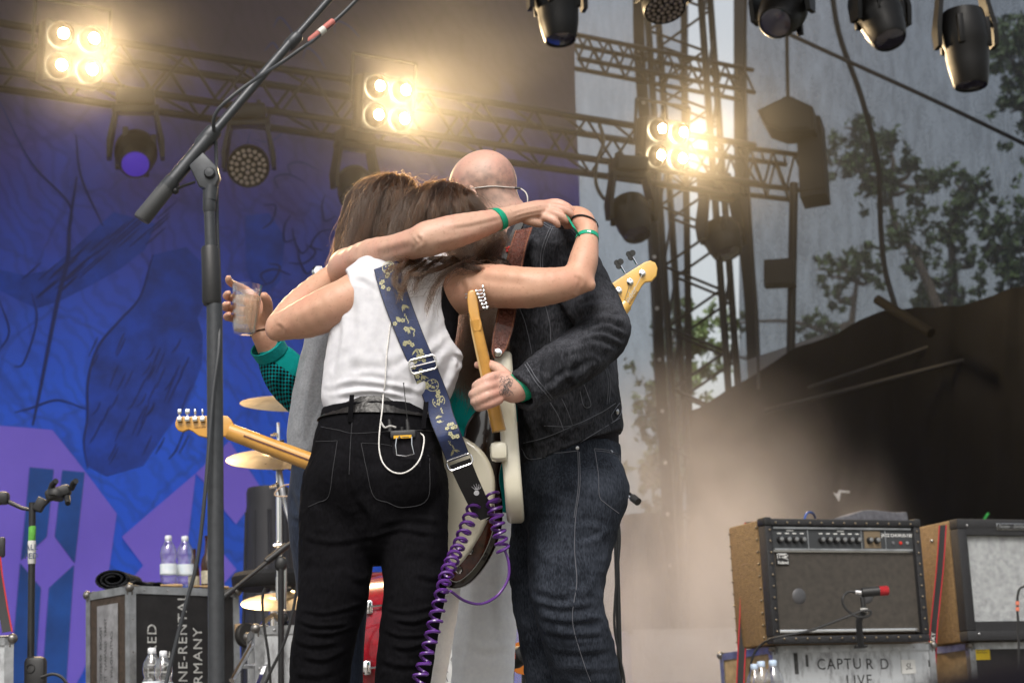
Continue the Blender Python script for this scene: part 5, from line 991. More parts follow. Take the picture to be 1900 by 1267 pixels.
# ================================================================== figures: signed-distance sculpting
class Field:
    def __init__(s, lo, hi, h):
        s.h = h; s.lo = np.array(lo, float); s.n = np.ceil((np.array(hi, float) - s.lo) / h).astype(int) + 1
        s.ax = [(s.lo[i] + h * np.arange(s.n[i])).astype(np.float32) for i in range(3)]
        s.d = np.full(s.n, 0.1, np.float32)
    def _blk(s, lo, hi):
        i0 = np.clip(np.floor((np.array(lo) - s.lo) / s.h).astype(int), 0, s.n); i1 = np.clip(np.ceil((np.array(hi) - s.lo) / s.h).astype(int) + 1, 0, s.n)
        if np.any(i1 <= i0): return None
        sl = tuple(slice(a, b) for a, b in zip(i0, i1)); X, Y, Z = (s.ax[i][sl[i]] for i in range(3))
        return sl, X[:, None, None], Y[None, :, None], Z[None, None, :]
    def _mix(s, sl, e, k, op='u'):
        d = s.d[sl]
        if op == 'u':
            if k > 0: hh = np.clip(0.5 + 0.5 * (d - e) / k, 0, 1); s.d[sl] = d + (e - d) * hh - k * hh * (1 - hh)
            else: s.d[sl] = np.minimum(d, e)
        else:   # cut e out
            e = -e
            if k > 0: hh = np.clip(0.5 - 0.5 * (d - e) / k, 0, 1); s.d[sl] = d + (e - d) * hh + k * hh * (1 - hh)
            else: s.d[sl] = np.maximum(d, e)
    def cone(s, a, b, ra, rb, k=0.015, flat=None, op='u', grow=0.0):
        a, b = np.array(a, float), np.array(b, float); ra += grow; rb += grow; m = max(ra, rb) * (1.0 if not flat or flat[1] <= 1 else flat[1]) + k + 4 * s.h
        q = s._blk(np.minimum(a, b) - m, np.maximum(a, b) + m)
        if q is None: return
        sl, X, Y, Z = q; px, py, pz = X - a[0], Y - a[1], Z - a[2]; ab = b - a
        sc = 1.0
        if flat:
            nn = np.array(flat[0], float); nn /= np.linalg.norm(nn); f = 1 / flat[1] - 1; sc = min(1.0, flat[1])
            dn = px * nn[0] + py * nn[1] + pz * nn[2]; px, py, pz = px + nn[0] * f * dn, py + nn[1] * f * dn, pz + nn[2] * f * dn; ab = ab + nn * f * (ab @ nn)
        L2 = ab @ ab + 1e-12; t = np.clip((px * ab[0] + py * ab[1] + pz * ab[2]) / L2, 0, 1)
        e = np.sqrt((px - t * ab[0]) ** 2 + (py - t * ab[1]) ** 2 + (pz - t * ab[2]) ** 2) - (ra + (rb - ra) * t)
        s._mix(sl, (e * (0.5 + 0.5 * sc)).astype(np.float32), k, op)
    def chain(s, pts, k=0.015, flat=None, grow=0.0, op='u', sub=3):
        """pts: (xyz, r) or (xyz, r, flat ratio); a smooth limb through all of them, blended in once"""
        A = [np.r_[np.array(p[0], float), p[1] + grow, p[2] if len(p) > 2 else (flat[1] if flat else 1.0)] for p in pts]
        A = catmull(A, sub) if len(A) > 2 else A
        m = max(a[3] for a in A) + k + 4 * s.h; xyz = np.array([a[:3] for a in A]); q = s._blk(xyz.min(0) - m, xyz.max(0) + m)
        if q is None: return
        sl, X, Y, Z = q; E = None
        nn = None if flat is None else np.array(flat[0], float) / np.linalg.norm(flat[0])
        for a, b in zip(A[:-1], A[1:]):
            lo, hi = np.minimum(a[:3], b[:3]) - m, np.maximum(a[:3], b[:3]) + m
            if E is None: E = np.full((X.shape[0], Y.shape[1], Z.shape[2]), 0.1, np.float32)
            ix, iy, iz = [slice(*np.searchsorted(v.ravel(), (l_, h_))) for v, l_, h_ in zip((X, Y, Z), lo, hi)]
            px, py, pz = X[ix] - a[0], Y[:, iy] - a[1], Z[:, :, iz] - a[2]; ab = b[:3] - a[:3]; sc = 1.0
            if nn is not None:
                fr = 0.5 * (a[4] + b[4]); f = 1 / fr - 1; sc = min(1.0, fr); dn = px * nn[0] + py * nn[1] + pz * nn[2]; px, py, pz = px + nn[0] * f * dn, py + nn[1] * f * dn, pz + nn[2] * f * dn; ab = ab + nn * f * (ab @ nn)
            t = np.clip((px * ab[0] + py * ab[1] + pz * ab[2]) / (ab @ ab + 1e-12), 0, 1); e = (np.sqrt((px - t * ab[0]) ** 2 + (py - t * ab[1]) ** 2 + (pz - t * ab[2]) ** 2) - (a[3] + (b[3] - a[3]) * t)) * (0.5 + 0.5 * sc)
            w = E[ix, iy, iz]; kk = 0.004; hh = np.clip(0.5 + 0.5 * (w - e) / kk, 0, 1); E[ix, iy, iz] = w + (e - w) * hh - kk * hh * (1 - hh)
        s._mix(sl, E, k, op)
    def ell(s, c, rad, axes=None, k=0.015, op='u', grow=0.0):
        c = np.array(c, float); rad = np.array(rad, float) + grow; A = np.eye(3) if axes is None else np.array(axes, float); m = max(rad) + k + 4 * s.h
        q = s._blk(c - m, c + m)
        if q is None: return
        sl, X, Y, Z = q; px, py, pz = X - c[0], Y - c[1], Z - c[2]; v = [px * A[i][0] + py * A[i][1] + pz * A[i][2] for i in range(3)]
        k0 = np.sqrt(sum((v[i] / rad[i]) ** 2 for i in range(3))); k1 = np.sqrt(sum((v[i] / rad[i] ** 2) ** 2 for i in range(3))) + 1e-9
        s._mix(sl, (k0 * (k0 - 1) / k1).astype(np.float32), k, op)
    def plane(s, p, nrm, k=0.0):
        """keep the side the normal points away from"""
        p, nrm = np.array(p, float), np.array(nrm, float); nrm /= np.linalg.norm(nrm)
        e = ((s.ax[0][:, None, None] - p[0]) * nrm[0] + (s.ax[1][None, :, None] - p[1]) * nrm[1] + (s.ax[2][None, None, :] - p[2]) * nrm[2]).astype(np.float32)
        s.d = np.maximum(s.d, e)
    def plane_in(s, p, nrm, r):
        """cut away what lies beyond a plane, only within r of p"""
        p, nrm = np.array(p, float), np.array(nrm, float); sl, X, Y, Z = s._blk(p - r, p + r)
        e = ((X - p[0]) * nrm[0] + (Y - p[1]) * nrm[1] + (Z - p[2]) * nrm[2]).astype(np.float32); ins = (X - p[0]) ** 2 + (Y - p[1]) ** 2 + (Z - p[2]) ** 2 < r * r
        s.d[sl] = np.where(ins, np.maximum(s.d[sl], e), s.d[sl])
    def surf(s):
        d = s.d; d[0] = d[-1] = 0.1; d[:, 0] = d[:, -1] = 0.1; d[:, :, 0] = d[:, :, -1] = 0.1
        sg = d < 0; nx, ny, nz = s.n
        c = np.zeros((nx - 1, ny - 1, nz - 1), np.uint8)
        for i in (0, 1):
            for j in (0, 1):
                for k in (0, 1): c += sg[i:nx - 1 + i, j:ny - 1 + j, k:nz - 1 + k]
        act = np.argwhere((c > 0) & (c < 8)); idx = np.full(c.shape, -1, np.int32); idx[tuple(act.T)] = np.arange(len(act))
        acc = np.zeros((len(act), 3)); cnt = np.zeros(len(act)); co = [(i, j, k) for i in (0, 1) for j in (0, 1) for k in (0, 1)]
        val = {q: d[act[:, 0] + q[0], act[:, 1] + q[1], act[:, 2] + q[2]] for q in co}
        for q in co:
            for a in range(3):
                if q[a] == 0:
                    p = list(q); p[a] = 1; p = tuple(p); v0, v1 = val[q], val[p]; m = (v0 < 0) != (v1 < 0); t = np.where(m, v0 / np.where(m, v0 - v1, 1), 0)
                    pos = np.array(q, float)[None, :] + np.eye(3)[a][None, :] * t[:, None]; acc += np.where(m[:, None], pos, 0); cnt += m
        V = s.lo + (act + acc / cnt[:, None]) * s.h; Fs = []
        for a in range(3):
            b, cc = (a + 1) % 3, (a + 2) % 3; sl0 = [slice(None)] * 3; sl1 = [slice(None)] * 3; sl0[a] = slice(0, -1); sl1[a] = slice(1, None)
            s0, s1 = sg[tuple(sl0)], sg[tuple(sl1)]; e = np.argwhere(s0 != s1); fl = s0[tuple(e.T)]
            ok = (e[:, b] > 0) & (e[:, cc] > 0); e, fl = e[ok], fl[ok]
            def cell(db, dc): q = e.copy(); q[:, b] -= db; q[:, cc] -= dc; return idx[q[:, 0], q[:, 1], q[:, 2]]
            f = np.stack([cell(1, 1), cell(0, 1), cell(0, 0), cell(1, 0)], 1); f[~fl] = f[~fl][:, ::-1]; Fs.append(f)
        return V, np.concatenate(Fs)

def vnormals(V, Fq):
    n = np.cross(V[Fq[:, 2]] - V[Fq[:, 0]], V[Fq[:, 3]] - V[Fq[:, 1]]); N = np.zeros_like(V)
    for k in range(4):
        for a in range(3): N[:, a] += np.bincount(Fq[:, k], n[:, a], len(V))
    return N / (np.linalg.norm(N, axis=1, keepdims=True) + 1e-12)
def relax(V, Fq, it=2, lam=0.5):
    e = np.concatenate([Fq[:, [k, (k + 1) % 4]] for k in range(4)]); e = np.concatenate([e, e[:, ::-1]]); deg = np.bincount(e[:, 0], minlength=len(V))[:, None]
    for i in range(2 * it):
        A = np.stack([np.bincount(e[:, 0], V[e[:, 1], a], len(V)) for a in range(3)], 1) / np.maximum(deg, 1); V = V + (A - V) * (lam if i % 2 == 0 else -lam * 1.04)
    return V
def seg_dist(px, line):
    """signed distance to a pixel polyline and position along it"""
    best = np.full(len(px), 1e9); sgn = np.zeros(len(px)); al = np.zeros(len(px)); L = [0]
    for a, b in zip(line[:-1], line[1:]): L.append(L[-1] + math.hypot(b[0] - a[0], b[1] - a[1]))
    for i, (a, b) in enumerate(zip(line[:-1], line[1:])):
        a, b = np.array(a, float), np.array(b, float); ab = b - a; t = np.clip(((px - a) @ ab) / (ab @ ab + 1e-9), 0, 1); q = px - (a + t[:, None] * ab); d = np.hypot(q[:, 0], q[:, 1])
        m = d < best; best[m] = d[m]; sgn[m] = np.sign(ab[0] * q[m, 1] - ab[1] * q[m, 0]); al[m] = (L[i] + t[m] * (L[i + 1] - L[i])) / L[-1]
    return best * np.where(sgn == 0, 1, sgn), al
def folds(V, N, lst):
    """lst: (pixel polyline, width px, height in metres): cloth folds pressed into the side that faces the stage front"""
    px = proj(V); vd = V - CAM; vd /= np.linalg.norm(vd, axis=1, keepdims=True); w = np.clip(-(N * vd).sum(1) * 2.2, 0, 1); D = np.zeros(len(V))
    for line, wd, am in lst:
        ln = catmull([np.array(q, float) for q in line], 4) if len(line) > 2 else line
        x0, x1 = min(q[0] for q in ln) - 5 * wd, max(q[0] for q in ln) + 5 * wd; y0, y1 = min(q[1] for q in ln) - 5 * wd, max(q[1] for q in ln) + 5 * wd
        m = np.nonzero((px[:, 0] > x0) & (px[:, 0] < x1) & (px[:, 1] > y0) & (px[:, 1] < y1))[0]
        if len(m) == 0: continue
        d, al = seg_dist(px[m], ln); s = d / wd; D[m] += am * (np.exp(-s * s) - 0.75 * np.exp(-((s - 1.7) / 0.9) ** 2)) * np.clip(np.sin(np.pi * np.clip(al, 0.03, 0.97)) * 1.8, 0, 1)
    return V + N * (D * w)[:, None]
_rng = np.random.default_rng(11)
_nd = [(_rng.normal(0, 1, 3), _rng.uniform(0, 6.28)) for _ in range(24)]
def wob(V, sc):
    """cheap smooth noise, -1..1"""
    out = np.zeros(len(V))
    for i, (d, ph) in enumerate(_nd): out += np.sin((V @ d) * sc * (0.6 + 0.08 * i) + ph)
    return out / 8.0
def mesh_np(name, V, Fq, m, parent, smooth=True):
    loc = np.array(wmat(parent).translation) if parent is not None else np.zeros(3)
    me = bpy.data.meshes.new(name); nv, nf = len(V), len(Fq); k = Fq.shape[1]
    me.vertices.add(nv); me.vertices.foreach_set('co', (V - loc).astype(np.float32).ravel()); me.loops.add(nf * k); me.loops.foreach_set('vertex_index', Fq.astype(np.int32).ravel())
    me.polygons.add(nf); me.polygons.foreach_set('loop_start', np.arange(0, nf * k, k, dtype=np.int32)); me.polygons.foreach_set('loop_total', np.full(nf, k, np.int32))
    me.update(calc_edges=True); me.validate()
    if smooth: me.polygons.foreach_set('use_smooth', np.ones(nf, bool))
    return link(name, me, m, parent)
class Surf:
    """a finished mesh that pixels can be cast on to"""
    def __init__(s, V, Fq): s.V, s.F = V, Fq; s.t = BVHTree.FromPolygons([tuple(v) for v in V], [tuple(int(i) for i in f) for f in Fq])
    def hit(s, x, y, off=0.0, Y=5.1):
        d = Vector(ray(x, y)).normalized(); r = s.t.ray_cast(Vector(CAM), d)
        if r[0] is None:
            q = P(x, y, Y); r = s.t.find_nearest(Vector(q))
        nn = np.array(r[1]); 
        if nn @ ray(x, y) > 0: nn = -nn
        return np.array(r[0]) + nn * off, nn
    def line(s, pts, off=0.002, n=6, Y=5.1):
        q = catmull([np.array(p, float) for p in pts], n) if len(pts) > 2 else [np.array(pts[0], float) + (np.array(pts[1], float) - np.array(pts[0], float)) * k / (2 * n) for k in range(2 * n + 1)]
        h = [s.hit(x, y, off, Y) for x, y in q]; return [a for a, b in h], [b for a, b in h]
def finish(fld, name, m, parent, fl=None, wrinkle=0.0, wsc=30.0, rl=2, extra=None, ridge=0.0, rsc=45.0):
    V, Fq = fld.surf(); V = relax(V, Fq, rl); N = vnormals(V, Fq)
    if wrinkle: V = V + N * (wob(V, wsc) * wrinkle)[:, None]
    if ridge: V = V - N * (ridge * np.minimum(np.abs(wob(V, rsc)), 0.5))[:, None] + N * (ridge * 0.25)
    if fl: V = folds(V, N, fl)
    if extra is not None: V = extra(V, N)
    o = mesh_np(name, V, Fq, m, parent); return o, Surf(V, Fq)
def J(x, y, Y, r=None, fl=None):
    """a joint from pixel, distance, radius in pixels"""
    q = P(x, y, Y)
    if r is None: return q
    return (q, r * mpp(Y)) if fl is None else (q, r * mpp(Y), fl)
def bounds(pts, pad=0.12):
    a = np.array(pts); return a.min(0) - pad, a.max(0) + pad
def stitches(name, surf, lines, r, m, parent, off=0.0008, Y=5.1):
    b = MB()
    for ln in lines:
        q, _ = surf.line(ln, off, 6, Y)
        # drop jumps where the line leaves the cloth
        run = [q[0]]
        for p in q[1:]:
            if np.linalg.norm(p - run[-1]) > 0.06:
                if len(run) > 2: b.sweep(run, r, 4)
                run = []
            run.append(p)
        if len(run) > 2: b.sweep(run, r, 4)
    o = b.build(name, m, parent); o['kind'] = 'stuff'; return o

# hair: real strands laid along guide curves
M_HAIR = {}
def hair_mat(name, c, c2):
    m = bpy.data.materials.new(name); m.use_nodes = True; n, l = m.node_tree.nodes, m.node_tree.links; n.clear()
    h = n.new('ShaderNodeBsdfHairPrincipled'); h.parametrization = 'COLOR'; h.inputs['Roughness'].default_value = 0.32; h.inputs['Radial Roughness'].default_value = 0.4
    hi = n.new('ShaderNodeAttribute'); hi.attribute_name = 'tone'; mx = n.new('ShaderNodeMix'); mx.data_type = 'RGBA'; mx.inputs[6].default_value = (*c, 1); mx.inputs[7].default_value = (*c2, 1)
    l.new(hi.outputs['Fac'], mx.inputs[0]); l.new(mx.outputs[2], h.inputs['Color'])
    o = n.new('ShaderNodeOutputMaterial'); l.new(h.outputs[0], o.inputs[0]); return m
def hair(name, guides, n, m, parent, seed=0, spread=0.006, wave=0.004, wfreq=3.0, r=0.00035, depth=0.012, fly=0.05, npt=14, cut=0.35):
    """guides: list of curves (each a list of xyz), neighbours are blended"""
    rg = np.random.default_rng(seed); G = []
    for g_ in guides:
        c = np.array(catmull(g_, 8)); L = np.r_[0, np.cumsum(np.linalg.norm(np.diff(c, axis=0), axis=1))]; L /= L[-1]; G.append(np.stack([np.interp(np.linspace(0, 1, npt), L, c[:, a]) for a in range(3)], 1))
    G = np.array(G); m_ = len(G); s = rg.uniform(0, m_ - 1.001, n); i = s.astype(int); f = (s - i)[:, None, None]; S_ = G[i] * (1 - f) + G[i + 1] * f
    # cut lengths differ
    e = np.clip(1 - cut * rg.random(n) ** 2, 0.3, 1); tt = np.linspace(0, 1, npt)[None, :] * e[:, None]; k = np.clip((tt * (npt - 1)).astype(int), 0, npt - 2); fr = (tt * (npt - 1) - k)[..., None]; ar = np.arange(n)[:, None]
    S_ = S_[ar, k] * (1 - fr) + S_[ar, k + 1] * fr
    cl = np.round(s * 6 + 0.35 * rg.normal(0, 1, n)).astype(int); t = np.linspace(0, 1, npt)[None, :, None]
    pc = rg.uniform(0, 6.28, (200, 3)); ph = pc[cl % 200][:, None, :] + rg.normal(0, 0.35, (n, 1, 3))
    ca = rg.normal(0, 1, (200, 3))[cl % 200][:, None, :]
    off = rg.normal(0, spread, (n, 1, 3)) * (0.45 + 0.9 * t) + ca * spread * (0.5 + 0.9 * t) + wave * np.sin(wfreq * 6.28 * t * (1 + 0.1 * ca[:, :, :1]) + ph) * (0.25 + t)
    off[:, :, 1] -= depth * rg.random((n, 1)) * np.sin(np.pi * np.clip(t[:, :, 0] * 0.9 + 0.12, 0, 1))
    fl = rg.random(n) < fly; off[fl] += np.cumsum(rg.normal(0, 0.0022, (fl.sum(), npt, 3)), 1) * 2.2
    S_ = S_ + off - np.array(wmat(parent).translation)
    cu = bpy.data.hair_curves.new(name); cu.add_curves([npt] * n)
    cu.attributes['position'].data.foreach_set('vector', S_.astype(np.float32).ravel())
    ra = cu.attributes.get('radius') or cu.attributes.new('radius', 'FLOAT', 'POINT')
    rad = np.repeat((r * rg.uniform(0.7, 1.3, n))[:, None], npt, 1) * np.linspace(1.0, 0.45, npt)[None, :]; ra.data.foreach_set('value', rad.astype(np.float32).ravel())
    tn = cu.attributes.new('tone', 'FLOAT', 'CURVE'); tn.data.foreach_set('value', np.clip(0.72 * rg.random(300)[cl % 300] ** 1.5 + 0.28 * rg.random(n), 0, 1).astype(np.float32))
    cu.materials.append(m); o = bpy.data.objects.new(name, cu); COL.objects.link(o); o.parent = parent; return o
# ------------------------------------------------------------------ cloth, skin
def cloth_mat(name, col, col2, scale, rough=0.85, weave=0.25, fine=900, mott=6.0, sheen=0.04, stretch=(1, 1, 1), spec=0.2, patch=0.5):
    """two-tone woven cloth with large wear patches and a fine weave bump"""
    m = bpy.data.materials.new(name); m.use_nodes = True; n, l = m.node_tree.nodes, m.node_tree.links; b = n['Principled BSDF']
    b.inputs['Roughness'].default_value = rough; b.inputs['Specular IOR Level'].default_value = spec; b.inputs['Sheen Weight'].default_value = sheen; b.inputs['Sheen Roughness'].default_value = 0.5
    tc = n.new('ShaderNodeTexCoord'); mp = n.new('ShaderNodeMapping'); mp.inputs['Scale'].default_value = stretch; l.new(tc.outputs['Object'], mp.inputs[0])
    a = n.new('ShaderNodeTexNoise'); a.inputs['Scale'].default_value = mott; a.inputs['Detail'].default_value = 5; l.new(tc.outputs['Object'], a.inputs['Vector'])
    c = n.new('ShaderNodeTexNoise'); c.inputs['Scale'].default_value = scale; c.inputs['Detail'].default_value = 3; l.new(mp.outputs[0], c.inputs['Vector'])
    ad = n.new('ShaderNodeMath'); ad.operation = 'MULTIPLY_ADD'; ad.inputs[1].default_value = patch; l.new(a.outputs[0], ad.inputs[0]); l.new(c.outputs[0], ad.inputs[2])
    r = n.new('ShaderNodeMapRange'); r.inputs[1].default_value = 0.55 * (0.5 + patch); r.inputs[2].default_value = 1.35 * (0.5 + 0.5 * patch); l.new(ad.outputs[0], r.inputs[0])
    mx = n.new('ShaderNodeMix'); mx.data_type = 'RGBA'; mx.inputs[6].default_value = (*col, 1); mx.inputs[7].default_value = (*col2, 1); l.new(r.outputs[0], mx.inputs[0]); l.new(mx.outputs[2], b.inputs['Base Color'])
    f = n.new('ShaderNodeTexNoise'); f.inputs['Scale'].default_value = fine; f.inputs['Detail'].default_value = 2; l.new(mp.outputs[0], f.inputs['Vector'])
    g2 = n.new('ShaderNodeTexNoise'); g2.inputs['Scale'].default_value = 55; g2.inputs['Detail'].default_value = 3; l.new(tc.outputs['Object'], g2.inputs['Vector'])
    am = n.new('ShaderNodeMath'); am.operation = 'MULTIPLY_ADD'; am.inputs[1].default_value = 0.35; l.new(f.outputs[0], am.inputs[0]); l.new(g2.outputs[0], am.inputs[2])
    bp = n.new('ShaderNodeBump'); bp.inputs['Strength'].default_value = weave; bp.inputs['Distance'].default_value = 0.004; l.new(am.outputs[0], bp.inputs['Height']); l.new(bp.outputs[0], b.inputs['Normal'])
    return m
def skin_mat(name, col, col2, red):
    m = bpy.data.materials.new(name); m.use_nodes = True; n, l = m.node_tree.nodes, m.node_tree.links; b = n['Principled BSDF']
    b.inputs['Roughness'].default_value = 0.48; b.inputs['Specular IOR Level'].default_value = 0.4
    b.inputs['Subsurface Weight'].default_value = 0.09; b.inputs['Subsurface Radius'].default_value = (0.012, 0.005, 0.003); b.inputs['Subsurface Scale'].default_value = 1.0
    tc = n.new('ShaderNodeTexCoord')
    a = n.new('ShaderNodeTexNoise'); a.inputs['Scale'].default_value = 9; a.inputs['Detail'].default_value = 4; l.new(tc.outputs['Object'], a.inputs['Vector'])
    c = n.new('ShaderNodeTexNoise'); c.inputs['Scale'].default_value = 120; c.inputs['Detail'].default_value = 3; l.new(tc.outputs['Object'], c.inputs['Vector'])
    mx = n.new('ShaderNodeMix'); mx.data_type = 'RGBA'; mx.inputs[6].default_value = (*col, 1); mx.inputs[7].default_value = (*red, 1)
    r = n.new('ShaderNodeMapRange'); r.inputs[1].default_value = 0.42; r.inputs[2].default_value = 0.75; r.inputs[4].default_value = 0.85; l.new(a.outputs[0], r.inputs[0]); l.new(r.outputs[0], mx.inputs[0])
    m2 = n.new('ShaderNodeMix'); m2.data_type = 'RGBA'; m2.inputs[7].default_value = (*col2, 1); r2 = n.new('ShaderNodeMapRange'); r2.inputs[1].default_value = 0.58; r2.inputs[2].default_value = 0.70; r2.inputs[4].default_value = 0.5
    l.new(c.outputs[0], r2.inputs[0]); l.new(r2.outputs[0], m2.inputs[0]); l.new(mx.outputs[2], m2.inputs[6]); l.new(m2.outputs[2], b.inputs['Base Color'])
    v = n.new('ShaderNodeTexVoronoi'); v.inputs['Scale'].default_value = 420; l.new(tc.outputs['Object'], v.inputs['Vector'])
    bp = n.new('ShaderNodeBump'); bp.inputs['Strength'].default_value = 0.12; bp.inputs['Distance'].default_value = 0.002; l.new(v.outputs[0], bp.inputs['Height']); l.new(bp.outputs[0], b.inputs['Normal'])
    return m
SK_A = skin_mat('skin_warm', (0.50, 0.29, 0.20), (0.36, 0.19, 0.12), (0.52, 0.25, 0.18))
SK_B = skin_mat('skin_light', (0.50, 0.31, 0.23), (0.34, 0.19, 0.13), (0.52, 0.24, 0.19))
SK_C = skin_mat('skin_rosy', (0.50, 0.32, 0.25), (0.27, 0.17, 0.14), (0.52, 0.22, 0.17))
M_TOP = cloth_mat('white_jersey', (0.57, 0.57, 0.60), (0.50, 0.50, 0.54), 60, weave=0.14, fine=700)
M_UNDER = cloth_mat('black_jersey', (0.007, 0.0065, 0.008), (0.013, 0.012, 0.016), 80, weave=0.12, sheen=0, spec=0.12)
M_JEANA = cloth_mat('black_denim_trousers', (0.0020, 0.0019, 0.0026), (0.0058, 0.0056, 0.0072), 220, weave=0.25, sheen=0.0, spec=0.07, stretch=(1, 1, 0.4), patch=0.8)
M_JEANC = cloth_mat('washed_black_jeans', (0.010, 0.0125, 0.018), (0.048, 0.056, 0.075), 260, weave=0.2, sheen=0.0, spec=0.12, stretch=(1, 1, 0.3), mott=7, patch=1.3)
M_JACK = cloth_mat('washed_black_jacket', (0.014, 0.0148, 0.018), (0.064, 0.066, 0.078), 240, weave=0.35, sheen=0.0, spec=0.12, stretch=(1, 1, 0.3), mott=9, patch=1.4)
M_GREY = cloth_mat('grey_marl', (0.17, 0.18, 0.20), (0.26, 0.27, 0.29), 160, weave=0.2)
M_BLUEJ = cloth_mat('dark_blue_jeans', (0.010, 0.014, 0.028), (0.030, 0.042, 0.070), 220, weave=0.3, stretch=(1, 1, 0.2), patch=1.0)
M_WPANT = cloth_mat('white_twill', (0.93, 0.94, 0.96), (0.85, 0.86, 0.90), 90, weave=0.25)
M_TEAL = cloth_mat('teal_knit', (0.0, 0.17, 0.17), (0.0, 0.24, 0.24), 120, weave=0.6, fine=500)
M_STITCH = mat('pale_thread', (0.11, 0.115, 0.135), 0.9)
M_STITCHK = mat('dark_thread', (0.028, 0.028, 0.032), 0.9)
M_LEATHER = mat('black_belt_leather', (0.010, 0.009, 0.009), 0.38, vary=0.3, vscale=40, bump=0.25, bscale=90, rvary=0.12)
M_RUBBER = mat('shoe_black', (0.012, 0.012, 0.012), 0.6)
M_BAND = mat('green_wristband', (0.0, 0.27, 0.15), 0.45, vary=0.1, vscale=60)
HAIR_B = hair_mat('hair_brown_long', (0.007, 0.0032, 0.0016), (0.046, 0.020, 0.007))
HAIR_A = hair_mat('hair_brown_wavy', (0.006, 0.0026, 0.0014), (0.040, 0.017, 0.006))
HAIR_D = hair_mat('hair_dark_wavy', (0.010, 0.005, 0.003), (0.07, 0.034, 0.017))
M_HBASE = mat('hair_underlayer', (0.030, 0.015, 0.008), 0.8, vary=0.3, vscale=60, bump=0.6, bscale=120, stretch=(1, 1, 0.15))

def unit(v): v = np.array(v, float); return v / np.linalg.norm(v)
def head(f, c, fwd, up, s=1.0, k=0.018, ear=(True, True)):
    """skull, jaw, brow, nose, lips, ears; fwd = the way the face looks"""
    fwd = unit(fwd); up = unit(np.array(up) - fwd * (np.array(up) @ fwd)); sd_ = np.cross(fwd, up); A = [sd_, fwd, up]; q = lambda a, b, d: c + (sd_ * a + fwd * b + up * d) * s
    f.ell(q(0, -0.010, 0.012), np.array([0.077, 0.098, 0.094]) * s, A, k); f.ell(q(0, 0.038, -0.050), np.array([0.058, 0.060, 0.072]) * s, A, k)
    f.ell(q(0, 0.062, -0.098), np.array([0.030, 0.026, 0.024]) * s, A, 0.016)
    f.cone(q(0, 0.092, -0.005), q(0, 0.116, -0.045), 0.008 * s, 0.013 * s, 0.012); f.cone(q(-0.045, 0.078, 0.012), q(0.045, 0.078, 0.012), 0.011 * s, 0.011 * s, 0.012)
    for e in (-1, 1):
        f.ell(q(e * 0.032, 0.093, -0.004), np.array([0.014, 0.010, 0.009]) * s, A, 0.006, 'c'); f.ell(q(e * 0.032, 0.083, -0.005), np.array([0.0125, 0.0125, 0.0125]) * s, A, 0.002)
        if ear[(e + 1) // 2]:
            ec = q(e * 0.080, -0.004, -0.012); tl = unit(up - 0.28 * fwd); n_ = unit(sd_ * e - 0.45 * fwd); w_ = np.cross(tl, n_)
            f.ell(ec, np.array([0.007, 0.019, 0.033]) * s, [n_, w_, tl], 0.006); f.ell(ec + n_ * 0.008 * s + w_ * 0.002, np.array([0.006, 0.011, 0.021]) * s, [n_, w_, tl], 0.004, 'c')
            f.cone(ec - tl * 0.022 * s, ec - tl * 0.034 * s, 0.008 * s, 0.006 * s, 0.006)
    f.cone(q(-0.02, 0.100, -0.066), q(0.02, 0.100, -0.066), 0.006 * s, 0.006 * s, 0.006); f.cone(q(-0.017, 0.098, -0.076), q(0.017, 0.098, -0.076), 0.0065 * s, 0.0065 * s, 0.005)
def finger(f, pts, k=0.004):
    f.chain([J(*p) for p in pts], k)
def shoes(t, pa, fwd):
    for a in pa:
        a = np.array(a); fw = unit(np.array([fwd[0], fwd[1], 0])); b = MB(); g0 = np.array([a[0], a[1], 0.0]); sdv = np.array([-fw[1], fw[0], 0])
        ring = []
        for s_, w, h in ((-0.075, 0.034, 0.09), (-0.04, 0.040, 0.115), (0.02, 0.042, 0.10), (0.09, 0.046, 0.07), (0.15, 0.042, 0.05), (0.185, 0.022, 0.035)):
            ring.append([g0 + fw * s_ + sdv * w * math.cos(q) + np.array([0, 0, max(0.002, h * (0.5 + 0.5 * math.sin(q)))]) for q in np.linspace(0, 2 * math.pi, 14, endpoint=False)])
        n_ = 14; b.add([p for r in ring for p in r], [(i * n_ + k, i * n_ + (k + 1) % n_, (i + 1) * n_ + (k + 1) % n_, (i + 1) * n_ + k) for i in range(5) for k in range(n_)] + [tuple(range(n_)), tuple(5 * n_ + k for k in range(n_))])
        b.build('shoe', M_RUBBER, t)
def ring_strip(name, surf, c, axis, half, m, parent, off=0.003, th=0.003, n=48, rmax=0.045):
    """a closed band round a limb or waist, found by casting outwards from its middle"""
    axis = unit(axis); e = np.array([0, 1.0, 0]) if abs(axis[1]) < 0.9 else np.array([1.0, 0, 0]); x = unit(np.cross(axis, e)); y = np.cross(axis, x); V, Fs = [], []
    for k in range(n):
        a = 2 * math.pi * k / n; d = x * math.cos(a) + y * math.sin(a)
        for s_ in (-1, 1):
            o = np.array(c) + axis * half * s_; r = surf.t.ray_cast(Vector(o), Vector(d)); R = (r[3] if r[0] is not None else 0.1)
            R = min(R, rmax); V += [o + d * (R + off), o + d * (R + off + th)]
    for k in range(n):
        a, b_ = k * 4, ((k + 1) % n) * 4; Fs += [(a + 1, b_ + 1, b_ + 3, a + 3), (a, a + 2, b_ + 2, b_), (a, b_, b_ + 1, a + 1), (a + 2, a + 3, b_ + 3, b_ + 2)]
    b = MB(); b.add(V, Fs); return b.build(name, m, parent)
Hb = 0.0042

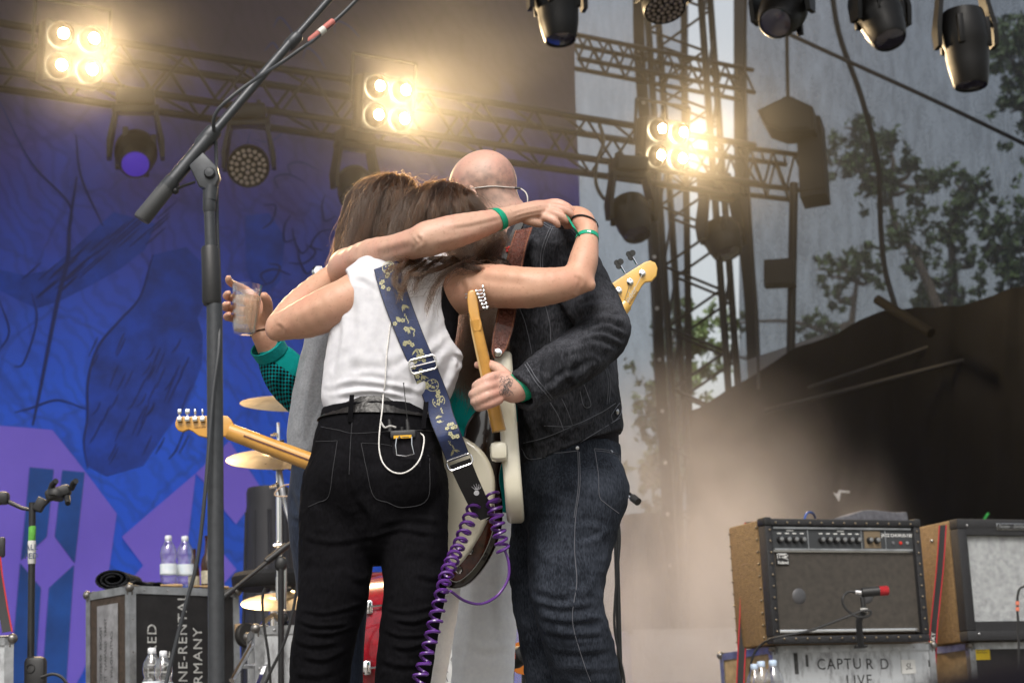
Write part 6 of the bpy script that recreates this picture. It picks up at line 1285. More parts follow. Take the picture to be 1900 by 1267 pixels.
# ================================================================== person in the white sleeveless top
pA = thing('person', 'person in white sleeveless top and black jeans, back to the viewer, arms round both neighbours', 'person', (P(690, 1400, 5.08)[0], 5.08, 0))
YF = (0, 1, 0)
armL = [J(664, 548, 5.04, 40), J(620, 568, 5.04, 41), J(570, 590, 5.07, 37), J(520, 606, 5.12, 25)]
foreL = [J(519, 605, 5.12, 25), J(548, 574, 5.17, 29), J(590, 535, 5.24, 26), J(636, 498, 5.30, 19), J(655, 486, 5.33, 18)]
armR = [J(858, 540, 5.05, 42), J(905, 531, 5.01, 41), J(980, 534, 4.95, 38), J(1040, 528, 4.95, 32), J(1072, 518, 4.97, 27)]
foreR = [J(1074, 515, 4.97, 26), J(1082, 486, 4.98, 27), J(1088, 455, 5.00, 22), J(1091, 428, 5.02, 17)]
f = Field(*bounds([J(470, 560, 5.1), J(1150, 480, 5.0), J(700, 1020, 5.1), J(800, 330, 5.3), P(700, 600, 4.9), P(700, 600, 5.4)], 0.03), Hb)
f.chain([J(698, 900, 5.08, 95, .70), J(700, 850, 5.08, 98, .68), J(702, 770, 5.08, 82, .64), J(714, 660, 5.07, 92, .55), J(738, 575, 5.065, 98, .52), J(755, 525, 5.07, 80, .52)], 0.03, (YF, .6))
f.cone(*[J(750, 530, 5.06), J(668, 545, 5.05)], 0.055, 0.055, 0.03); f.cone(J(760, 528, 5.06), J(855, 535, 5.05), 0.055, 0.056, 0.03)
f.chain([J(762, 515, 5.08, 40), J(785, 470, 5.14, 38), J(806, 440, 5.19, 40)], 0.03)
f.chain(armL, 0.02); f.chain(foreL, 0.012); f.chain(armR, 0.02); f.chain(foreR, 0.015)
f.cone(J(1096, 530, 4.955), J(1080, 522, 4.96), 0.012, 0.02, 0.02)      # point of the elbow
f.cone(J(508, 617, 5.115), J(520, 610, 5.115), 0.014, 0.02, 0.02)
head(f, J(822, 424, 5.24), (0.35, 0.75, -0.6), (0.25, 0.5, 0.8), 0.90)
# right hand lying over the shoulder, fingers to the left and away
f.chain([J(1091, 428, 5.02, 17), J(1082, 410, 5.05, 21), J(1070, 402, 5.10, 20)], 0.012)
for pts in ([(1068, 398, 5.09, 7.5), (1052, 396, 5.13, 7), (1036, 398, 5.19, 6)], [(1066, 405, 5.10, 7.5), (1048, 404, 5.12, 7), (1032, 404, 5.18, 6)], [(1068, 410, 5.08, 7.5), (1052, 411, 5.10, 7), (1038, 412, 5.15, 6)], [(1072, 414, 5.07, 7), (1060, 418, 5.09, 6.5), (1050, 420, 5.13, 5.5)], [(1084, 408, 5.06, 8), (1078, 394, 5.12, 7.5), (1064, 388, 5.16, 6)]): finger(f, pts)
# left hand, flat on the neighbour's back
f.chain([J(650, 488, 5.33, 17), J(668, 478, 5.35, 20), J(680, 472, 5.36, 18)], 0.012)
for k in range(4): finger(f, [(680, 464 + 7 * k, 5.36, 7), (697, 458 + 9 * k, 5.37, 6.5), (712, 455 + 11 * k, 5.38, 5.5)])
finger(f, [(662, 470, 5.34, 8), (668, 456, 5.36, 7), (678, 448, 5.37, 6)])
bodyA, sA = finish(f, 'body', SK_A, pA, [([(1070, 505), (1082, 520), (1080, 540)], 4, .0025), ([(1060, 545), (1075, 548), (1090, 540)], 3, .002), ([(880, 500), (930, 508), (985, 512)], 9, .003), ([(900, 556), (960, 552), (1030, 545)], 10, .002), ([(515, 596), (528, 606), (530, 622)], 4, .002), ([(600, 560), (570, 575), (545, 590)], 9, .002), ([(862, 510), (872, 540), (868, 575)], 6, .003)])
# black under-top, then the white top over it
def top_field(gr, cutL, cutR, zlo):
    f = Field(*bounds([J(585, 560, 5.1), J(885, 480, 5.0), J(700, 800, 5.1), P(740, 480, 4.88), P(740, 600, 5.3)], 0.03), Hb)
    f.chain([J(704, 790, 5.08, 88, .70), J(708, 735, 5.08, 99, .68), J(728, 660, 5.065, 109, .60), J(742, 580, 5.06, 111, .55), J(752, 530, 5.065, 94, .55)], 0.03, (YF, .6), gr)
    f.cone(J(752, 528, 5.06), J(668, 542, 5.05), 0.056 + gr, 0.054 + gr, 0.03); f.cone(J(760, 526, 5.06), J(850, 533, 5.05), 0.056 + gr, 0.056 + gr, 0.03)
    if gr > 0.008:
        f.chain([J(838, 570, 5.04, 22), J(836, 650, 5.03, 22), J(826, 715, 5.05, 17), J(815, 748, 5.06, 12)], 0.03)
        f.chain([J(640, 600, 5.05, 18), J(628, 680, 5.06, 20), J(618, 735, 5.06, 14)], 0.03)
    f.ell(J(*cutL[:2], 5.06), (cutL[2] * mpp(5.06), 0.35, cutL[3] * mpp(5.06)), None, 0.004, 'c'); f.ell(J(*cutR[:2], 5.06), (cutR[2] * mpp(5.06), 0.35, cutR[3] * mpp(5.06)), None, 0.004, 'c')
    f.ell(J(768, 470, 5.1), (46 * mpp(5.1), 0.2, 24 * mpp(5.1)), None, 0.004, 'c')
    return f
undA, _ = finish(top_field(-0.003, (606, 545, 44, 62), (904, 552, 48, 72), 0), 'under_top', M_UNDER, pA)
FT = [([(612, 716), (660, 706), (720, 712), (790, 726)], 6, .0055), ([(618, 733), (690, 724), (760, 736)], 5, .005), ([(640, 700), (690, 690), (740, 700)], 7, .003),
      ([(852, 660), (838, 700), (815, 742)], 7, .007), ([(838, 640), (800, 690), (770, 740)], 8, .005), ([(842, 610), (800, 650), (740, 690)], 9, .004), ([(826, 560), (815, 620), (822, 680)], 8, .005),
      ([(636, 560), (640, 620), (626, 700)], 7, .005), ([(660, 530), (672, 600), (655, 690)], 10, .0035), ([(690, 510), (700, 570), (690, 640)], 9, .003), ([(800, 505), (808, 560), (800, 610)], 8, .004),
      ([(780, 500), (776, 540), (786, 590)], 6, .0035), ([(655, 505), (690, 520), (720, 540)], 7, .003), ([(640, 660), (700, 668), (760, 655)], 10, .002), ([(712, 640), (730, 690), (728, 735)], 6, .003), ([(845, 650), (858, 668), (850, 690)], 4, .006)]
topA, sTop = finish(top_field(0.011, (612, 548, 42, 66), (880, 572, 60, 98), 0), 'sleeveless_top', M_TOP, pA, FT, 0.0014, 20, ridge=0.0014, rsc=26)
# jeans
f = Field(*bounds([J(525, 740, 5.1), J(860, 740, 5.1), J(560, 1440, 5.1), P(700, 900, 4.8), P(700, 900, 5.35)], 0.02), 0.0048)
f.chain([J(701, 742, 5.08, 95, .72), J(700, 775, 5.08, 101, .74), J(699, 820, 5.08, 113, .78), J(698, 880, 5.08, 124, .80), J(697, 930, 5.08, 118, .80)], 0.03, (YF, .75))
f.ell(J(646, 890, 5.00), (0.088, 0.075, 0.10), None, 0.03); f.ell(J(752, 890, 5.00), (0.088, 0.075, 0.10), None, 0.03)
LL = [J(633, 900, 5.07, 72), J(627, 960, 5.06, 70), J(622, 1040, 5.06, 66), J(618, 1100, 5.05, 63), J(606, 1160, 5.05, 57), J(596, 1220, 5.07, 55), J(590, 1300, 5.09, 51), J(586, 1420, 5.12, 36)]
LR = [J(763, 900, 5.07, 68), J(765, 960, 5.06, 65), J(769, 1040, 5.05, 60), J(770, 1090, 5.04, 56), J(762, 1150, 5.04, 53), J(752, 1220, 5.06, 51), J(744, 1300, 5.08, 47), J(738, 1420, 5.11, 34)]
f.chain(LL, 0.012); f.chain(LR, 0.012)
f.plane(J(700, 757, 5.08), (0.03, 0.0, 1.0))
FJ = [([(660, 1000), (700, 992), (745, 980), (815, 992)], 5, .0035), ([(562, 992), (610, 1004), (668, 998)], 6, .0035), ([(700, 972), (760, 960), (826, 966)], 7, .003), ([(562, 1034), (600, 1040), (640, 1030)], 9, .002), ([(736, 1030), (780, 1022), (826, 1036)], 9, .002),
      ([(554, 1128), (604, 1136), (676, 1118)], 4, .0035), ([(552, 1148), (590, 1160), (650, 1156)], 4, .005), ([(566, 1172), (610, 1174), (660, 1160)], 4, .005), ([(548, 1186), (580, 1196), (630, 1190)], 5, .004), ([(560, 1216), (600, 1222), (642, 1204)], 5, .004), ([(545, 1246), (590, 1250), (625, 1240)], 7, .003),
      ([(714, 1126), (756, 1134), (824, 1118)], 4, .003), ([(730, 1148), (770, 1152), (812, 1136)], 4, .005), ([(712, 1166), (744, 1178), (800, 1176)], 4, .0035), ([(724, 1196), (760, 1200), (800, 1184)], 5, .0045), ([(706, 1222), (740, 1232), (786, 1232)], 6, .0035),
      ([(600, 800), (640, 830), (690, 850)], 7, .0025), ([(820, 820), (780, 850), (720, 870)], 7, .0025), ([(670, 925), (690, 960), (694, 1010)], 6, .006), ([(572, 925), (590, 960), (600, 1010)], 9, .002), ([(826, 920), (806, 960), (800, 1020)], 9, .002), ([(652, 850), (656, 900), (672, 940)], 7, .005), ([(640, 1060), (670, 1072), (690, 1060)], 7, .003), ([(780, 1060), (800, 1070), (826, 1062)], 7, .003)]
jeanA, sJA = finish(f, 'jeans', M_JEANA, pA, FJ, 0.001, 30, ridge=0.003, rsc=34)
stitches('seams', sJA, [[(626, 819), (618, 870), (610, 920), (590, 932), (572, 940)], [(586, 819), (626, 818)], [(670, 822), (680, 870), (693, 920), (720, 932), (748, 941), (793, 925), (797, 850)], [(670, 822), (720, 826), (796, 846)], [(596, 792), (628, 798), (655, 804), (700, 802), (760, 798), (815, 800)], [(654, 778), (650, 830), (648, 880)]], 0.0009, M_STITCHK, pA)
bc = J(701, 766, 5.085); ring_strip('belt', sJA, bc, (0.06, 0.02, 1), 0.023, M_LEATHER, pA, 0.0025, 0.0035, 60, 0.26)
for x0, y0, x1, y1 in ((656, 738, 650, 784), (788, 750, 784, 796)):
    b = MB(); a_, c_ = sJA.hit(x0, y0 + 26, 0.008), sJA.hit(x1, y1, 0.003); a0 = np.array(a_[0]) + np.array([0, 0, 0.040]); b.strip(catmull([a0, (a0 + c_[0]) / 2 + np.array([0, -0.004, 0]), c_[0]], 4), np.array([0.006, 0, 0]), np.array([0, -1.0, 0]), 0.002); b.build('belt_loop', M_JEANA, pA)
shoes(pA, [J(586, 1420, 5.12), J(738, 1420, 5.11)], (0.1, 1))
ring_strip('wristband', sA, J(1088, 440, 5.005), unit(foreR[3][0] - foreR[2][0]) + np.array([-0.12, 0, 0.15]), 0.0065, M_BAND, pA, 0.001, 0.0012, 28)
q0 = J(1076, 440, 4.985); q1 = J(1052, 400, 5.00)
b = MB(); b.strip([q0, J(1066, 424, 4.972), J(1058, 410, 4.978), q1], np.array([0.0055, 0, -0.0055]), np.array([0, -1.0, 0]), 0.001); b.build('wristband_tail', M_BAND, pA)
b = MB(); b.box(J(1093, 431, 4.982), (0.010, 0.004, 0.010), bev=0.001); b.build('wristband_clip', M_WHITE, pA)
ring_strip('hair_tie', sA, J(1093, 418, 5.04), unit(foreR[3][0] - foreR[2][0]) + np.array([0.25, 0, 0]), 0.002, mat('elastic', (0.01, 0.01, 0.01), 0.8), pA, 0.002, 0.003, 28)
# hair: bowed head seen from behind, the parting at the crown, lengths falling forward-right and down the back
fA = Field(*bounds([J(740, 340, 5.0), J(930, 520, 5.0), P(820, 420, 5.4), J(730, 500, 5.1)], 0.05), 0.005)
fA.ell(J(818, 408, 5.22), (0.098, 0.105, 0.088), None, 0.02); fA.chain([J(800, 420, 5.16, 44), J(775, 470, 5.11, 32), J(745, 500, 5.03, 18)], 0.03); fA.chain([J(850, 420, 5.18, 50), J(890, 470, 5.14, 34), J(920, 510, 5.10, 20)], 0.03); fA.chain([J(770, 488, 5.01, 13), J(820, 490, 5.02, 15), J(880, 490, 5.04, 16), J(935, 495, 5.09, 13)], 0.03)
finish(fA, 'hair_underlayer', M_HBASE, pA)
crA = (838, 352)
GA = [[J(800, 345, 5.20), J(765, 362, 5.15), J(742, 400, 5.12), J(733, 450, 5.10), J(735, 500, 5.04)],
      [J(812, 340, 5.18), J(775, 365, 5.10), J(752, 405, 5.07), J(745, 455, 5.06), J(742, 520, 4.96)],
      [J(822, 340, 5.15), J(790, 370, 5.07), J(768, 410, 5.05), J(765, 455, 5.05), J(752, 530, 4.95)],
      [J(830, 340, 5.14), J(805, 375, 5.06), J(790, 410, 5.05), J(800, 455, 5.05), J(800, 505, 4.97)],
      [J(838, 342, 5.13), J(822, 375, 5.06), J(815, 410, 5.05), J(835, 450, 5.05), J(845, 505, 4.99)],
      [J(845, 344, 5.13), J(840, 372, 5.06), J(845, 405, 5.05), J(880, 445, 5.06), J(905, 510, 5.02)],
      [J(852, 346, 5.14), J(862, 370, 5.08), J(880, 400, 5.08), J(915, 445, 5.09), J(935, 505, 5.05)],
      [J(856, 350, 5.16), J(880, 366, 5.12), J(905, 395, 5.12), J(935, 440, 5.12), J(950, 510, 5.08)]]
for g_ in GA: q_ = proj(g_[-1]); g_[-1] = J(q_[0] * 0.6 + 0.4 * 845, 484, 5.02)
hair('hair', GA, 5200, HAIR_A, pA, 1, 0.005, 0.006, 1.6, 0.00042, 0.016, 0.05)
for k, lk in enumerate(([(765, 484, 4.97), (738, 503, 4.935), (728, 526, 4.92), (744, 540, 4.915), (753, 526, 4.915)], [(788, 486, 4.97), (757, 512, 4.93), (743, 540, 4.918), (737, 560, 4.915)], [(850, 482, 4.98), (806, 502, 4.94), (770, 511, 4.93), (737, 513, 4.928)], [(880, 480, 4.99), (842, 499, 4.945), (813, 520, 4.94), (797, 552, 4.935), (791, 585, 4.935)], [(905, 478, 5.02), (928, 498, 5.0), (946, 514, 5.03), (955, 532, 5.05)], [(835, 480, 4.98), (868, 497, 4.955), (905, 505, 4.97), (936, 502, 5.02)], [(815, 482, 4.97), (790, 498, 4.94), (772, 520, 4.93), (764, 548, 4.925)], [(780, 482, 4.975), (748, 494, 4.94), (722, 503, 4.935), (708, 520, 4.93)])):
    g1 = [J(*p) for p in lk]; hair('hair_lock', [g1, [q + np.array([0.007, 0.003, 0.006]) for q in g1]], 110, HAIR_A, pA, 20 + k, 0.0024, 0.003, 1.6, 0.00042, 0.003, 0.1, cut=0.5)

# ================================================================== person in the grey tank top
pB = thing('person', 'long-haired person in loose grey tank top, one bare arm laid across the neighbour in white', 'person', (P(640, 1400, 5.5)[0], 5.5, 0))
armB = [J(648, 494, 5.20, 33), J(690, 474, 5.08, 31), J(730, 464, 5.00, 28), J(775, 450, 4.93, 29), J(795, 443, 4.915, 31)]
foreB = [J(795, 443, 4.915, 31), J(835, 432, 4.92, 32), J(880, 420, 4.95, 27), J(925, 407, 4.99, 20), J(952, 399, 5.02, 17.5)]
f = Field(*bounds([J(530, 560, 5.5), J(1085, 400, 5.0), J(650, 1000, 5.5), J(700, 320, 5.5), P(700, 500, 4.86), P(700, 500, 5.66)], 0.04), Hb)
FB = unit((0.45, 0.9, 0))
f.chain([J(640, 960, 5.48, 90, .75), J(640, 870, 5.48, 98, .72), J(640, 780, 5.47, 82, .70), J(648, 660, 5.44, 92, .64), J(668, 560, 5.40, 98, .60), J(690, 510, 5.40, 80, .58)], 0.03, (FB, .62))
f.cone(J(690, 515, 5.40), J(648, 500, 5.24), 0.058, 0.060, 0.03); f.cone(J(690, 515, 5.40), J(745, 530, 5.55), 0.058, 0.056, 0.03)
f.chain([J(700, 505, 5.40, 40), J(708, 460, 5.42, 37), J(708, 430, 5.43, 38)], 0.03)
f.chain(armB, 0.02); f.chain(foreB, 0.015); f.cone(J(782, 446, 4.895), J(795, 445, 4.905), 0.018, 0.024, 0.02)
f.chain([J(745, 530, 5.55, 36), J(790, 600, 5.62, 33), J(830, 650, 5.62, 24), J(870, 600, 5.64, 24), J(900, 560, 5.66, 18)], 0.02)      # far arm, round the hidden neighbour
head(f, J(708, 400, 5.44), (0.80, 0.55, -0.15), (-0.1, 0.1, 1), 0.93)
# hand on the jacket shoulder
f.chain([J(952, 399, 5.02, 17), J(975, 393, 5.04, 20), J(1000, 389, 5.06, 21), J(1018, 388, 5.07, 18)], 0.012, ((0.15, 0.55, -1), .8))
for pts in ([(1012, 380, 5.075, 9), (1034, 377, 5.06, 8), (1052, 384, 5.055, 7), (1066, 394, 5.06, 5.5)], [(1012, 387, 5.06, 9), (1034, 386, 5.045, 8), (1052, 392, 5.04, 7), (1063, 401, 5.045, 5.5)], [(1010, 395, 5.055, 8.5), (1028, 396, 5.035, 7.5), (1043, 402, 5.03, 6.5), (1051, 411, 5.035, 5.2)], [(1004, 401, 5.05, 8), (1018, 405, 5.035, 7), (1030, 411, 5.03, 6), (1036, 419, 5.035, 5)], [(968, 402, 5.04, 10), (985, 410, 5.04, 8.5), (1002, 416, 5.05, 7)]): finger(f, pts)
bodyB, sB = finish(f, 'body', SK_B, pB, [([(775, 432), (786, 445), (782, 462)], 4, .0035), ([(768, 436), (776, 452), (772, 468)], 3, .002), ([(830, 420), (880, 412), (935, 398)], 4, .002), ([(800, 452), (850, 442), (900, 428)], 7, .0025), ([(690, 462), (730, 452), (765, 442)], 8, .003), ([(945, 396), (975, 387), (1010, 381)], 2.5, .0018), ([(950, 402), (978, 394), (1012, 388)], 2.5, .0018), ([(955, 408), (980, 401), (1008, 396)], 2.5, .0015), ([(650, 480), (680, 485), (700, 478)], 7, .0025)])
# forearm hair-free; green band
ring_strip('wristband', sB, J(922, 407.5, 4.99), unit(foreB[3][0] - foreB[2][0]) + np.array([0, 0, 0.25]), 0.0095, M_BAND, pB, 0.001, 0.0012, 28)
f = Field(*bounds([J(510, 560, 5.5), J(790, 480, 5.4), J(650, 900, 5.5), P(650, 600, 5.1), P(650, 600, 5.75)], 0.03), 0.0048)
f.chain([J(632, 862, 5.48, 100, .80), J(634, 780, 5.47, 100, .78), J(648, 680, 5.45, 96, .70), J(670, 570, 5.41, 92, .62), J(694, 515, 5.40, 78, .6)], 0.03, (FB, .66), 0.006)
f.cone(J(690, 512, 5.40), J(668, 503, 5.30), 0.062, 0.060, 0.02)
f.chain([J(610, 600, 5.42, 14), J(592, 690, 5.42, 20), J(574, 790, 5.44, 24), J(566, 836, 5.44, 22)], 0.03)
f.ell(J(632, 600, 5.2), (44 * mpp(5.2), 0.13, 140 * mpp(5.2)), None, 0.004, 'c')
f.plane(J(600, 846, 5.45), (0.0, 0, -1))
tankB, sTB = finish(f, 'tank_top', M_GREY, pB, [([(600, 600), (582, 690), (560, 800)], 7, .006), ([(590, 650), (575, 740), (566, 830)], 6, .006), ([(612, 740), (590, 780), (575, 836)], 6, .005), ([(620, 700), (604, 760), (596, 830)], 7, .004)], 0.002, 20)
f = Field(*bounds([J(515, 800, 5.5), J(760, 800, 5.5), J(560, 1420, 5.5), P(650, 900, 5.25), P(650, 900, 5.75)], 0.03), 0.006)
f.chain([J(632, 830, 5.48, 90, .8), J(632, 900, 5.48, 98, .8), J(632, 960, 5.48, 95, .8)], 0.03, (FB, .75)); f.chain([J(592, 930, 5.50, 58), J(594, 1000, 5.50, 55), J(606, 1150, 5.5, 46), J(612, 1400, 5.52, 36)], 0.012); f.chain([J(655, 930, 5.46, 58), J(644, 1050, 5.45, 46), J(634, 1200, 5.45, 40), J(636, 1400, 5.47, 34)], 0.012)
finish(f, 'jeans', M_BLUEJ, pB, [([(545, 900), (560, 940), (570, 1000)], 7, .005), ([(540, 950), (565, 965), (600, 960)], 6, .005)], 0.001, 30)
shoes(pB, [J(612, 1400, 5.52), J(636, 1400, 5.47)], (0.6, 0.8))
fB = Field(*bounds([J(610, 330, 5.4), J(790, 330, 5.4), J(650, 520, 5.3), P(700, 420, 5.6)], 0.06), 0.005)
fB.ell(J(702, 385, 5.45), (0.092, 0.115, 0.086), None, 0.02); fB.chain([J(676, 390, 5.40, 40), J(655, 440, 5.36, 34), J(640, 485, 5.33, 22)], 0.03); fB.ell(J(729, 408, 5.34), (0.024, 0.06, 0.034), None, 0.004, 'c')
finish(fB, 'hair_underlayer', M_HBASE, pB)
GB = [[J(715, 329, 5.42), J(672, 345, 5.42), J(650, 395, 5.42), J(634, 450, 5.40), J(621, 497, 5.36)],
      [J(718, 328, 5.40), J(680, 350, 5.37), J(658, 400, 5.35), J(642, 450, 5.32), J(630, 500, 5.28)],
      [J(722, 328, 5.38), J(690, 358, 5.33), J(668, 405, 5.31), J(652, 450, 5.28), J(636, 508, 5.24)],
      [J(726, 328, 5.37), J(702, 360, 5.32), J(685, 405, 5.30), J(668, 450, 5.26), J(650, 500, 5.22)],
      [J(730, 328, 5.37), J(714, 362, 5.32), J(700, 402, 5.31), J(690, 445, 5.28), J(676, 480, 5.24)],
      [J(740, 329, 5.38), J(732, 350, 5.33), J(714, 385, 5.31), J(706, 440, 5.30), J(700, 470, 5.26)],
      [J(752, 331, 5.40), J(756, 350, 5.34), J(748, 372, 5.32), J(738, 384, 5.32), J(722, 388, 5.33)],
      [J(765, 335, 5.42), J(772, 360, 5.38), J(768, 390, 5.36), J(750, 420, 5.36), J(745, 450, 5.36)]]
hair('hair', GB, 5200, HAIR_B, pB, 3, 0.006, 0.003, 1.6, 0.0004, 0.014, 0.05)

hair('flyaway_hair', GB, 130, HAIR_B, pB, 13, 0.012, 0.008, 1.2, 0.00035, 0.02, 1.0)
hair('flyaway_hair', GA, 150, HAIR_A, pA, 14, 0.012, 0.010, 1.4, 0.00035, 0.02, 1.0)

# ================================================================== bald person in the black denim jacket
SK_C = SK_C.copy(); SK_C.name = 'skin_shaved_head'
pC = thing('person', 'bald person in washed black denim jacket and dark jeans, leaning into the embrace', 'person', (P(1050, 1400, 5.38)[0], 5.38, 0))
FC = unit((0.92, -0.38, 0))
f = Field(*bounds([J(835, 280, 5.4), J(1190, 620, 5.2), J(1050, 950, 5.4), P(880, 720, 4.82), P(950, 500, 5.66)], 0.04), Hb)
f.chain([J(1058, 900, 5.38, 84, .72), J(1060, 830, 5.37, 84, .72), J(1055, 740, 5.37, 90, .68), J(1045, 620, 5.37, 100, .66), J(1020, 510, 5.36, 98, .60), J(1000, 455, 5.36, 74, .68)], 0.03, (FC, .66))
f.cone(J(1000, 460, 5.35), J(1040, 460, 5.24), 0.075, 0.068, 0.03); f.cone(J(985, 470, 5.40), J(955, 480, 5.56), 0.07, 0.06, 0.03)
f.chain([J(975, 455, 5.36, 54), J(945, 425, 5.36, 48), J(915, 385, 5.37, 46)], 0.03)
f.chain([J(1048, 465, 5.22, 44), J(1090, 540, 5.17, 40), J(1130, 615, 5.10, 32), J(1060, 665, 5.02, 34), J(990, 708, 4.96, 27), J(952, 726, 4.945, 20)], 0.02)
f.chain([J(955, 480, 5.56, 44), J(900, 560, 5.66, 36), J(840, 600, 5.66, 28), J(790, 560, 5.62, 22), J(760, 530, 5.60, 18)], 0.02)
hc = J(896, 352, 5.37); up_c = unit((-0.22, 0.12, 0.95))
head(f, hc, (-0.72, 0.68, -0.25), up_c, 1.0)
f.ell(J(893, 345, 5.37), (0.088, 0.092, 0.084), None, 0.03); f.ell(J(925, 385, 5.34), (0.050, 0.05, 0.05), None, 0.04)
f.ell(J(879, 364, 5.262), (0.010, 0.018, 0.032), [unit((1, 0.3, 0.3)), unit((0.3, -1, 0)), unit((-0.28, 0, 1))], 0.006)
# the gripping hand
f.chain([J(955, 725, 4.945, 20), J(938, 716, 4.935, 25), J(924, 718, 4.93, 25)], 0.012, (YF, .72))
for pts in ([(926, 697, 4.925, 9.5), (906, 703, 4.905, 9.5), (888, 716, 4.915, 9), (884, 716, 4.945, 8), (892, 708, 4.97, 7)], [(924, 711, 4.918, 9.5), (902, 719, 4.90, 9.5), (882, 731, 4.912, 9), (878, 731, 4.94, 8), (888, 724, 4.97, 7)], [(924, 727, 4.918, 9.5), (904, 735, 4.90, 9.2), (884, 745, 4.912, 8.5), (881, 744, 4.94, 7.5), (890, 738, 4.97, 6.5)], [(926, 741, 4.922, 9), (908, 749, 4.908, 8.5), (890, 755, 4.918, 7.8), (887, 754, 4.94, 7), (895, 748, 4.965, 6)], [(942, 700, 4.94, 11), (925, 684, 4.965, 9.5), (905, 676, 4.99, 8.5), (886, 677, 4.995, 7)]): finger(f, pts, 0.0035)
bodyC, sC = finish(f, 'body', SK_C, pC)
n, l = SK_C.node_tree.nodes, SK_C.node_tree.links; bs = n['Principled BSDF']; src = bs.inputs['Base Color'].links[0].from_socket; tc = n.new('ShaderNodeTexCoord'); lc = np.array(pC.location)
def ball(c, r0, r1, a, b_):
    d = n.new('ShaderNodeVectorMath'); d.operation = 'DISTANCE'; d.inputs[1].default_value = tuple(np.array(c) - lc); l.new(tc.outputs['Object'], d.inputs[0]); m = n.new('ShaderNodeMapRange'); m.interpolation_type = 'SMOOTHSTEP'; m.inputs[1].default_value = r0; m.inputs[2].default_value = r1; m.inputs[3].default_value = a; m.inputs[4].default_value = b_; l.new(d.outputs['Value'], m.inputs[0]); return m
b1 = ball(J(890, 292, 5.34), 0.055, 0.115, 0, 1); b2 = ball(J(896, 350, 5.37), 0.105, 0.135, 1, 0); ns = n.new('ShaderNodeTexNoise'); ns.inputs['Scale'].default_value = 38; ns.inputs['Detail'].default_value = 4; l.new(tc.outputs['Object'], ns.inputs['Vector'])
m1 = n.new('ShaderNodeMath'); m1.operation = 'MULTIPLY'; l.new(b1.outputs[0], m1.inputs[0]); l.new(b2.outputs[0], m1.inputs[1]); m2 = n.new('ShaderNodeMath'); m2.operation = 'MULTIPLY'; l.new(m1.outputs[0], m2.inputs[0]); mq = n.new('ShaderNodeMapRange'); mq.inputs[1].default_value = 0.25; mq.inputs[2].default_value = 0.75; mq.inputs[4].default_value = 0.9; l.new(ns.outputs[0], mq.inputs[0]); l.new(mq.outputs[0], m2.inputs[1])
mx = n.new('ShaderNodeMix'); mx.data_type = 'RGBA'; l.new(m2.outputs[0], mx.inputs[0]); l.new(src, mx.inputs[6]); mx.inputs[7].default_value = (0.12, 0.09, 0.08, 1); l.new(mx.outputs[2], bs.inputs['Base Color'])
# t-shirt hem showing below the jacket
f = Field(*bounds([J(950, 760, 5.4), J(1180, 880, 5.4), P(1050, 800, 5.1), P(1050, 800, 5.66)], 0.03), 0.005)
f.chain([J(1066, 880, 5.375, 100, .8), J(1064, 780, 5.375, 100, .8)], 0.02, (FC, .82)); f.plane(J(1160, 841, 5.3), (0.04, 0, -1)); finish(f, 't_shirt', M_UNDER, pC, [([(1090, 815), (1130, 805), (1158, 800)], 5, .004), ([(1095, 830), (1130, 822), (1158, 822)], 4, .003)])
# jeans
f = Field(*bounds([J(915, 800, 5.4), J(1200, 900, 5.4), J(1000, 1440, 5.4), P(1050, 900, 5.0), P(1050, 900, 5.7)], 0.02), 0.0048)
f.chain([J(1060, 815, 5.375, 102, .84), J(1060, 870, 5.375, 105, .86), J(1057, 930, 5.37, 104, .88)], 0.03, (FC, .82)); f.ell(J(1112, 905, 5.30), (0.080, 0.09, 0.10), None, 0.03)
CN = [J(1070, 930, 5.30, 86), J(1058, 1010, 5.28, 78), J(1052, 1080, 5.25, 68), J(1056, 1130, 5.24, 62), J(1072, 1190, 5.27, 62), J(1090, 1260, 5.32, 60), J(1105, 1340, 5.36, 52), J(1118, 1430, 5.40, 40)]
CF = [J(1030, 930, 5.46, 72), J(1008, 1010, 5.45, 62), J(1004, 1100, 5.42, 54), J(1014, 1180, 5.42, 50), J(1024, 1270, 5.45, 46), J(1034, 1430, 5.50, 38)]
f.chain(CN, 0.016); f.chain(CF, 0.016)
f.plane(J(1060, 826, 5.37), (0.0, 0, 1))
FCJ = [([(975, 900), (1020, 920), (1080, 930)], 8, .0024), ([(968, 960), (1010, 950), (1060, 960)], 7, .0031), ([(1125, 985), (1090, 975), (1050, 985)], 7, .0037), ([(1132, 970), (1110, 1000), (1060, 1012)], 6, .0037), ([(990, 1010), (1020, 1040), (1060, 1060)], 8, .0024),
       ([(985, 1085), (1030, 1100), (1090, 1096)], 7, .0037), ([(990, 1112), (1040, 1124), (1105, 1118)], 6, .0043), ([(1000, 1140), (1050, 1150), (1118, 1144)], 6, .0043), ([(1010, 1168), (1060, 1176), (1126, 1172)], 6, .0037), ([(1018, 1200), (1070, 1206), (1140, 1200)], 7, .0031), ([(1030, 1236), (1080, 1240), (1150, 1236)], 7, .0024),
       ([(1110, 1060), (1085, 1100), (1040, 1130)], 8, .0031), ([(1040, 870), (1045, 930), (1030, 1000)], 9, .0018), ([(1085, 1030), (1070, 1070), (1072, 1110)], 8, .0018), ([(960, 1060), (985, 1090), (1000, 1130)], 7, .0024), ([(966, 1150), (990, 1170), (1010, 1200)], 6, .0024)]
jeanC, sJC = finish(f, 'jeans', M_JEANC, pC, FCJ, 0.0014, 26, ridge=0.0055, rsc=22)
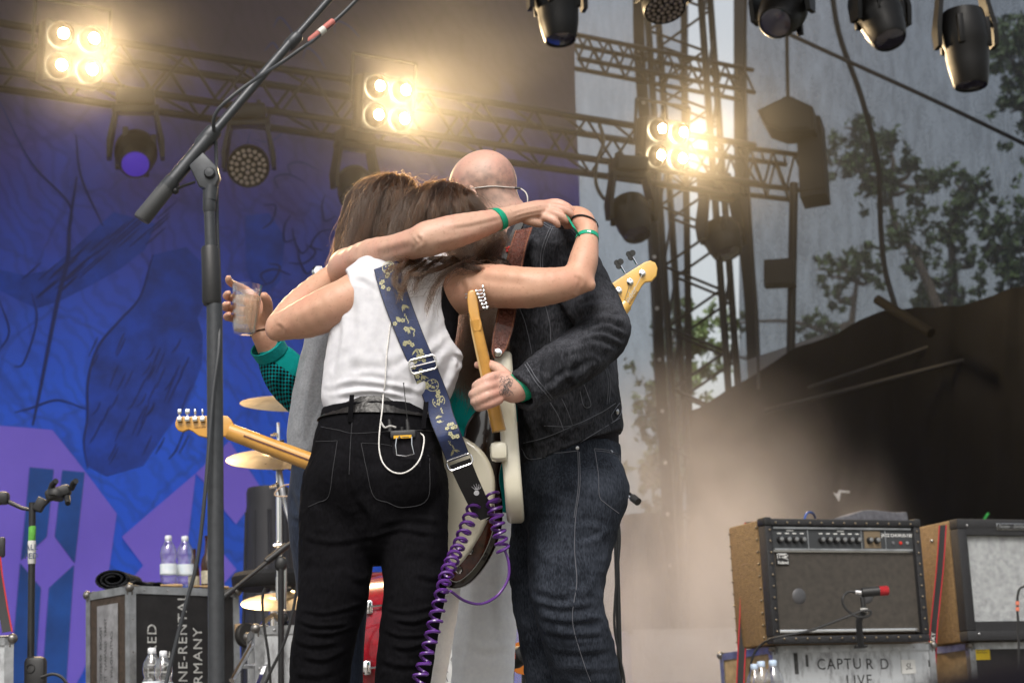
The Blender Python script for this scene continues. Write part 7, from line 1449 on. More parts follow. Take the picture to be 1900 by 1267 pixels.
stitches('seams', sJC, [[(1075, 838), (1076, 900), (1068, 960), (1066, 1020), (1070, 1080), (1062, 1150), (1080, 1220), (1096, 1264)], [(1103, 832), (1110, 880), (1112, 920), (1124, 934), (1148, 952)], [(1103, 832), (1130, 836), (1160, 848)], [(1106, 836), (1132, 840), (1160, 853)], [(1010, 838), (1035, 840), (1072, 836)], [(1072, 836), (1073, 900), (1065, 960)]], 0.0011, M_STITCH, pC, 0.0006, 5.3)
b = MB()
for x, y in ((1071, 831), (1134, 838)): q, nn = sJC.hit(x, y, 0.001); b.lathe([(0.005, 0), (0.005, 0.002), (0.002, 0.0035)], q, nn, 10)
b.build('rivets', M_STEEL, pC)['kind'] = 'stuff'
shoes(pC, [J(1118, 1430, 5.40), J(1034, 1430, 5.50)], (-0.9, 0.35))
# jacket body with sleeves
f = Field(*bounds([J(930, 380, 5.4), J(1200, 640, 5.2), J(1050, 900, 5.4), P(950, 720, 4.84), P(980, 500, 5.70)], 0.04), Hb)
f.chain([J(1062, 840, 5.375, 104, .86), J(1058, 770, 5.37, 106, .82), J(1048, 680, 5.37, 112, .78), J(1040, 600, 5.37, 118, .74), J(1022, 510, 5.36, 112, .66), J(1010, 460, 5.355, 82, .74)], 0.03, (FC, .76), 0.010)
f.chain([J(985, 462, 5.33, 56), J(1010, 448, 5.29, 50), J(1042, 462, 5.23, 46)], 0.03)
f.chain([J(1046, 466, 5.22, 52), J(1075, 520, 5.18, 52), J(1105, 575, 5.14, 50), J(1124, 610, 5.10, 43), J(1118, 628, 5.09, 43)], 0.024)
f.chain([J(1124, 612, 5.10, 42), J(1085, 652, 5.05, 49), J(1035, 683, 5.00, 47), J(990, 713, 4.96, 41), J(964, 730, 4.94, 38)], 0.022)
f.cone(J(985, 470, 5.42), J(955, 485, 5.56), 0.085, 0.075, 0.03); f.chain([J(955, 485, 5.56, 54), J(905, 560, 5.66, 46), J(845, 600, 5.66, 38)], 0.02)
f.ell(J(940, 395, 5.36), (0.085, 0.12, 0.075), [unit((1, 0, 0.6)), (0, 1, 0), unit((-0.6, 0, 1))], 0.006, 'c')      # neck opening
cax = unit(J(985, 718, 4.955) - J(1035, 683, 5.00)); f.plane_in(J(966, 729, 4.942), cax, 0.16)
f.cone(J(985, 718, 4.955), J(985, 718, 4.955) + cax * 0.12, 0.036, 0.040, 0.0, None, 'c')
f.plane(J(1020, 842, 5.2), (0.36, 0.05, -1.0))
FJK = [([(1160, 600), (1120, 588), (1080, 600)], 6, .007), ([(1163, 622), (1120, 606), (1072, 622)], 5, .008), ([(1158, 640), (1110, 622), (1058, 640)], 5, .007), ([(1145, 655), (1100, 640), (1045, 655)], 6, .006), ([(1148, 572), (1110, 566), (1074, 580)], 7, .006), ([(1130, 540), (1095, 545), (1070, 562)], 8, .004),
       ([(1040, 640), (1020, 680), (1030, 735)], 6, .005), ([(1015, 655), (998, 690), (1010, 745)], 5, .005), ([(1090, 690), (1050, 700), (1010, 730)], 6, .005), ([(1070, 655), (1055, 690), (1070, 715)], 6, .005), ([(1110, 672), (1080, 690), (1060, 722)], 6, .004),
       ([(1000, 560), (985, 620), (975, 690)], 8, .005), ([(1035, 560), (1020, 600), (1000, 640)], 7, .004), ([(1100, 720), (1080, 770), (1070, 810)], 7, .004), ([(1130, 700), (1118, 740), (1120, 780)], 6, .004), ([(1000, 780), (1030, 800), (1060, 805)], 7, .004), ([(970, 760), (990, 800), (1000, 840)], 7, .005),
       ([(1030, 420), (1060, 450), (1078, 500)], 8, .005), ([(990, 425), (985, 470), (1000, 520)], 7, .006), ([(975, 450), (970, 500), (980, 560)], 6, .005), ([(1050, 430), (1040, 480), (1050, 540)], 9, .004), ([(1078, 780), (1040, 812), (1000, 828)], 4, .004), ([(1145, 735), (1100, 775), (1060, 798)], 4, .004)]
jackC, sJK = finish(f, 'denim_jacket', M_JACK, pC, FJK, 0.0014, 26, ridge=0.005, rsc=36)
stitches('seams', sJK, [[(1022, 420), (1013, 440), (1004, 470), (1003, 510)], [(1026, 421), (1017, 442), (1008, 472), (1007, 510)], [(1000, 407), (1024, 421), (1056, 424), (1072, 440)], [(1000, 411), (1023, 425), (1055, 428), (1070, 444)],
      [(962, 762), (1010, 790), (1060, 790), (1110, 768), (1142, 748)][1:], [(968, 832), (985, 852), (1040, 838), (1080, 818), (1150, 775)], [(1080, 705), (1090, 730), (1096, 752), (1084, 754), (1076, 726)], [(1120, 672), (1128, 710), (1126, 750)], [(1124, 671), (1132, 710), (1130, 748)],
      [(974, 676), (994, 708), (1022, 742)], [(978, 673), (998, 705), (1026, 739)], [(1018, 742), (1035, 770), (1046, 798)], [(1040, 735), (1052, 760), (1062, 788)], [(1010, 560), (1020, 600), (1022, 640)], [(960, 560), (975, 600), (984, 640), (988, 665)], [(972, 822), (1010, 812), (1060, 792)], [(1134, 770), (1150, 748), (1152, 766), (1138, 782), (1134, 770)]], 0.0011, M_STITCH, pC, 0.0006, 5.2)
b = MB(); q, nn = sJK.hit(1142, 764, 0.004, 5.25); b.lathe([(0.008, 0), (0.008, 0.003), (0.004, 0.005)], q, nn, 12); b.build('waist_button', M_STEEL, pC)
ring_strip('wristband', sC, J(961, 722, 4.948), cax, 0.007, M_BAND, pC, 0.0012, 0.0012, 28)
# tattooed wrist: a greyish blackwork patch on the back of the hand
M_TAT = mat('tattoo_ink', (0.10, 0.09, 0.09), 0.55, vary=0.5, vscale=140)
b = MB(); rg = np.random.default_rng(5)
for k in range(46):
    x0, y0 = 938 + rg.uniform(-7, 10), 716 + rg.uniform(-15, 17); a = rg.uniform(0, 6.28); r_ = rg.uniform(3, 6)
    q = [sC.hit(x0 + r_ * math.cos(a + t), y0 + r_ * math.sin(a + t), 0.0002, 4.93)[0] for t in np.linspace(0, rg.uniform(1.5, 4), 6)]
    if max(np.linalg.norm(q[i + 1] - q[i]) for i in range(5)) < 0.02: b.sweep(q, 0.0006, 4)
b.build('tattoo', M_TAT, pC)['kind'] = 'stuff'
# earpiece wire
b = MB(); q, _ = sC.line([(875, 350), (890, 348), (915, 346), (940, 348), (958, 349)], 0.002, 5, 5.3); b.sweep(q, 0.0014, 5); q2 = catmull([q[-1], J(966, 350, 5.27), J(976, 358, 5.26), (J(979, 372, 5.26)), J(975, 392, 5.27), J(972, 410, 5.28)], 6); b.sweep(q2, 0.0018, 5)
b.build('earpiece_wire', mat('clear_wire', (0.6, 0.58, 0.55), 0.35), pC)
b = MB(); b.tube(J(955, 349, 5.27), J(966, 350, 5.268), 0.0035, n=8); b.build('wire_splitter', M_BLKPL, pC)

# ================================================================== person in the teal knit, mostly hidden behind
pD = thing('person', 'person in teal knit sweater and white trousers behind the group, holding out a glass', 'person', (P(885, 1400, 5.78)[0], 5.78, 0))
f = Field(*bounds([J(400, 510, 5.5), J(1060, 900, 5.8), J(860, 360, 5.9), J(880, 1000, 5.9), P(480, 560, 5.30)], 0.06), 0.0046)
f.chain([J(890, 950, 5.80, 100, .75), J(880, 800, 5.80, 92, .7), J(862, 640, 5.80, 100, .64), J(850, 540, 5.80, 95, .6)], 0.03, (YF, .64)); f.chain([J(850, 545, 5.80, 40), J(846, 500, 5.74, 38)], 0.03)
head(f, J(842, 470, 5.70), (-0.1, -0.75, -0.6), (0, -0.5, 0.85), 0.92)
f.cone(J(850, 548, 5.80), J(770, 570, 5.80), 0.06, 0.058, 0.03); f.chain([J(770, 570, 5.80, 38), J(690, 680, 5.74, 32), J(600, 770, 5.66, 26), J(545, 715, 5.56, 27), J(505, 658, 5.49, 22), J(486, 624, 5.45, 17)], 0.02)
f.chain([J(920, 560, 5.80, 38), J(970, 660, 5.72, 32), J(1000, 760, 5.7, 26), J(960, 800, 5.62, 22), J(930, 790, 5.6, 18)], 0.02)
# hand round the glass
f.chain([J(486, 624, 5.45, 16), J(480, 598, 5.455, 20), J(474, 572, 5.455, 20)], 0.012, (YF, .7))
for pts in ([(478, 556, 5.455, 8), (455, 538, 5.47, 7.5), (434, 528, 5.43, 7), (425, 522, 5.39, 6), (424, 515, 5.375, 5)], [(474, 566, 5.46, 8), (448, 556, 5.475, 7.5), (426, 552, 5.43, 7), (420, 549, 5.39, 6.5), (424, 544, 5.365, 5.5)], [(472, 578, 5.46, 8), (446, 576, 5.475, 7.5), (422, 572, 5.43, 7), (417, 568, 5.39, 6.5), (424, 564, 5.362, 5.5)], [(474, 592, 5.46, 7.5), (450, 594, 5.472, 7), (428, 590, 5.43, 6.5), (420, 588, 5.40, 6), (425, 583, 5.37, 5.5)], [(492, 598, 5.445, 11), (497, 578, 5.42, 9.5), (496, 560, 5.39, 8.5), (490, 549, 5.37, 7.5)]): finger(f, pts)
bodyD, sD = finish(f, 'body', SK_A, pD)
f = Field(*bounds([J(455, 640, 5.6), J(1050, 900, 5.8), J(860, 520, 5.9), J(900, 1000, 5.9), P(500, 640, 5.42)], 0.05), 0.005)
f.chain([J(890, 940, 5.80, 108, .78), J(880, 800, 5.80, 102, .75), J(862, 640, 5.80, 108, .68), J(850, 545, 5.80, 96, .62)], 0.03, (YF, .68), 0.006)
f.cone(J(850, 548, 5.80), J(770, 570, 5.80), 0.07, 0.07, 0.03); f.chain([J(770, 570, 5.80, 50), J(690, 680, 5.74, 44), J(610, 762, 5.66, 40), J(560, 728, 5.58, 42), J(528, 690, 5.52, 40), J(512, 668, 5.495, 33)], 0.02)
f.chain([J(920, 560, 5.80, 50), J(970, 660, 5.72, 44), J(1000, 760, 5.7, 38), J(960, 800, 5.62, 34)], 0.02)
f.cone(J(508, 662, 5.49), J(494, 638, 5.46), 0.036, 0.029, 0.006)
f.ell(J(846, 505, 5.72), (0.09, 0.14, 0.05), None, 0.004, 'c')
dax = unit(J(494, 638, 5.46) - J(508, 662, 5.49)); f.cone(J(494, 638, 5.46) + dax * 0.034, J(494, 638, 5.46) + dax * 0.1, 0.05, 0.05, 0, None, 'c')
M_CHK = bpy.data.materials.new('teal_check_knit'); M_CHK.use_nodes = True; n, l = M_CHK.node_tree.nodes, M_CHK.node_tree.links; bs = n['Principled BSDF']; bs.inputs['Roughness'].default_value = 0.9; bs.inputs['Specular IOR Level'].default_value = 0.15
tc = n.new('ShaderNodeTexCoord'); mp = n.new('ShaderNodeMapping'); mp.inputs['Rotation'].default_value = (0, R_(38), 0); mp.inputs['Scale'].default_value = (1, 0.001, 1); l.new(tc.outputs['Object'], mp.inputs[0])
ck = n.new('ShaderNodeTexChecker'); ck.inputs['Scale'].default_value = 150; ck.inputs['Color1'].default_value = (0.0, 0.20, 0.22, 1); ck.inputs['Color2'].default_value = (0.004, 0.005, 0.006, 1); l.new(mp.outputs[0], ck.inputs['Vector'])
# plain teal above a slanting seam and at the ribbed cuff
sx = n.new('ShaderNodeVectorMath'); sx.operation = 'DOT_PRODUCT'; l.new(tc.outputs['Object'], sx.inputs[0])
loc_d = np.array(pD.location); pa = J(500, 668, 5.47) - loc_d; pb = J(566, 712, 5.5) - loc_d; dv_ = unit(pb - pa); nrm_ = unit(np.cross(dv_, (0, 1, 0))); nrm_ = nrm_ if nrm_[2] > 0 else -nrm_
sx.inputs[1].default_value = tuple(nrm_); gt = n.new('ShaderNodeMath'); gt.operation = 'GREATER_THAN'; gt.inputs[1].default_value = float(pa @ nrm_) ; l.new(sx.outputs['Value'], gt.inputs[0])
mx = n.new('ShaderNodeMix'); mx.data_type = 'RGBA'; l.new(gt.outputs[0], mx.inputs[0]); l.new(ck.outputs[0], mx.inputs[6]); mx.inputs[7].default_value = (0.0, 0.21, 0.20, 1); l.new(mx.outputs[2], bs.inputs['Base Color'])
ns = n.new('ShaderNodeTexNoise'); ns.inputs['Scale'].default_value = 400; l.new(tc.outputs['Object'], ns.inputs['Vector']); bp = n.new('ShaderNodeBump'); bp.inputs['Strength'].default_value = 0.5; bp.inputs['Distance'].default_value = 0.003; l.new(ns.outputs[0], bp.inputs['Height']); l.new(bp.outputs[0], bs.inputs['Normal'])
swD, sSW = finish(f, 'sweater', M_CHK, pD, [([(540, 690), (535, 730), (560, 760)], 7, .006), ([(500, 690), (520, 730), (545, 750)], 8, .005), ([(860, 780), (880, 800), (900, 830)], 8, .005)], 0.0025, 26)
b = MB(); ring_strip('ribbed_cuff', sSW, J(499, 648, 5.47), dax, 0.016, M_TEAL, pD, 0.001, 0.004, 40)
f = Field(*bounds([J(760, 900, 5.8), J(1010, 900, 5.8), J(880, 1420, 5.8), P(880, 1000, 5.55), P(880, 1000, 6.05)], 0.03), 0.0055)
f.chain([J(890, 900, 5.80, 95, .78), J(888, 960, 5.80, 98, .8), J(886, 1010, 5.80, 94, .8)], 0.03, (YF, .75))
f.chain([J(838, 990, 5.84, 52), J(816, 1100, 5.86, 46), J(792, 1200, 5.86, 44), J(780, 1300, 5.86, 42), J(774, 1410, 5.86, 40)], 0.008); f.chain([J(914, 990, 5.74, 56), J(912, 1060, 5.72, 53), J(906, 1130, 5.71, 54), J(898, 1200, 5.71, 56), J(894, 1300, 5.73, 54), J(892, 1410, 5.75, 48)], 0.008)
finish(f, 'trousers', M_WPANT, pD, [([(880, 1040), (876, 1120), (880, 1220)], 8, .004), ([(935, 1000), (925, 1080), (930, 1180)], 9, .004), ([(860, 1180), (900, 1200), (950, 1190)], 9, .003), ([(850, 1050), (900, 1070), (950, 1055)], 10, .002), ([(858, 1090), (868, 1160), (862, 1250)], 6, .004)], 0.0018, 22)
shoes(pD, [J(774, 1410, 5.86), J(892, 1410, 5.75)], (0, -1))
fD = Field(*bounds([J(760, 400, 5.7), J(980, 760, 5.5), P(860, 500, 5.85)], 0.06), 0.006); fD.ell(J(842, 462, 5.70), (0.095, 0.10, 0.095), None, 0.02); fD.chain([J(890, 500, 5.62, 40), J(905, 600, 5.56, 34), J(888, 700, 5.52, 26)], 0.03); finish(fD, 'hair_underlayer', M_HBASE, pD)
GD = [[J(850, 420, 5.66), J(872, 500, 5.56), J(868, 580, 5.50), J(858, 650, 5.47), J(850, 720, 5.46)], [J(860, 420, 5.64), J(890, 500, 5.53), J(890, 580, 5.48), J(872, 660, 5.46), J(862, 735, 5.45)], [J(870, 420, 5.64), J(910, 500, 5.53), J(915, 590, 5.48), J(890, 670, 5.46), J(872, 742, 5.45)], [J(880, 420, 5.65), J(930, 500, 5.55), J(945, 590, 5.50), J(925, 660, 5.48), J(905, 720, 5.47)], [J(885, 425, 5.66), J(945, 510, 5.58), J(965, 590, 5.54), J(958, 640, 5.52), J(940, 690, 5.51)]]
hair('hair', GD, 2600, HAIR_D, pD, 5, 0.010, 0.010, 2.0, 0.00045, 0.02, 0.06)
b = MB(); q0, n0 = sD.hit(487, 612, 0.0, 5.45); ring_strip('wrist_cord', sD, J(485, 618, 5.452), unit(J(480, 598, 5.455) - J(486, 624, 5.45)), 0.0016, mat('brown_cord', (0.05, 0.025, 0.015), 0.8), pD, 0.001, 0.003, 24)
# ================================================================== instruments and small things held or worn
M_CREAM = mat('cream_lacquer', (0.66, 0.62, 0.50), 0.28, coat=0.5, vary=0.05, vscale=6)
M_MAPLE = mat('amber_maple', (0.52, 0.27, 0.060), 0.30, coat=0.5, vary=0.18, vscale=16, stretch=(1, 1, 1))
M_MAPLE2 = mat('yellow_maple', (0.62, 0.37, 0.085), 0.30, coat=0.5, vary=0.15, vscale=18)
M_WALNUT = mat('walnut_stripe', (0.10, 0.035, 0.018), 0.5)
M_TORT = mat('tortoiseshell', (0.045, 0.006, 0.004), 0.2, coat=0.6, col2=(0.16, 0.03, 0.012), vscale=45)
M_BURST = mat('dark_burst', (0.014, 0.006, 0.005), 0.15, coat=0.8, vary=0.3, vscale=5)
def slab_obj(name, px, Y, th, m, parent, bev=0.006, smoothp=0, seg=3, lean=None):
    """pixel outline at distance Y (a number or a function of pixel), thickness th away from the viewer"""
    pts = smooth_poly(px, smoothp) if smoothp else [np.array(p, float) for p in px]; q = [P(p[0], p[1], Y(p[0], p[1]) if callable(Y) else Y) for p in pts]; b = MB(); b.add(*slab(q, lean if lean is not None else (0, th, 0), bev, seg)); return b.build(name, m, parent, smooth=50)
# --- guitar worn by the person in white: neck to the left, body past the right hip
gA = thing('electric_guitar', 'cream electric guitar with amber maple neck slung on the person in white', 'guitar', P(760, 930, 5.24))
slab_obj('body', [(822, 797), (862, 810), (898, 838), (917, 880), (917, 925), (905, 962), (884, 1002), (852, 1046), (815, 1066), (780, 1046), (742, 985), (700, 948), (660, 936), (640, 900), (655, 858), (705, 842), (765, 812)], lambda x, y: 5.215 - (x - 780) * 0.00035, 0.045, M_CREAM, gA, 0.014, 4, 4)
def neckpt(s_, off=0.0): return P(650 + (425 - 650) * s_, 884 + (800 - 884) * s_, 5.215 - 0.01 * s_) + np.array([0, off, 0])
b = MB(); ax_ = unit(neckpt(1) - neckpt(0)); up_ = unit(np.cross(ax_, (0, 1, 0))); up_ = up_ if up_[2] > 0 else -up_
V = []; n_ = 14
for s_ in np.linspace(0, 1, 10):
    hw = 0.0255 - 0.0035 * s_; dp = 0.022
    for k in range(n_): a = 2 * math.pi * k / n_; V.append(neckpt(s_) + up_ * hw * math.cos(a) + np.array([0, (-dp if math.sin(a) > 0 else 0.004 / 1) * abs(math.sin(a)) ** 0.8, 0]))
b.add(V, [(i * n_ + k, i * n_ + (k + 1) % n_, (i + 1) * n_ + (k + 1) % n_, (i + 1) * n_ + k) for i in range(9) for k in range(n_)] + [tuple(range(n_)), tuple(9 * n_ + k for k in range(n_))]); b.build('neck', M_MAPLE, gA, smooth=70)
b = MB(); b.strip([neckpt(s_) + np.array([0, -0.0222, 0]) for s_ in np.linspace(0.1, 0.87, 8)], up_ * 0.0024, np.array([0, -1.0, 0]), 0.0006); b.build('back_stripe', M_WALNUT, gA)
hs_px = [(x / 6.333 + 300, y / 6.333 + 740) for x, y in [(155, 285), (172, 225), (215, 205), (450, 198), (700, 190), (770, 196), (815, 240), (850, 300), (820, 400), (760, 440), (640, 438), (520, 452), (430, 430), (360, 378), (315, 357), (240, 386), (190, 368), (160, 325)]]
slab_obj('headstock', hs_px, 5.195, 0.014, M_MAPLE, gA, 0.003)
for k, x in enumerate((210, 303, 393, 480, 572, 665)):
    px, y0 = x / 6.333 + 300, 0; h_ = P(px, 240 / 6.333 + 740, 5.188); b = MB(); b.box(h_, (0.0125, 0.012, 0.0125), bev=0.001); b.tube(h_, P(px, 190 / 6.333 + 740, 5.19), 0.0028, n=8); tn = b.build('tuner', M_CHROME, gA)
    b = MB(); wv_ = [0.011, 0.013, 0.006, 0.005, 0.007, 0.008][k]; b.box(P(px, 148 / 6.333 + 740, 5.19), (wv_, 0.005 if k in (0, 1) else 0.010, 0.0135), bev=0.0022); b.build('tuner_button', M_CHROME, tn)
text('headstock_print', 'MADE IN JAPAN', 0.0045, P(450 / 6.333 + 300, 335 / 6.333 + 740, 5.1945) , (1, 0, 0.02), (0, 0, 1), M_WALNUT, gA, 0.0001)
b = MB(); b.lathe([(0.006, 0), (0.009, 0.004), (0.009, 0.008), (0.004, 0.012)], P(901, 957, 5.17), (0.7, -0.5, -0.4), 14); b.build('strap_button', M_CHROME, gA)
# --- strap: navy brocade with pale gold flowers, black leather end
sp_ = thing('guitar_strap', 'navy floral guitar strap with silver buckle crossing the white top', 'strap', P(785, 675, 4.95))
path = [(717, 492), (724, 520), (737, 560), (752, 600), (768, 640), (784, 676), (800, 715), (812, 745)]; q = []; N_ = []
for x, y in path:
    p_, nn = sTop.hit(x, y, 0.004); q.append(p_)
# keep it taut: never sink below a smoothed line
yy = np.array([p[1] for p in q]); ys = np.convolve(np.pad(yy, 2, 'edge'), np.ones(5) / 5, 'valid'); yv = np.minimum(yy, ys)
for k, p in enumerate(q): q[k] = P(path[k][0], path[k][1], yv[k] - 0.003)
def wpx(x0, y0, hw, Y): return P(x0 + hw * 0.93, y0 - hw * 0.34, Y) - P(x0, y0, Y)
ext = [(820, 775, yv[-1] - 0.004), (832, 805, 4.985), (850, 850, 5.03)]
path2 = path + [(x, y) for x, y, Y in ext]; q2 = q + [P(x, y, Y) for x, y, Y in ext]
qq = catmull(q2, 5); cp = catmull([np.array(p, float) for p in path2], 5)
hw = np.interp(np.arange(len(qq)), [0, len(qq) - 1], [24, 21.5])
W_ = [wpx(c_[0], c_[1], h_, 5.0) for c_, h_ in zip(cp, hw)]; Nv = [unit(np.cross(unit(qq[min(i + 1, len(qq) - 1)] - qq[max(i - 1, 0)]), unit(w))) for i, w in enumerate(W_)]; Nv = [n_ if n_[1] < 0 else -n_ for n_ in Nv]
M_NAVY = mat('navy_brocade', (0.010, 0.022, 0.085), 0.42, vary=0.25, vscale=60, bump=0.3, bscale=500, sheen=0.3); M_GOLD = mat('pale_gold_thread', (0.42, 0.40, 0.24), 0.5, vary=0.25, vscale=120)
b = MB(); b.strip(qq, np.array(W_), np.array(Nv), 0.0022); b.build('band', M_NAVY, sp_, smooth=60)
for s_ in (-1, 1): b = MB(); b.sweep([p + w * s_ + n_ * 0.001 for p, w, n_ in zip(qq, W_, Nv)], 0.0014, 5); b.build('edge_binding', M_BLKPL, sp_)
b = MB(); rg = random.Random(9)
def disc(i, off, r, n_=7, sq=1.0):
    i = max(0, min(len(qq) - 1, i)); t_ = unit(qq[min(i + 1, len(qq) - 1)] - qq[max(i - 1, 0)]); w_ = unit(W_[i]); c_ = qq[i] + W_[i] * off + Nv[i] * 0.0026
    return c_, w_, t_
def blob(c_, w_, t_, pts): b.poly([c_ + w_ * x + t_ * y for x, y in pts])
i = 1
while i < len(qq) - 2:
    kind = rg.choice(['flower', 'flower', 'bamboo', 'round', 'sprig'])
    off = rg.uniform(-0.5, 0.5); c_, w_, t_ = disc(i, off, 0)
    if kind == 'flower':
        for _ in range(4):
            ox, oy = rg.uniform(-.012, .012), rg.uniform(-.014, .014)
            for a in range(5): aa = a * 1.257 + ox * 90; blob(c_, w_, t_, [(ox + 0.0036 * math.cos(aa) + 0.0026 * math.cos(u_), oy + 0.0036 * math.sin(aa) + 0.0026 * math.sin(u_)) for u_ in np.linspace(0, 5.2, 6)])
    elif kind == 'bamboo':
        for _ in range(6):
            a = rg.uniform(0.6, 2.5); L = rg.uniform(.012, .022); dx, dy = math.cos(a), math.sin(a); blob(c_, w_, t_, [(0, 0), (dx * L * .5 - dy * .0022, dy * L * .5 + dx * .0022), (dx * L, dy * L), (dx * L * .5 + dy * .0022, dy * L * .5 - dx * .0022)])
    elif kind == 'round':
        c_, w_, t_ = disc(i, 0.1, 0)
        for k in range(16):
            a0, a1_ = k * 0.3927, k * 0.3927 + 0.36; blob(c_, w_, t_, [(.0145 * math.cos(a0), .0145 * math.sin(a0)), (.0165 * math.cos(a0), .0165 * math.sin(a0)), (.0165 * math.cos(a1_), .0165 * math.sin(a1_)), (.0145 * math.cos(a1_), .0145 * math.sin(a1_))])
            rr_ = rg.uniform(0.003, 0.012); aa = rg.uniform(0, 6.28); ox, oy = rr_ * math.cos(aa), rr_ * math.sin(aa); blob(c_, w_, t_, [(ox + .0022 * math.cos(u_), oy + .0022 * math.sin(u_)) for u_ in np.linspace(0, 5.2, 6)])
        i += 2
    else:
        x_, y_ = 0.0, 0.0
        for _ in range(9): x_ += rg.uniform(-.003, .003); y_ += 0.003; blob(c_, w_, t_, [(x_ + .0017 * math.cos(u_), y_ - .013 + .0017 * math.sin(u_)) for u_ in np.linspace(0, 5.2, 6)])
    i += rg.choice([1, 1, 2])
b.build('brocade_pattern', M_GOLD, sp_, smooth=0)['kind'] = 'stuff'
def frame_px(cx, cy_, hw_, hh_, ang, Y, r, name, m, parent, nn=8):
    pts = []
    for (sx, sy) in ((1, 1), (-1, 1), (-1, -1), (1, -1)):
        for k in range(nn): a = (math.pi / 2) * (k / (nn - 1)) + {(1, 1): 0, (-1, 1): math.pi / 2, (-1, -1): math.pi, (1, -1): 1.5 * math.pi}[(sx, sy)]; x = sx * (hw_ - 7) + 7 * math.cos(a); y = sy * (hh_ - 7) + 7 * math.sin(a); pts.append(P(cx + x * math.cos(ang) - y * math.sin(ang), cy_ + x * math.sin(ang) + y * math.cos(ang), Y))
    b = MB(); b.sweep(pts, r, 8, closed=True); return b.build(name, m, parent)
yb = float(np.interp(676, [p[1] for p in path2], [p[1] for p in q2])) - 0.008
frame_px(785, 676, 25, 13, R_(-14), yb, 0.0026, 'buckle', mat('brushed_buckle', (0.6, 0.58, 0.55), 0.3, 1.0), sp_); b = MB(); b.tube(P(761, 682, yb), P(809, 670, yb), 0.002, n=6); b.build('buckle_bar', M_CHROME, sp_)
frame_px(853, 857, 24, 10, R_(-20), 5.026, 0.0022, 'strap_ring', M_CHROME, sp_)
e_ = [(853, 857, 5.034), (866, 888, 5.06), (880, 918, 5.09), (890, 940, 5.115), (900, 962, 5.135)]; qe = catmull([P(*t_) for t_ in e_], 4); wv_ = [wpx(850, 850, h_, 5.08) for h_ in np.interp(np.arange(len(qe)), [0, len(qe) - 4, len(qe) - 1], [20, 18, 9])]
b = MB(); b.strip(qe, np.array(wv_), np.array([0.3, -0.9, 0.1]), 0.003); le = b.build('leather_end', mat('strap_end_leather', (0.012, 0.012, 0.013), 0.5, bump=0.2, bscale=200), sp_)
b = MB(); cE = P(884, 910, 5.068); rg = random.Random(2)
for a in (-0.9, -0.45, 0.0, 0.45, 0.9): b.sweep([cE + np.array([0.004 * math.sin(a), 0, 0.002]), cE + np.array([0.011 * math.sin(a) + 0.002, 0, 0.010 * math.cos(a)]), cE + np.array([0.016 * math.sin(a), 0, 0.018 * math.cos(a)])], [0.0012, 0.001, 0.0006], 4)
b.lathe([(0.006, 0), (0.007, 0.001), (0.005, 0.0015)], cE - np.array([0, 0, 0.006]), (0, -1, 0), 12); b.build('emblem_print', mat('grey_print', (0.30, 0.30, 0.32), 0.7), le)
# --- coiled lead
M_PURP = mat('purple_lead', (0.085, 0.022, 0.18), 0.30, coat=0.3)
def helix(pts, r, pitch, wire, Yv=None):
    c = np.array(catmull(pts, 10)); L = np.r_[0, np.cumsum(np.linalg.norm(np.diff(c, axis=0), axis=1))]; n_ = int(L[-1] / pitch * 12); out = []; prev = None
    for s_ in np.linspace(0, L[-1], n_):
        p = np.array([np.interp(s_, L, c[:, a]) for a in range(3)]); p2 = np.array([np.interp(min(s_ + 0.005, L[-1]), L, c[:, a]) for a in range(3)]); p1 = np.array([np.interp(max(s_ - 0.005, 0), L, c[:, a]) for a in range(3)]); t_ = unit(p2 - p1)
        x = unit(np.cross(t_, (0, 1, 0))) if prev is None else unit(prev - t_ * (prev @ t_)); prev = x; y = np.cross(t_, x); a = 2 * math.pi * s_ / pitch; jit = 1 + 0.06 * math.sin(s_ * 37); out.append(p + jit * r * (x * math.cos(a) + y * math.sin(a)))
    return out
cl = thing('coiled_cable', 'purple coiled cable hanging from the cream guitar past the black trouser leg', 'cable', P(860, 1000, 5.1)); k_ = mpp(5.1)
b = MB(); b.sweep(helix([P(880, 938, 5.12), P(868, 970, 5.10), P(850, 1015, 5.06), P(832, 1056, 5.00), P(819, 1100, 4.955), P(808, 1150, 4.935), P(794, 1205, 4.92), P(774, 1275, 4.91), P(757, 1340, 4.90)], 11 * k_, 19.0 * k_, 0.004), 3.0 * k_, 6); b.build('coil', M_PURP, cl)
b = MB(); b.sweep(helix([P(913, 916, 5.12), P(917, 940, 5.11), P(922, 965, 5.11), P(927, 992, 5.11), P(934, 1022, 5.12)], 12 * k_, 14.5 * k_, 0.004), 3.0 * k_, 6); b.build('coil', M_PURP, cl)
b = MB(); b.sweep(catmull([P(936, 1018, 5.12), P(944, 1045, 5.12), P(942, 1075, 5.12), P(922, 1105, 5.11), P(892, 1120, 5.08), P(862, 1114, 5.03), P(836, 1096, 4.97)], 8), 2.6 * k_, 8); b.build('plain_lead', M_PURP, cl)
t = thing('coiled_cable', 'short purple coil dangling beside the drum microphone', 'cable', P(985, 1240, 5.9)); b = MB(); b.sweep(helix([P(978, 1195, 5.9), P(983, 1225, 5.9), P(988, 1270, 5.9), P(990, 1330, 5.9)], 8 * mpp(5.9), 11 * mpp(5.9), 0.004), 2.4 * mpp(5.9), 6); b.build('coil', M_PURP, t)
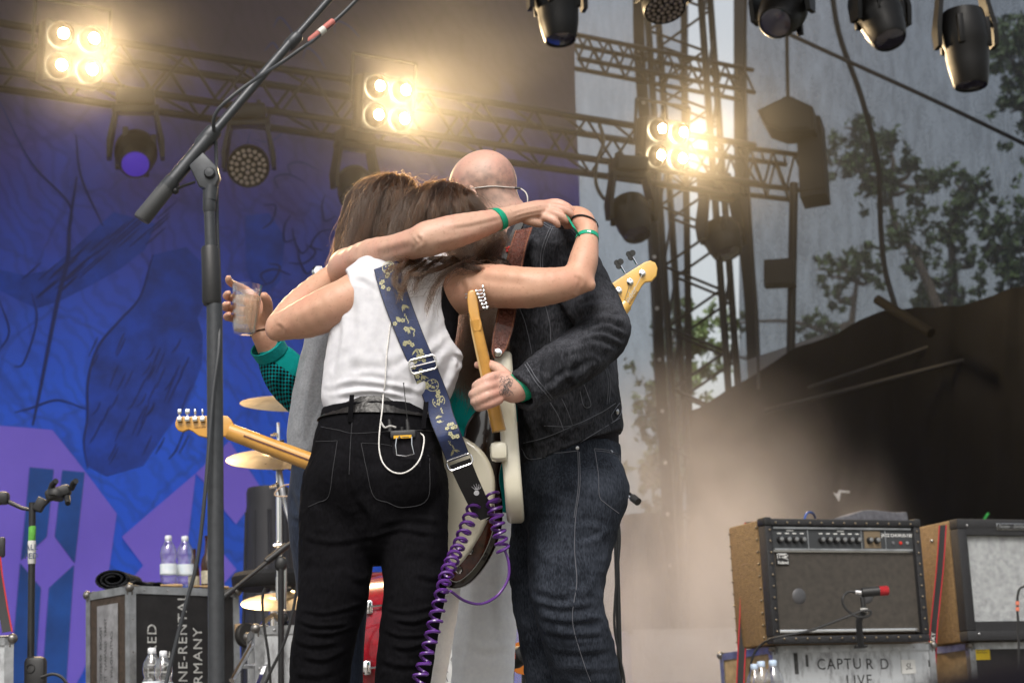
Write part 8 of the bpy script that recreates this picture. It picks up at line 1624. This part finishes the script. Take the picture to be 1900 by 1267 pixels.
# --- guitar of the bald person: body edge-on, neck upright
gC = thing('electric_guitar', 'cream electric guitar held upright by its neck by the bald person', 'guitar', P(935, 820, 5.1))
xL, xR = 915, 955
out = smooth_poly([(5.05, 664), (5.03, 700), (5.045, 760), (5.05, 820), (5.03, 880), (5.04, 930), (5.10, 962), (5.22, 965), (5.33, 930), (5.35, 880), (5.31, 820), (5.31, 760), (5.30, 700), (5.18, 720), (5.10, 690)], 3); qb = [P(917 + (940 - 917) * (y - 660) / 300, y, 5.15) for Y, y in out]; qb = [np.array([a[0], Y, a[2]]) for a, (Y, y) in zip(qb, out)]
b = MB(); b.add(*slab(qb, (0.046, 0.006, 0.0), 0.012, 4)); b.build('body', M_CREAM, gC, smooth=50)
b = MB(); b.box(P(926, 838, 5.02), (0.046, 0.06, 0.048), bev=0.014); b.build('horn', M_CREAM, gC)
na, nb = P(882, 596, 4.955), P(926, 800, 5.02); axn = unit(nb - na); V = []; sdv = unit(np.cross(axn, (0, 1, 0)));
for s_ in np.linspace(0, 1, 10):
    c_ = na + (nb - na) * s_; hw_ = 0.0145 + 0.004 * s_
    for k in range(14): a = 2 * math.pi * k / 14; V.append(c_ + sdv * hw_ * math.cos(a) + np.array([0, -0.016 * math.sin(a) if math.sin(a) > 0 else -0.012 * math.sin(a), 0]))
b = MB(); b.add(V, [(i * 14 + k, i * 14 + (k + 1) % 14, (i + 1) * 14 + (k + 1) % 14, (i + 1) * 14 + k) for i in range(9) for k in range(14)] + [tuple(range(14)), tuple(126 + k for k in range(14))]); b.build('neck', M_MAPLE, gC, smooth=70)
slab_obj('headstock', [(868, 540), (877, 537), (884, 541), (887, 560), (890, 585), (894, 600), (893, 614), (880, 616), (875, 600), (872, 588), (869, 575), (867, 556)], 4.945, 0.03, M_MAPLE, gC, 0.004)
b = MB(); b.strip([P(874, 590, 4.95), P(878, 620, 4.955), P(896, 705, 4.98)], np.array([0.0025, 0, 0]), np.array([-0.6, -0.8, 0]), 0.002); b.build('fret_edge', mat('fret_edge', (0.60, 0.42, 0.2), 0.3, 0.4), gC)
for k in range(6):
    x0, y0 = 884 + 2.7 * k, 541 + 6.2 * k; b = MB(); b.box(P(x0, y0, 4.94 - 0.002 * k), (0.006, 0.012, 0.006), bev=0.001); b.tube(P(x0, y0, 4.94), P(x0 + 9, y0 - 3, 4.945), 0.002, n=6); tn = b.build('tuner', M_CHROME, gC); b = MB(); b.box(P(x0 + 12 - 1.2 * k, y0 - 8 + 1.5 * k, 4.944), (0.005, 0.009, 0.009), bev=0.0015); b.build('tuner_button', M_CHROME, tn)
b = MB(); b.tube(P(869, 545, 4.955), P(863, 546, 4.955), 0.002, n=6); b.tube(P(869, 551, 4.955), P(863, 552, 4.955), 0.002, n=6); b.build('string_posts', M_CHROME, gC)
s2 = thing('guitar_strap', 'brown tooled leather strap hanging from the denim jacket shoulder', 'strap', P(930, 640, 5.05)); pc = [(972, 425, 5.17), (962, 455, 5.14), (954, 490, 5.10), (946, 540, 5.05), (938, 590, 5.03), (930, 630, 5.022), (925, 652, 5.02), (923, 664, 5.02)]; qc = catmull([P(*t_) for t_ in pc], 4); wc = np.interp(np.arange(len(qc)), [0, 18, len(qc) - 6, len(qc) - 1], [17, 19, 15, 6])
b = MB(); b.strip(qc, np.array([np.array([w_ * k_ * 0.98, 0, w_ * k_ * 0.15]) for w_ in wc]), np.array([0.1, -1.0, 0]), 0.003); b.build('band', mat('brown_leather', (0.11, 0.030, 0.018), 0.42, vary=0.35, vscale=70, bump=0.9, bscale=130, coat=0.2), s2, smooth=60)
b = MB()
for s_ in (-1, 1): b.sweep([p + np.array([s_ * w_ * k_ * 0.84, -0.0036, s_ * w_ * k_ * 0.13]) for p, w_ in zip(qc, wc)], 0.0009, 4)
b.build('edge_stitching', mat('tan_thread', (0.30, 0.12, 0.06), 0.8), s2)['kind'] = 'stuff'
b = MB(); b.lathe([(0.0105, 0), (0.0105, 0.004), (0.007, 0.005), (0.006, 0.0085), (0.002, 0.010)], P(924, 655, 5.016), (0, -1, 0), 18); b.build('strap_lock', M_CHROME, s2)
s3 = thing('guitar_strap', 'black strap edge with a red embroidered flower beside the brown leather strap', 'strap', P(950, 440, 5.2)); b = MB(); b.strip(catmull([P(966, 412, 5.23), P(952, 440, 5.21), P(940, 470, 5.18), P(934, 500, 5.16)], 4), np.array([0.014, 0, 0.006]), np.array([0, -1.0, 0]), 0.002); b.build('band', M_BLKPL, s3); b = MB()
for a in range(5): b.sphere(P(944, 463, 5.175) + 0.006 * np.array([math.cos(a * 1.257), 0, math.sin(a * 1.257)]), 0.004, 8, 6, (1, 0.3, 1))
b.build('flower', mat('red_thread', (0.5, 0.02, 0.015), 0.7), s3)
# --- bass of the hidden person
gD = thing('bass_guitar', 'dark bass guitar with yellow maple headstock sticking out behind the denim jacket', 'bass guitar', P(900, 950, 5.6))
slab_obj('body', [(835, 1090), (872, 1080), (906, 1040), (929, 985), (932, 930), (926, 880), (940, 820), (934, 760), (905, 745), (868, 780), (850, 838), (802, 900), (776, 980), (794, 1060)], lambda x, y: 5.40, 0.042, M_BURST, gD, 0.008, 4)
slab_obj('pickguard', [(840, 1078), (868, 1066), (896, 1030), (914, 985), (917, 940), (910, 900), (880, 900), (850, 960), (820, 1040)], lambda x, y: 5.396, 0.003, M_TORT, gD, 0.0008, 4, 1)
b = MB(); b.sweep([P(x, y, 5.394) for x, y in smooth_poly([(840, 1078), (868, 1066), (896, 1030), (914, 985), (917, 940), (910, 900), (880, 900), (850, 960), (820, 1040)], 4)], 0.0011, 5, closed=True); b.build('guard_edge', M_WHITE, gD)
for x, y in ((872, 1022), (852, 1058)): b = MB(); b.lathe([(0.010, 0), (0.010, 0.012), (0.008, 0.014), (0, 0.0145)], P(x, y, 5.393), (0, -1, 0), 18); b.build('knob', M_CHROME, gD)
nD0, nD1 = P(930, 850, 5.42), P(1160, 566, 5.58); b = MB(); b.sweep([nD0 + (nD1 - nD0) * s_ for s_ in np.linspace(0, 1, 6)], [0.029, 0.028, 0.026, 0.024, 0.022, 0.021], 12); b.build('neck', M_MAPLE2, gD)
hd_px = [(x / 4.872 + 880, y / 4.872 + 340) for x, y in [(1215, 925), (1265, 890), (1400, 800), (1540, 712), (1590, 697), (1635, 715), (1658, 765), (1648, 835), (1605, 885), (1545, 893), (1512, 930), (1460, 1030), (1385, 1175), (1350, 1190), (1300, 1120), (1230, 1020)]]
slab_obj('headstock', hd_px, 5.57, 0.014, M_MAPLE2, gD, 0.003)
for x, y in ((1518, 812), (1408, 892), (1305, 970)):
    q = P(x / 4.872 + 880, y / 4.872 + 340, 5.568); b = MB(); b.lathe([(0.0095, 0), (0.0095, 0.002), (0.006, 0.003), (0.0058, 0.011), (0.0045, 0.011), (0.0045, 0.007)], q, (0, -1, 0), 16); b.build('tuner_post', M_CHROME, gD)
for (x, y, xs, ys) in ((1420, 650, 1470, 735), (1312, 728, 1362, 812)):
    b = MB(); b.tube(P(xs / 4.872 + 880, ys / 4.872 + 340, 5.585), P((x + 12) / 4.872 + 880, (y + 20) / 4.872 + 340, 5.585), 0.0032, n=8); sh = b.build('tuner_shaft', M_CHROME, gD); b = MB()
    for a in range(3): aa = 1.0 + a * 1.7; b.lathe([(0.0085, -0.0015), (0.0092, 0), (0.0085, 0.0015)], P(x / 4.872 + 880, y / 4.872 + 340, 5.585) + 0.0075 * np.array([math.cos(aa), 0, math.sin(aa)]), (0.2, -1, 0), 14)
    b.build('clover_key', mat('dark_nickel', (0.06, 0.058, 0.055), 0.25, 0.9), sh)
b = MB()
for x, y in ((1518, 825), (1408, 905)): b.tube(P(x / 4.872 + 880, y / 4.872 + 340, 5.560), P(1150 + (x - 1500) * 0.02, 590 + (y - 860) * 0.06, 5.566), 0.0008, n=5)
b.build('strings', M_STEEL, gD)['kind'] = 'stuff'
text('headstock_print', 'Fender', 0.026, P(1395 / 4.872 + 880, 1040 / 4.872 + 340, 5.5692), P(1442, 968, 5.57) - P(1355, 1110, 5.57), (-1, 0, 0.6), mat('logo_silver', (0.5, 0.45, 0.35), 0.4, 0.5), gD, 0.0002, shear=0.25)
text('headstock_print', 'PRECISION BASS', 0.007, P(1435 / 4.872 + 880, 1045 / 4.872 + 340, 5.5692), P(1442, 968, 5.57) - P(1355, 1110, 5.57), (-1, 0, 0.6), M_WALNUT, gD, 0.0002)
# --- wireless pack on the belt of the person in white
bp_ = thing('wireless_pack', 'black wireless pack with yellow label in a pouch on the black jeans', 'wireless pack', P(752, 812, 4.9)); q, nn = sJA.hit(752, 820, 0.014); yk = q[1] - 0.002
b = MB(); b.box(P(755, 838, yk + 0.006), (0.075, 0.024, 0.105), bev=0.012); b.build('pouch', M_UNDER, bp_)
b = MB(); b.box(P(748, 806, yk - 0.004), (0.064, 0.020, 0.020), bev=0.004); b.build('pack', mat('pack_grey', (0.022, 0.022, 0.024), 0.5), bp_)
b = MB(); b.box(P(747, 810, yk - 0.0155), (0.045, 0.002, 0.0075)); lb = b.build('warning_label', mat('yellow_label', (0.62, 0.33, 0.01), 0.5), bp_); b = MB(); b.prism([P(x, y, yk - 0.0170) for x, y in ((738, 812.5), (741, 807.5), (744, 812.5))], (0, 0.0003, 0)); b.box(P(752, 810.5, yk - 0.0168), (0.018, 0.0004, 0.0016)); b.build('label_print', M_STENK, lb)
for x in (724, 757): b = MB(); b.sweep([P(x, 801, yk), P(x, 796, yk), P(x - 1, 786, yk), P(x - 2, 778, yk)], [0.0065, 0.006, 0.005, 0.0035], 10); b.build('connector_boot', M_BLKPL, bp_)
b = MB(); b.tube(P(746, 800, yk), P(746, 792, yk), 0.0045, n=10); b.build('volume_knob', M_BLKPL, bp_)
b = MB(); b.tube(P(756, 780, yk), P(749, 712, yk - 0.01), 0.0011, n=6); b.sphere(P(749, 711, yk - 0.01), 0.0022, 8, 6); b.build('antenna', M_BLKPL, bp_)
b = MB(); b.sweep([P(736, 812, yk - 0.016), P(734, 826, yk - 0.018), P(736, 844, yk - 0.018), P(752, 846, yk - 0.018), P(768, 842, yk - 0.018), P(764, 824, yk - 0.018), P(764, 810, yk - 0.016)], 0.0013, 6); b.build('wire_clip', M_CHROME, bp_)
wc_ = thing('earphone_cord', 'white braided cord looping from the white top to the wireless pack', 'cord', P(708, 770, 4.93)); pts = []
for x, y in [(727, 585), (722, 620), (718, 665), (714, 710), (711, 735)]: pts.append(sTop.hit(x, y, 0.0035)[0])
for x, y in [(709, 760), (706, 785), (704, 810)]: pts.append(sJA.hit(x, y, 0.010)[0])
for x, y, o_ in [(704, 835, .006), (711, 858, .006), (726, 874, .006), (745, 879, .007), (762, 872, .012), (774, 856, .016), (780, 838, .018), (779, 820, .02), (772, 812, .02)]: pts.append(sJA.hit(x, y, o_)[0])
b = MB(); b.sweep(catmull(pts, 5), 0.0019, 7); b.build('cord', mat('white_braid', (0.66, 0.64, 0.62), 0.6, vary=0.2, vscale=300), wc_); b = MB(); b.sweep(catmull([pts[6], P(714, 793, yk - .004), P(724, 790, yk - 0.004), P(735, 793, yk - .004)], 5), 0.0026, 7); b.build('coiled_end', mat('grey_braid', (0.35, 0.34, 0.33), 0.6), wc_)
# --- the glass
gl = thing('drinking_glass', 'ribbed clear cup of pale drink held up at the left of the group', 'glass', P(453, 620, 5.39)); Yc = 5.39; kk = mpp(Yc); cb, ct = P(453, 619, Yc), P(459, 530, Yc); axg = unit(ct - cb); Lg = np.linalg.norm(ct - cb)
def fluted(prof, n_=72, fl=0.0):
    e = np.array([0, 1.0, 0]); x = unit(np.cross(axg, e)); y = np.cross(axg, x); V = []
    for r, h, f_ in prof:
        for k in range(n_): a = 2 * math.pi * k / n_; rr_ = r * (1 + f_ * abs(math.sin(a * 9))); V.append(cb + axg * h * Lg + rr_ * (x * math.cos(a) + y * math.sin(a)))
    return V, [(i * n_ + k, i * n_ + (k + 1) % n_, (i + 1) * n_ + (k + 1) % n_, (i + 1) * n_ + k) for i in range(len(prof) - 1) for k in range(n_)], n_
ro, rt = 20 * kk, 28.5 * kk; lin = lambda h: ro + (rt - ro) * h
V, F_, n_ = fluted([(ro * .9, 0, 0), (ro, 0.02, 0)] + [(lin(h), h, 0.05 * min(1, h * 8) * (1 if h < 0.7 else max(0, (0.8 - h) * 10))) for h in np.linspace(0.05, 1, 16)] + [(lin(h) - 0.0016, h, 0.0) for h in np.linspace(1, 0.06, 12)]); m_ = len(V) // n_
F_ += [tuple(range(n_))[::-1], tuple((m_ - 1) * n_ + k for k in range(n_))]; b = MB(); b.add(V, F_); b.build('cup', thin_glass('clear_glass', (0.99, 0.99, 0.99), 0.05, 0.0), gl, smooth=60)
V, F_, n_ = fluted([(lin(0.065) - 0.0019, 0.066, 0)] + [(lin(h) - 0.0019, h, 0) for h in np.linspace(0.1, 0.76, 8)]); m_ = len(V) // n_; F_ += [tuple(range(n_))[::-1], tuple((m_ - 1) * n_ + k for k in range(n_))]; b = MB(); b.add(V, F_); b.build('drink', thin_glass('pale_drink', (0.95, 0.88, 0.78), 0.02, 0.22, (1.0, 0.90, 0.78)), gl, smooth=60)
b = MB(); rg = random.Random(6)
for k in range(90):
    h = rg.choice([0.75, rg.uniform(0.1, 0.75), rg.uniform(0.78, 0.95)]); a = rg.uniform(0, 6.28); r_ = (lin(h) - 0.002) * rg.uniform(0.7, 1.0); x = unit(np.cross(axg, (0, 1, 0))); y = np.cross(axg, x); b.sphere(cb + axg * h * Lg + r_ * (x * math.cos(a) + y * math.sin(a)), rg.uniform(0.0005, 0.0011), 6, 4)
b.build('bubbles', mat('bubble', (0.95, 0.93, 0.9), 0.1), gl)['kind'] = 'stuff'
# chrome ball of a microphone stand fitting behind the group
t = thing('cymbal_fitting', 'round chrome fitting on a dark post behind the raised forearm', 'fitting', P(590, 510, 6.4)); b = MB(); b.lathe([(0.002, -0.012), (0.018, -0.01), (0.023, 0), (0.018, 0.01), (0.002, 0.012)], P(591, 505, 6.4), (0.35, -0.9, 0.1), 24); b.build('cap', M_CHROME, t); b = MB(); b.sweep([P(592, 506, 6.39), P(588, 520, 6.41), P(588, 560, 6.42), P(592, 1400, 6.45)], [0.008, 0.007, 0.008, 0.010], 10); b.build('post', M_BLACK, t); b = MB(); b.box(P(582, 522, 6.4), (0.022, 0.015, 0.012), bev=0.002); b.build('clamp', M_CHROME, t)
# --- out-of-focus head of a spectator close to the lens, bottom right
hcS = P(1925, 1915, 0.7); pS = thing('person', 'dark blurred head of a spectator at the bottom right corner', 'person', (P(1900, 1267, 0.7)[0], 0.7, -1.5)); f = Field(*bounds([hcS - np.array([0.3, 0.2, 0.6]), hcS + np.array([0.3, 0.2, 0.15])], 0.04), 0.008)
head(f, hcS, (-0.1, 1, 0.1), (0, 0, 1), 1.0); f.chain([(hcS + np.array([0, 0, -0.07]), 0.055), (hcS + np.array([0, -0.02, -0.17]), 0.06)], 0.02); f.chain([(hcS + np.array([-0.15, -0.02, -0.26]), 0.065), (hcS + np.array([0, -0.02, -0.21]), 0.085), (hcS + np.array([0.15, -0.02, -0.26]), 0.065)], 0.03); f.chain([(hcS + np.array([0, 0, -0.26]), 0.13, .6), (hcS + np.array([0, 0, -0.5]), 0.14, .6)], 0.03, (YF, .6)); finish(f, 'body', SK_B, pS)
f = Field(hcS - 0.16, hcS + 0.16, 0.006); f.ell(hcS + np.array([0, -0.015, 0.02]), (0.093, 0.108, 0.102), None, 0.01); f.ell(hcS + np.array([0, -0.05, -0.06]), (0.075, 0.06, 0.08), None, 0.02); finish(f, 'hair', mat('spectator_hair', (0.004, 0.0035, 0.006), 0.95, spec=0.05, bump=0.5, bscale=150), pS)
f = Field(hcS + np.array([-0.3, -0.25, -0.72]), hcS + np.array([0.3, 0.25, -0.1]), 0.008); f.chain([(hcS + np.array([-0.15, -0.02, -0.27]), 0.075), (hcS + np.array([0, -0.02, -0.24]), 0.09), (hcS + np.array([0.15, -0.02, -0.27]), 0.075)], 0.03); f.chain([(hcS + np.array([0, 0, -0.28]), 0.17, .62), (hcS + np.array([0, 0, -0.55]), 0.17, .62)], 0.03, (YF, .62)); finish(f, 'jacket', M_UNDER, pS)
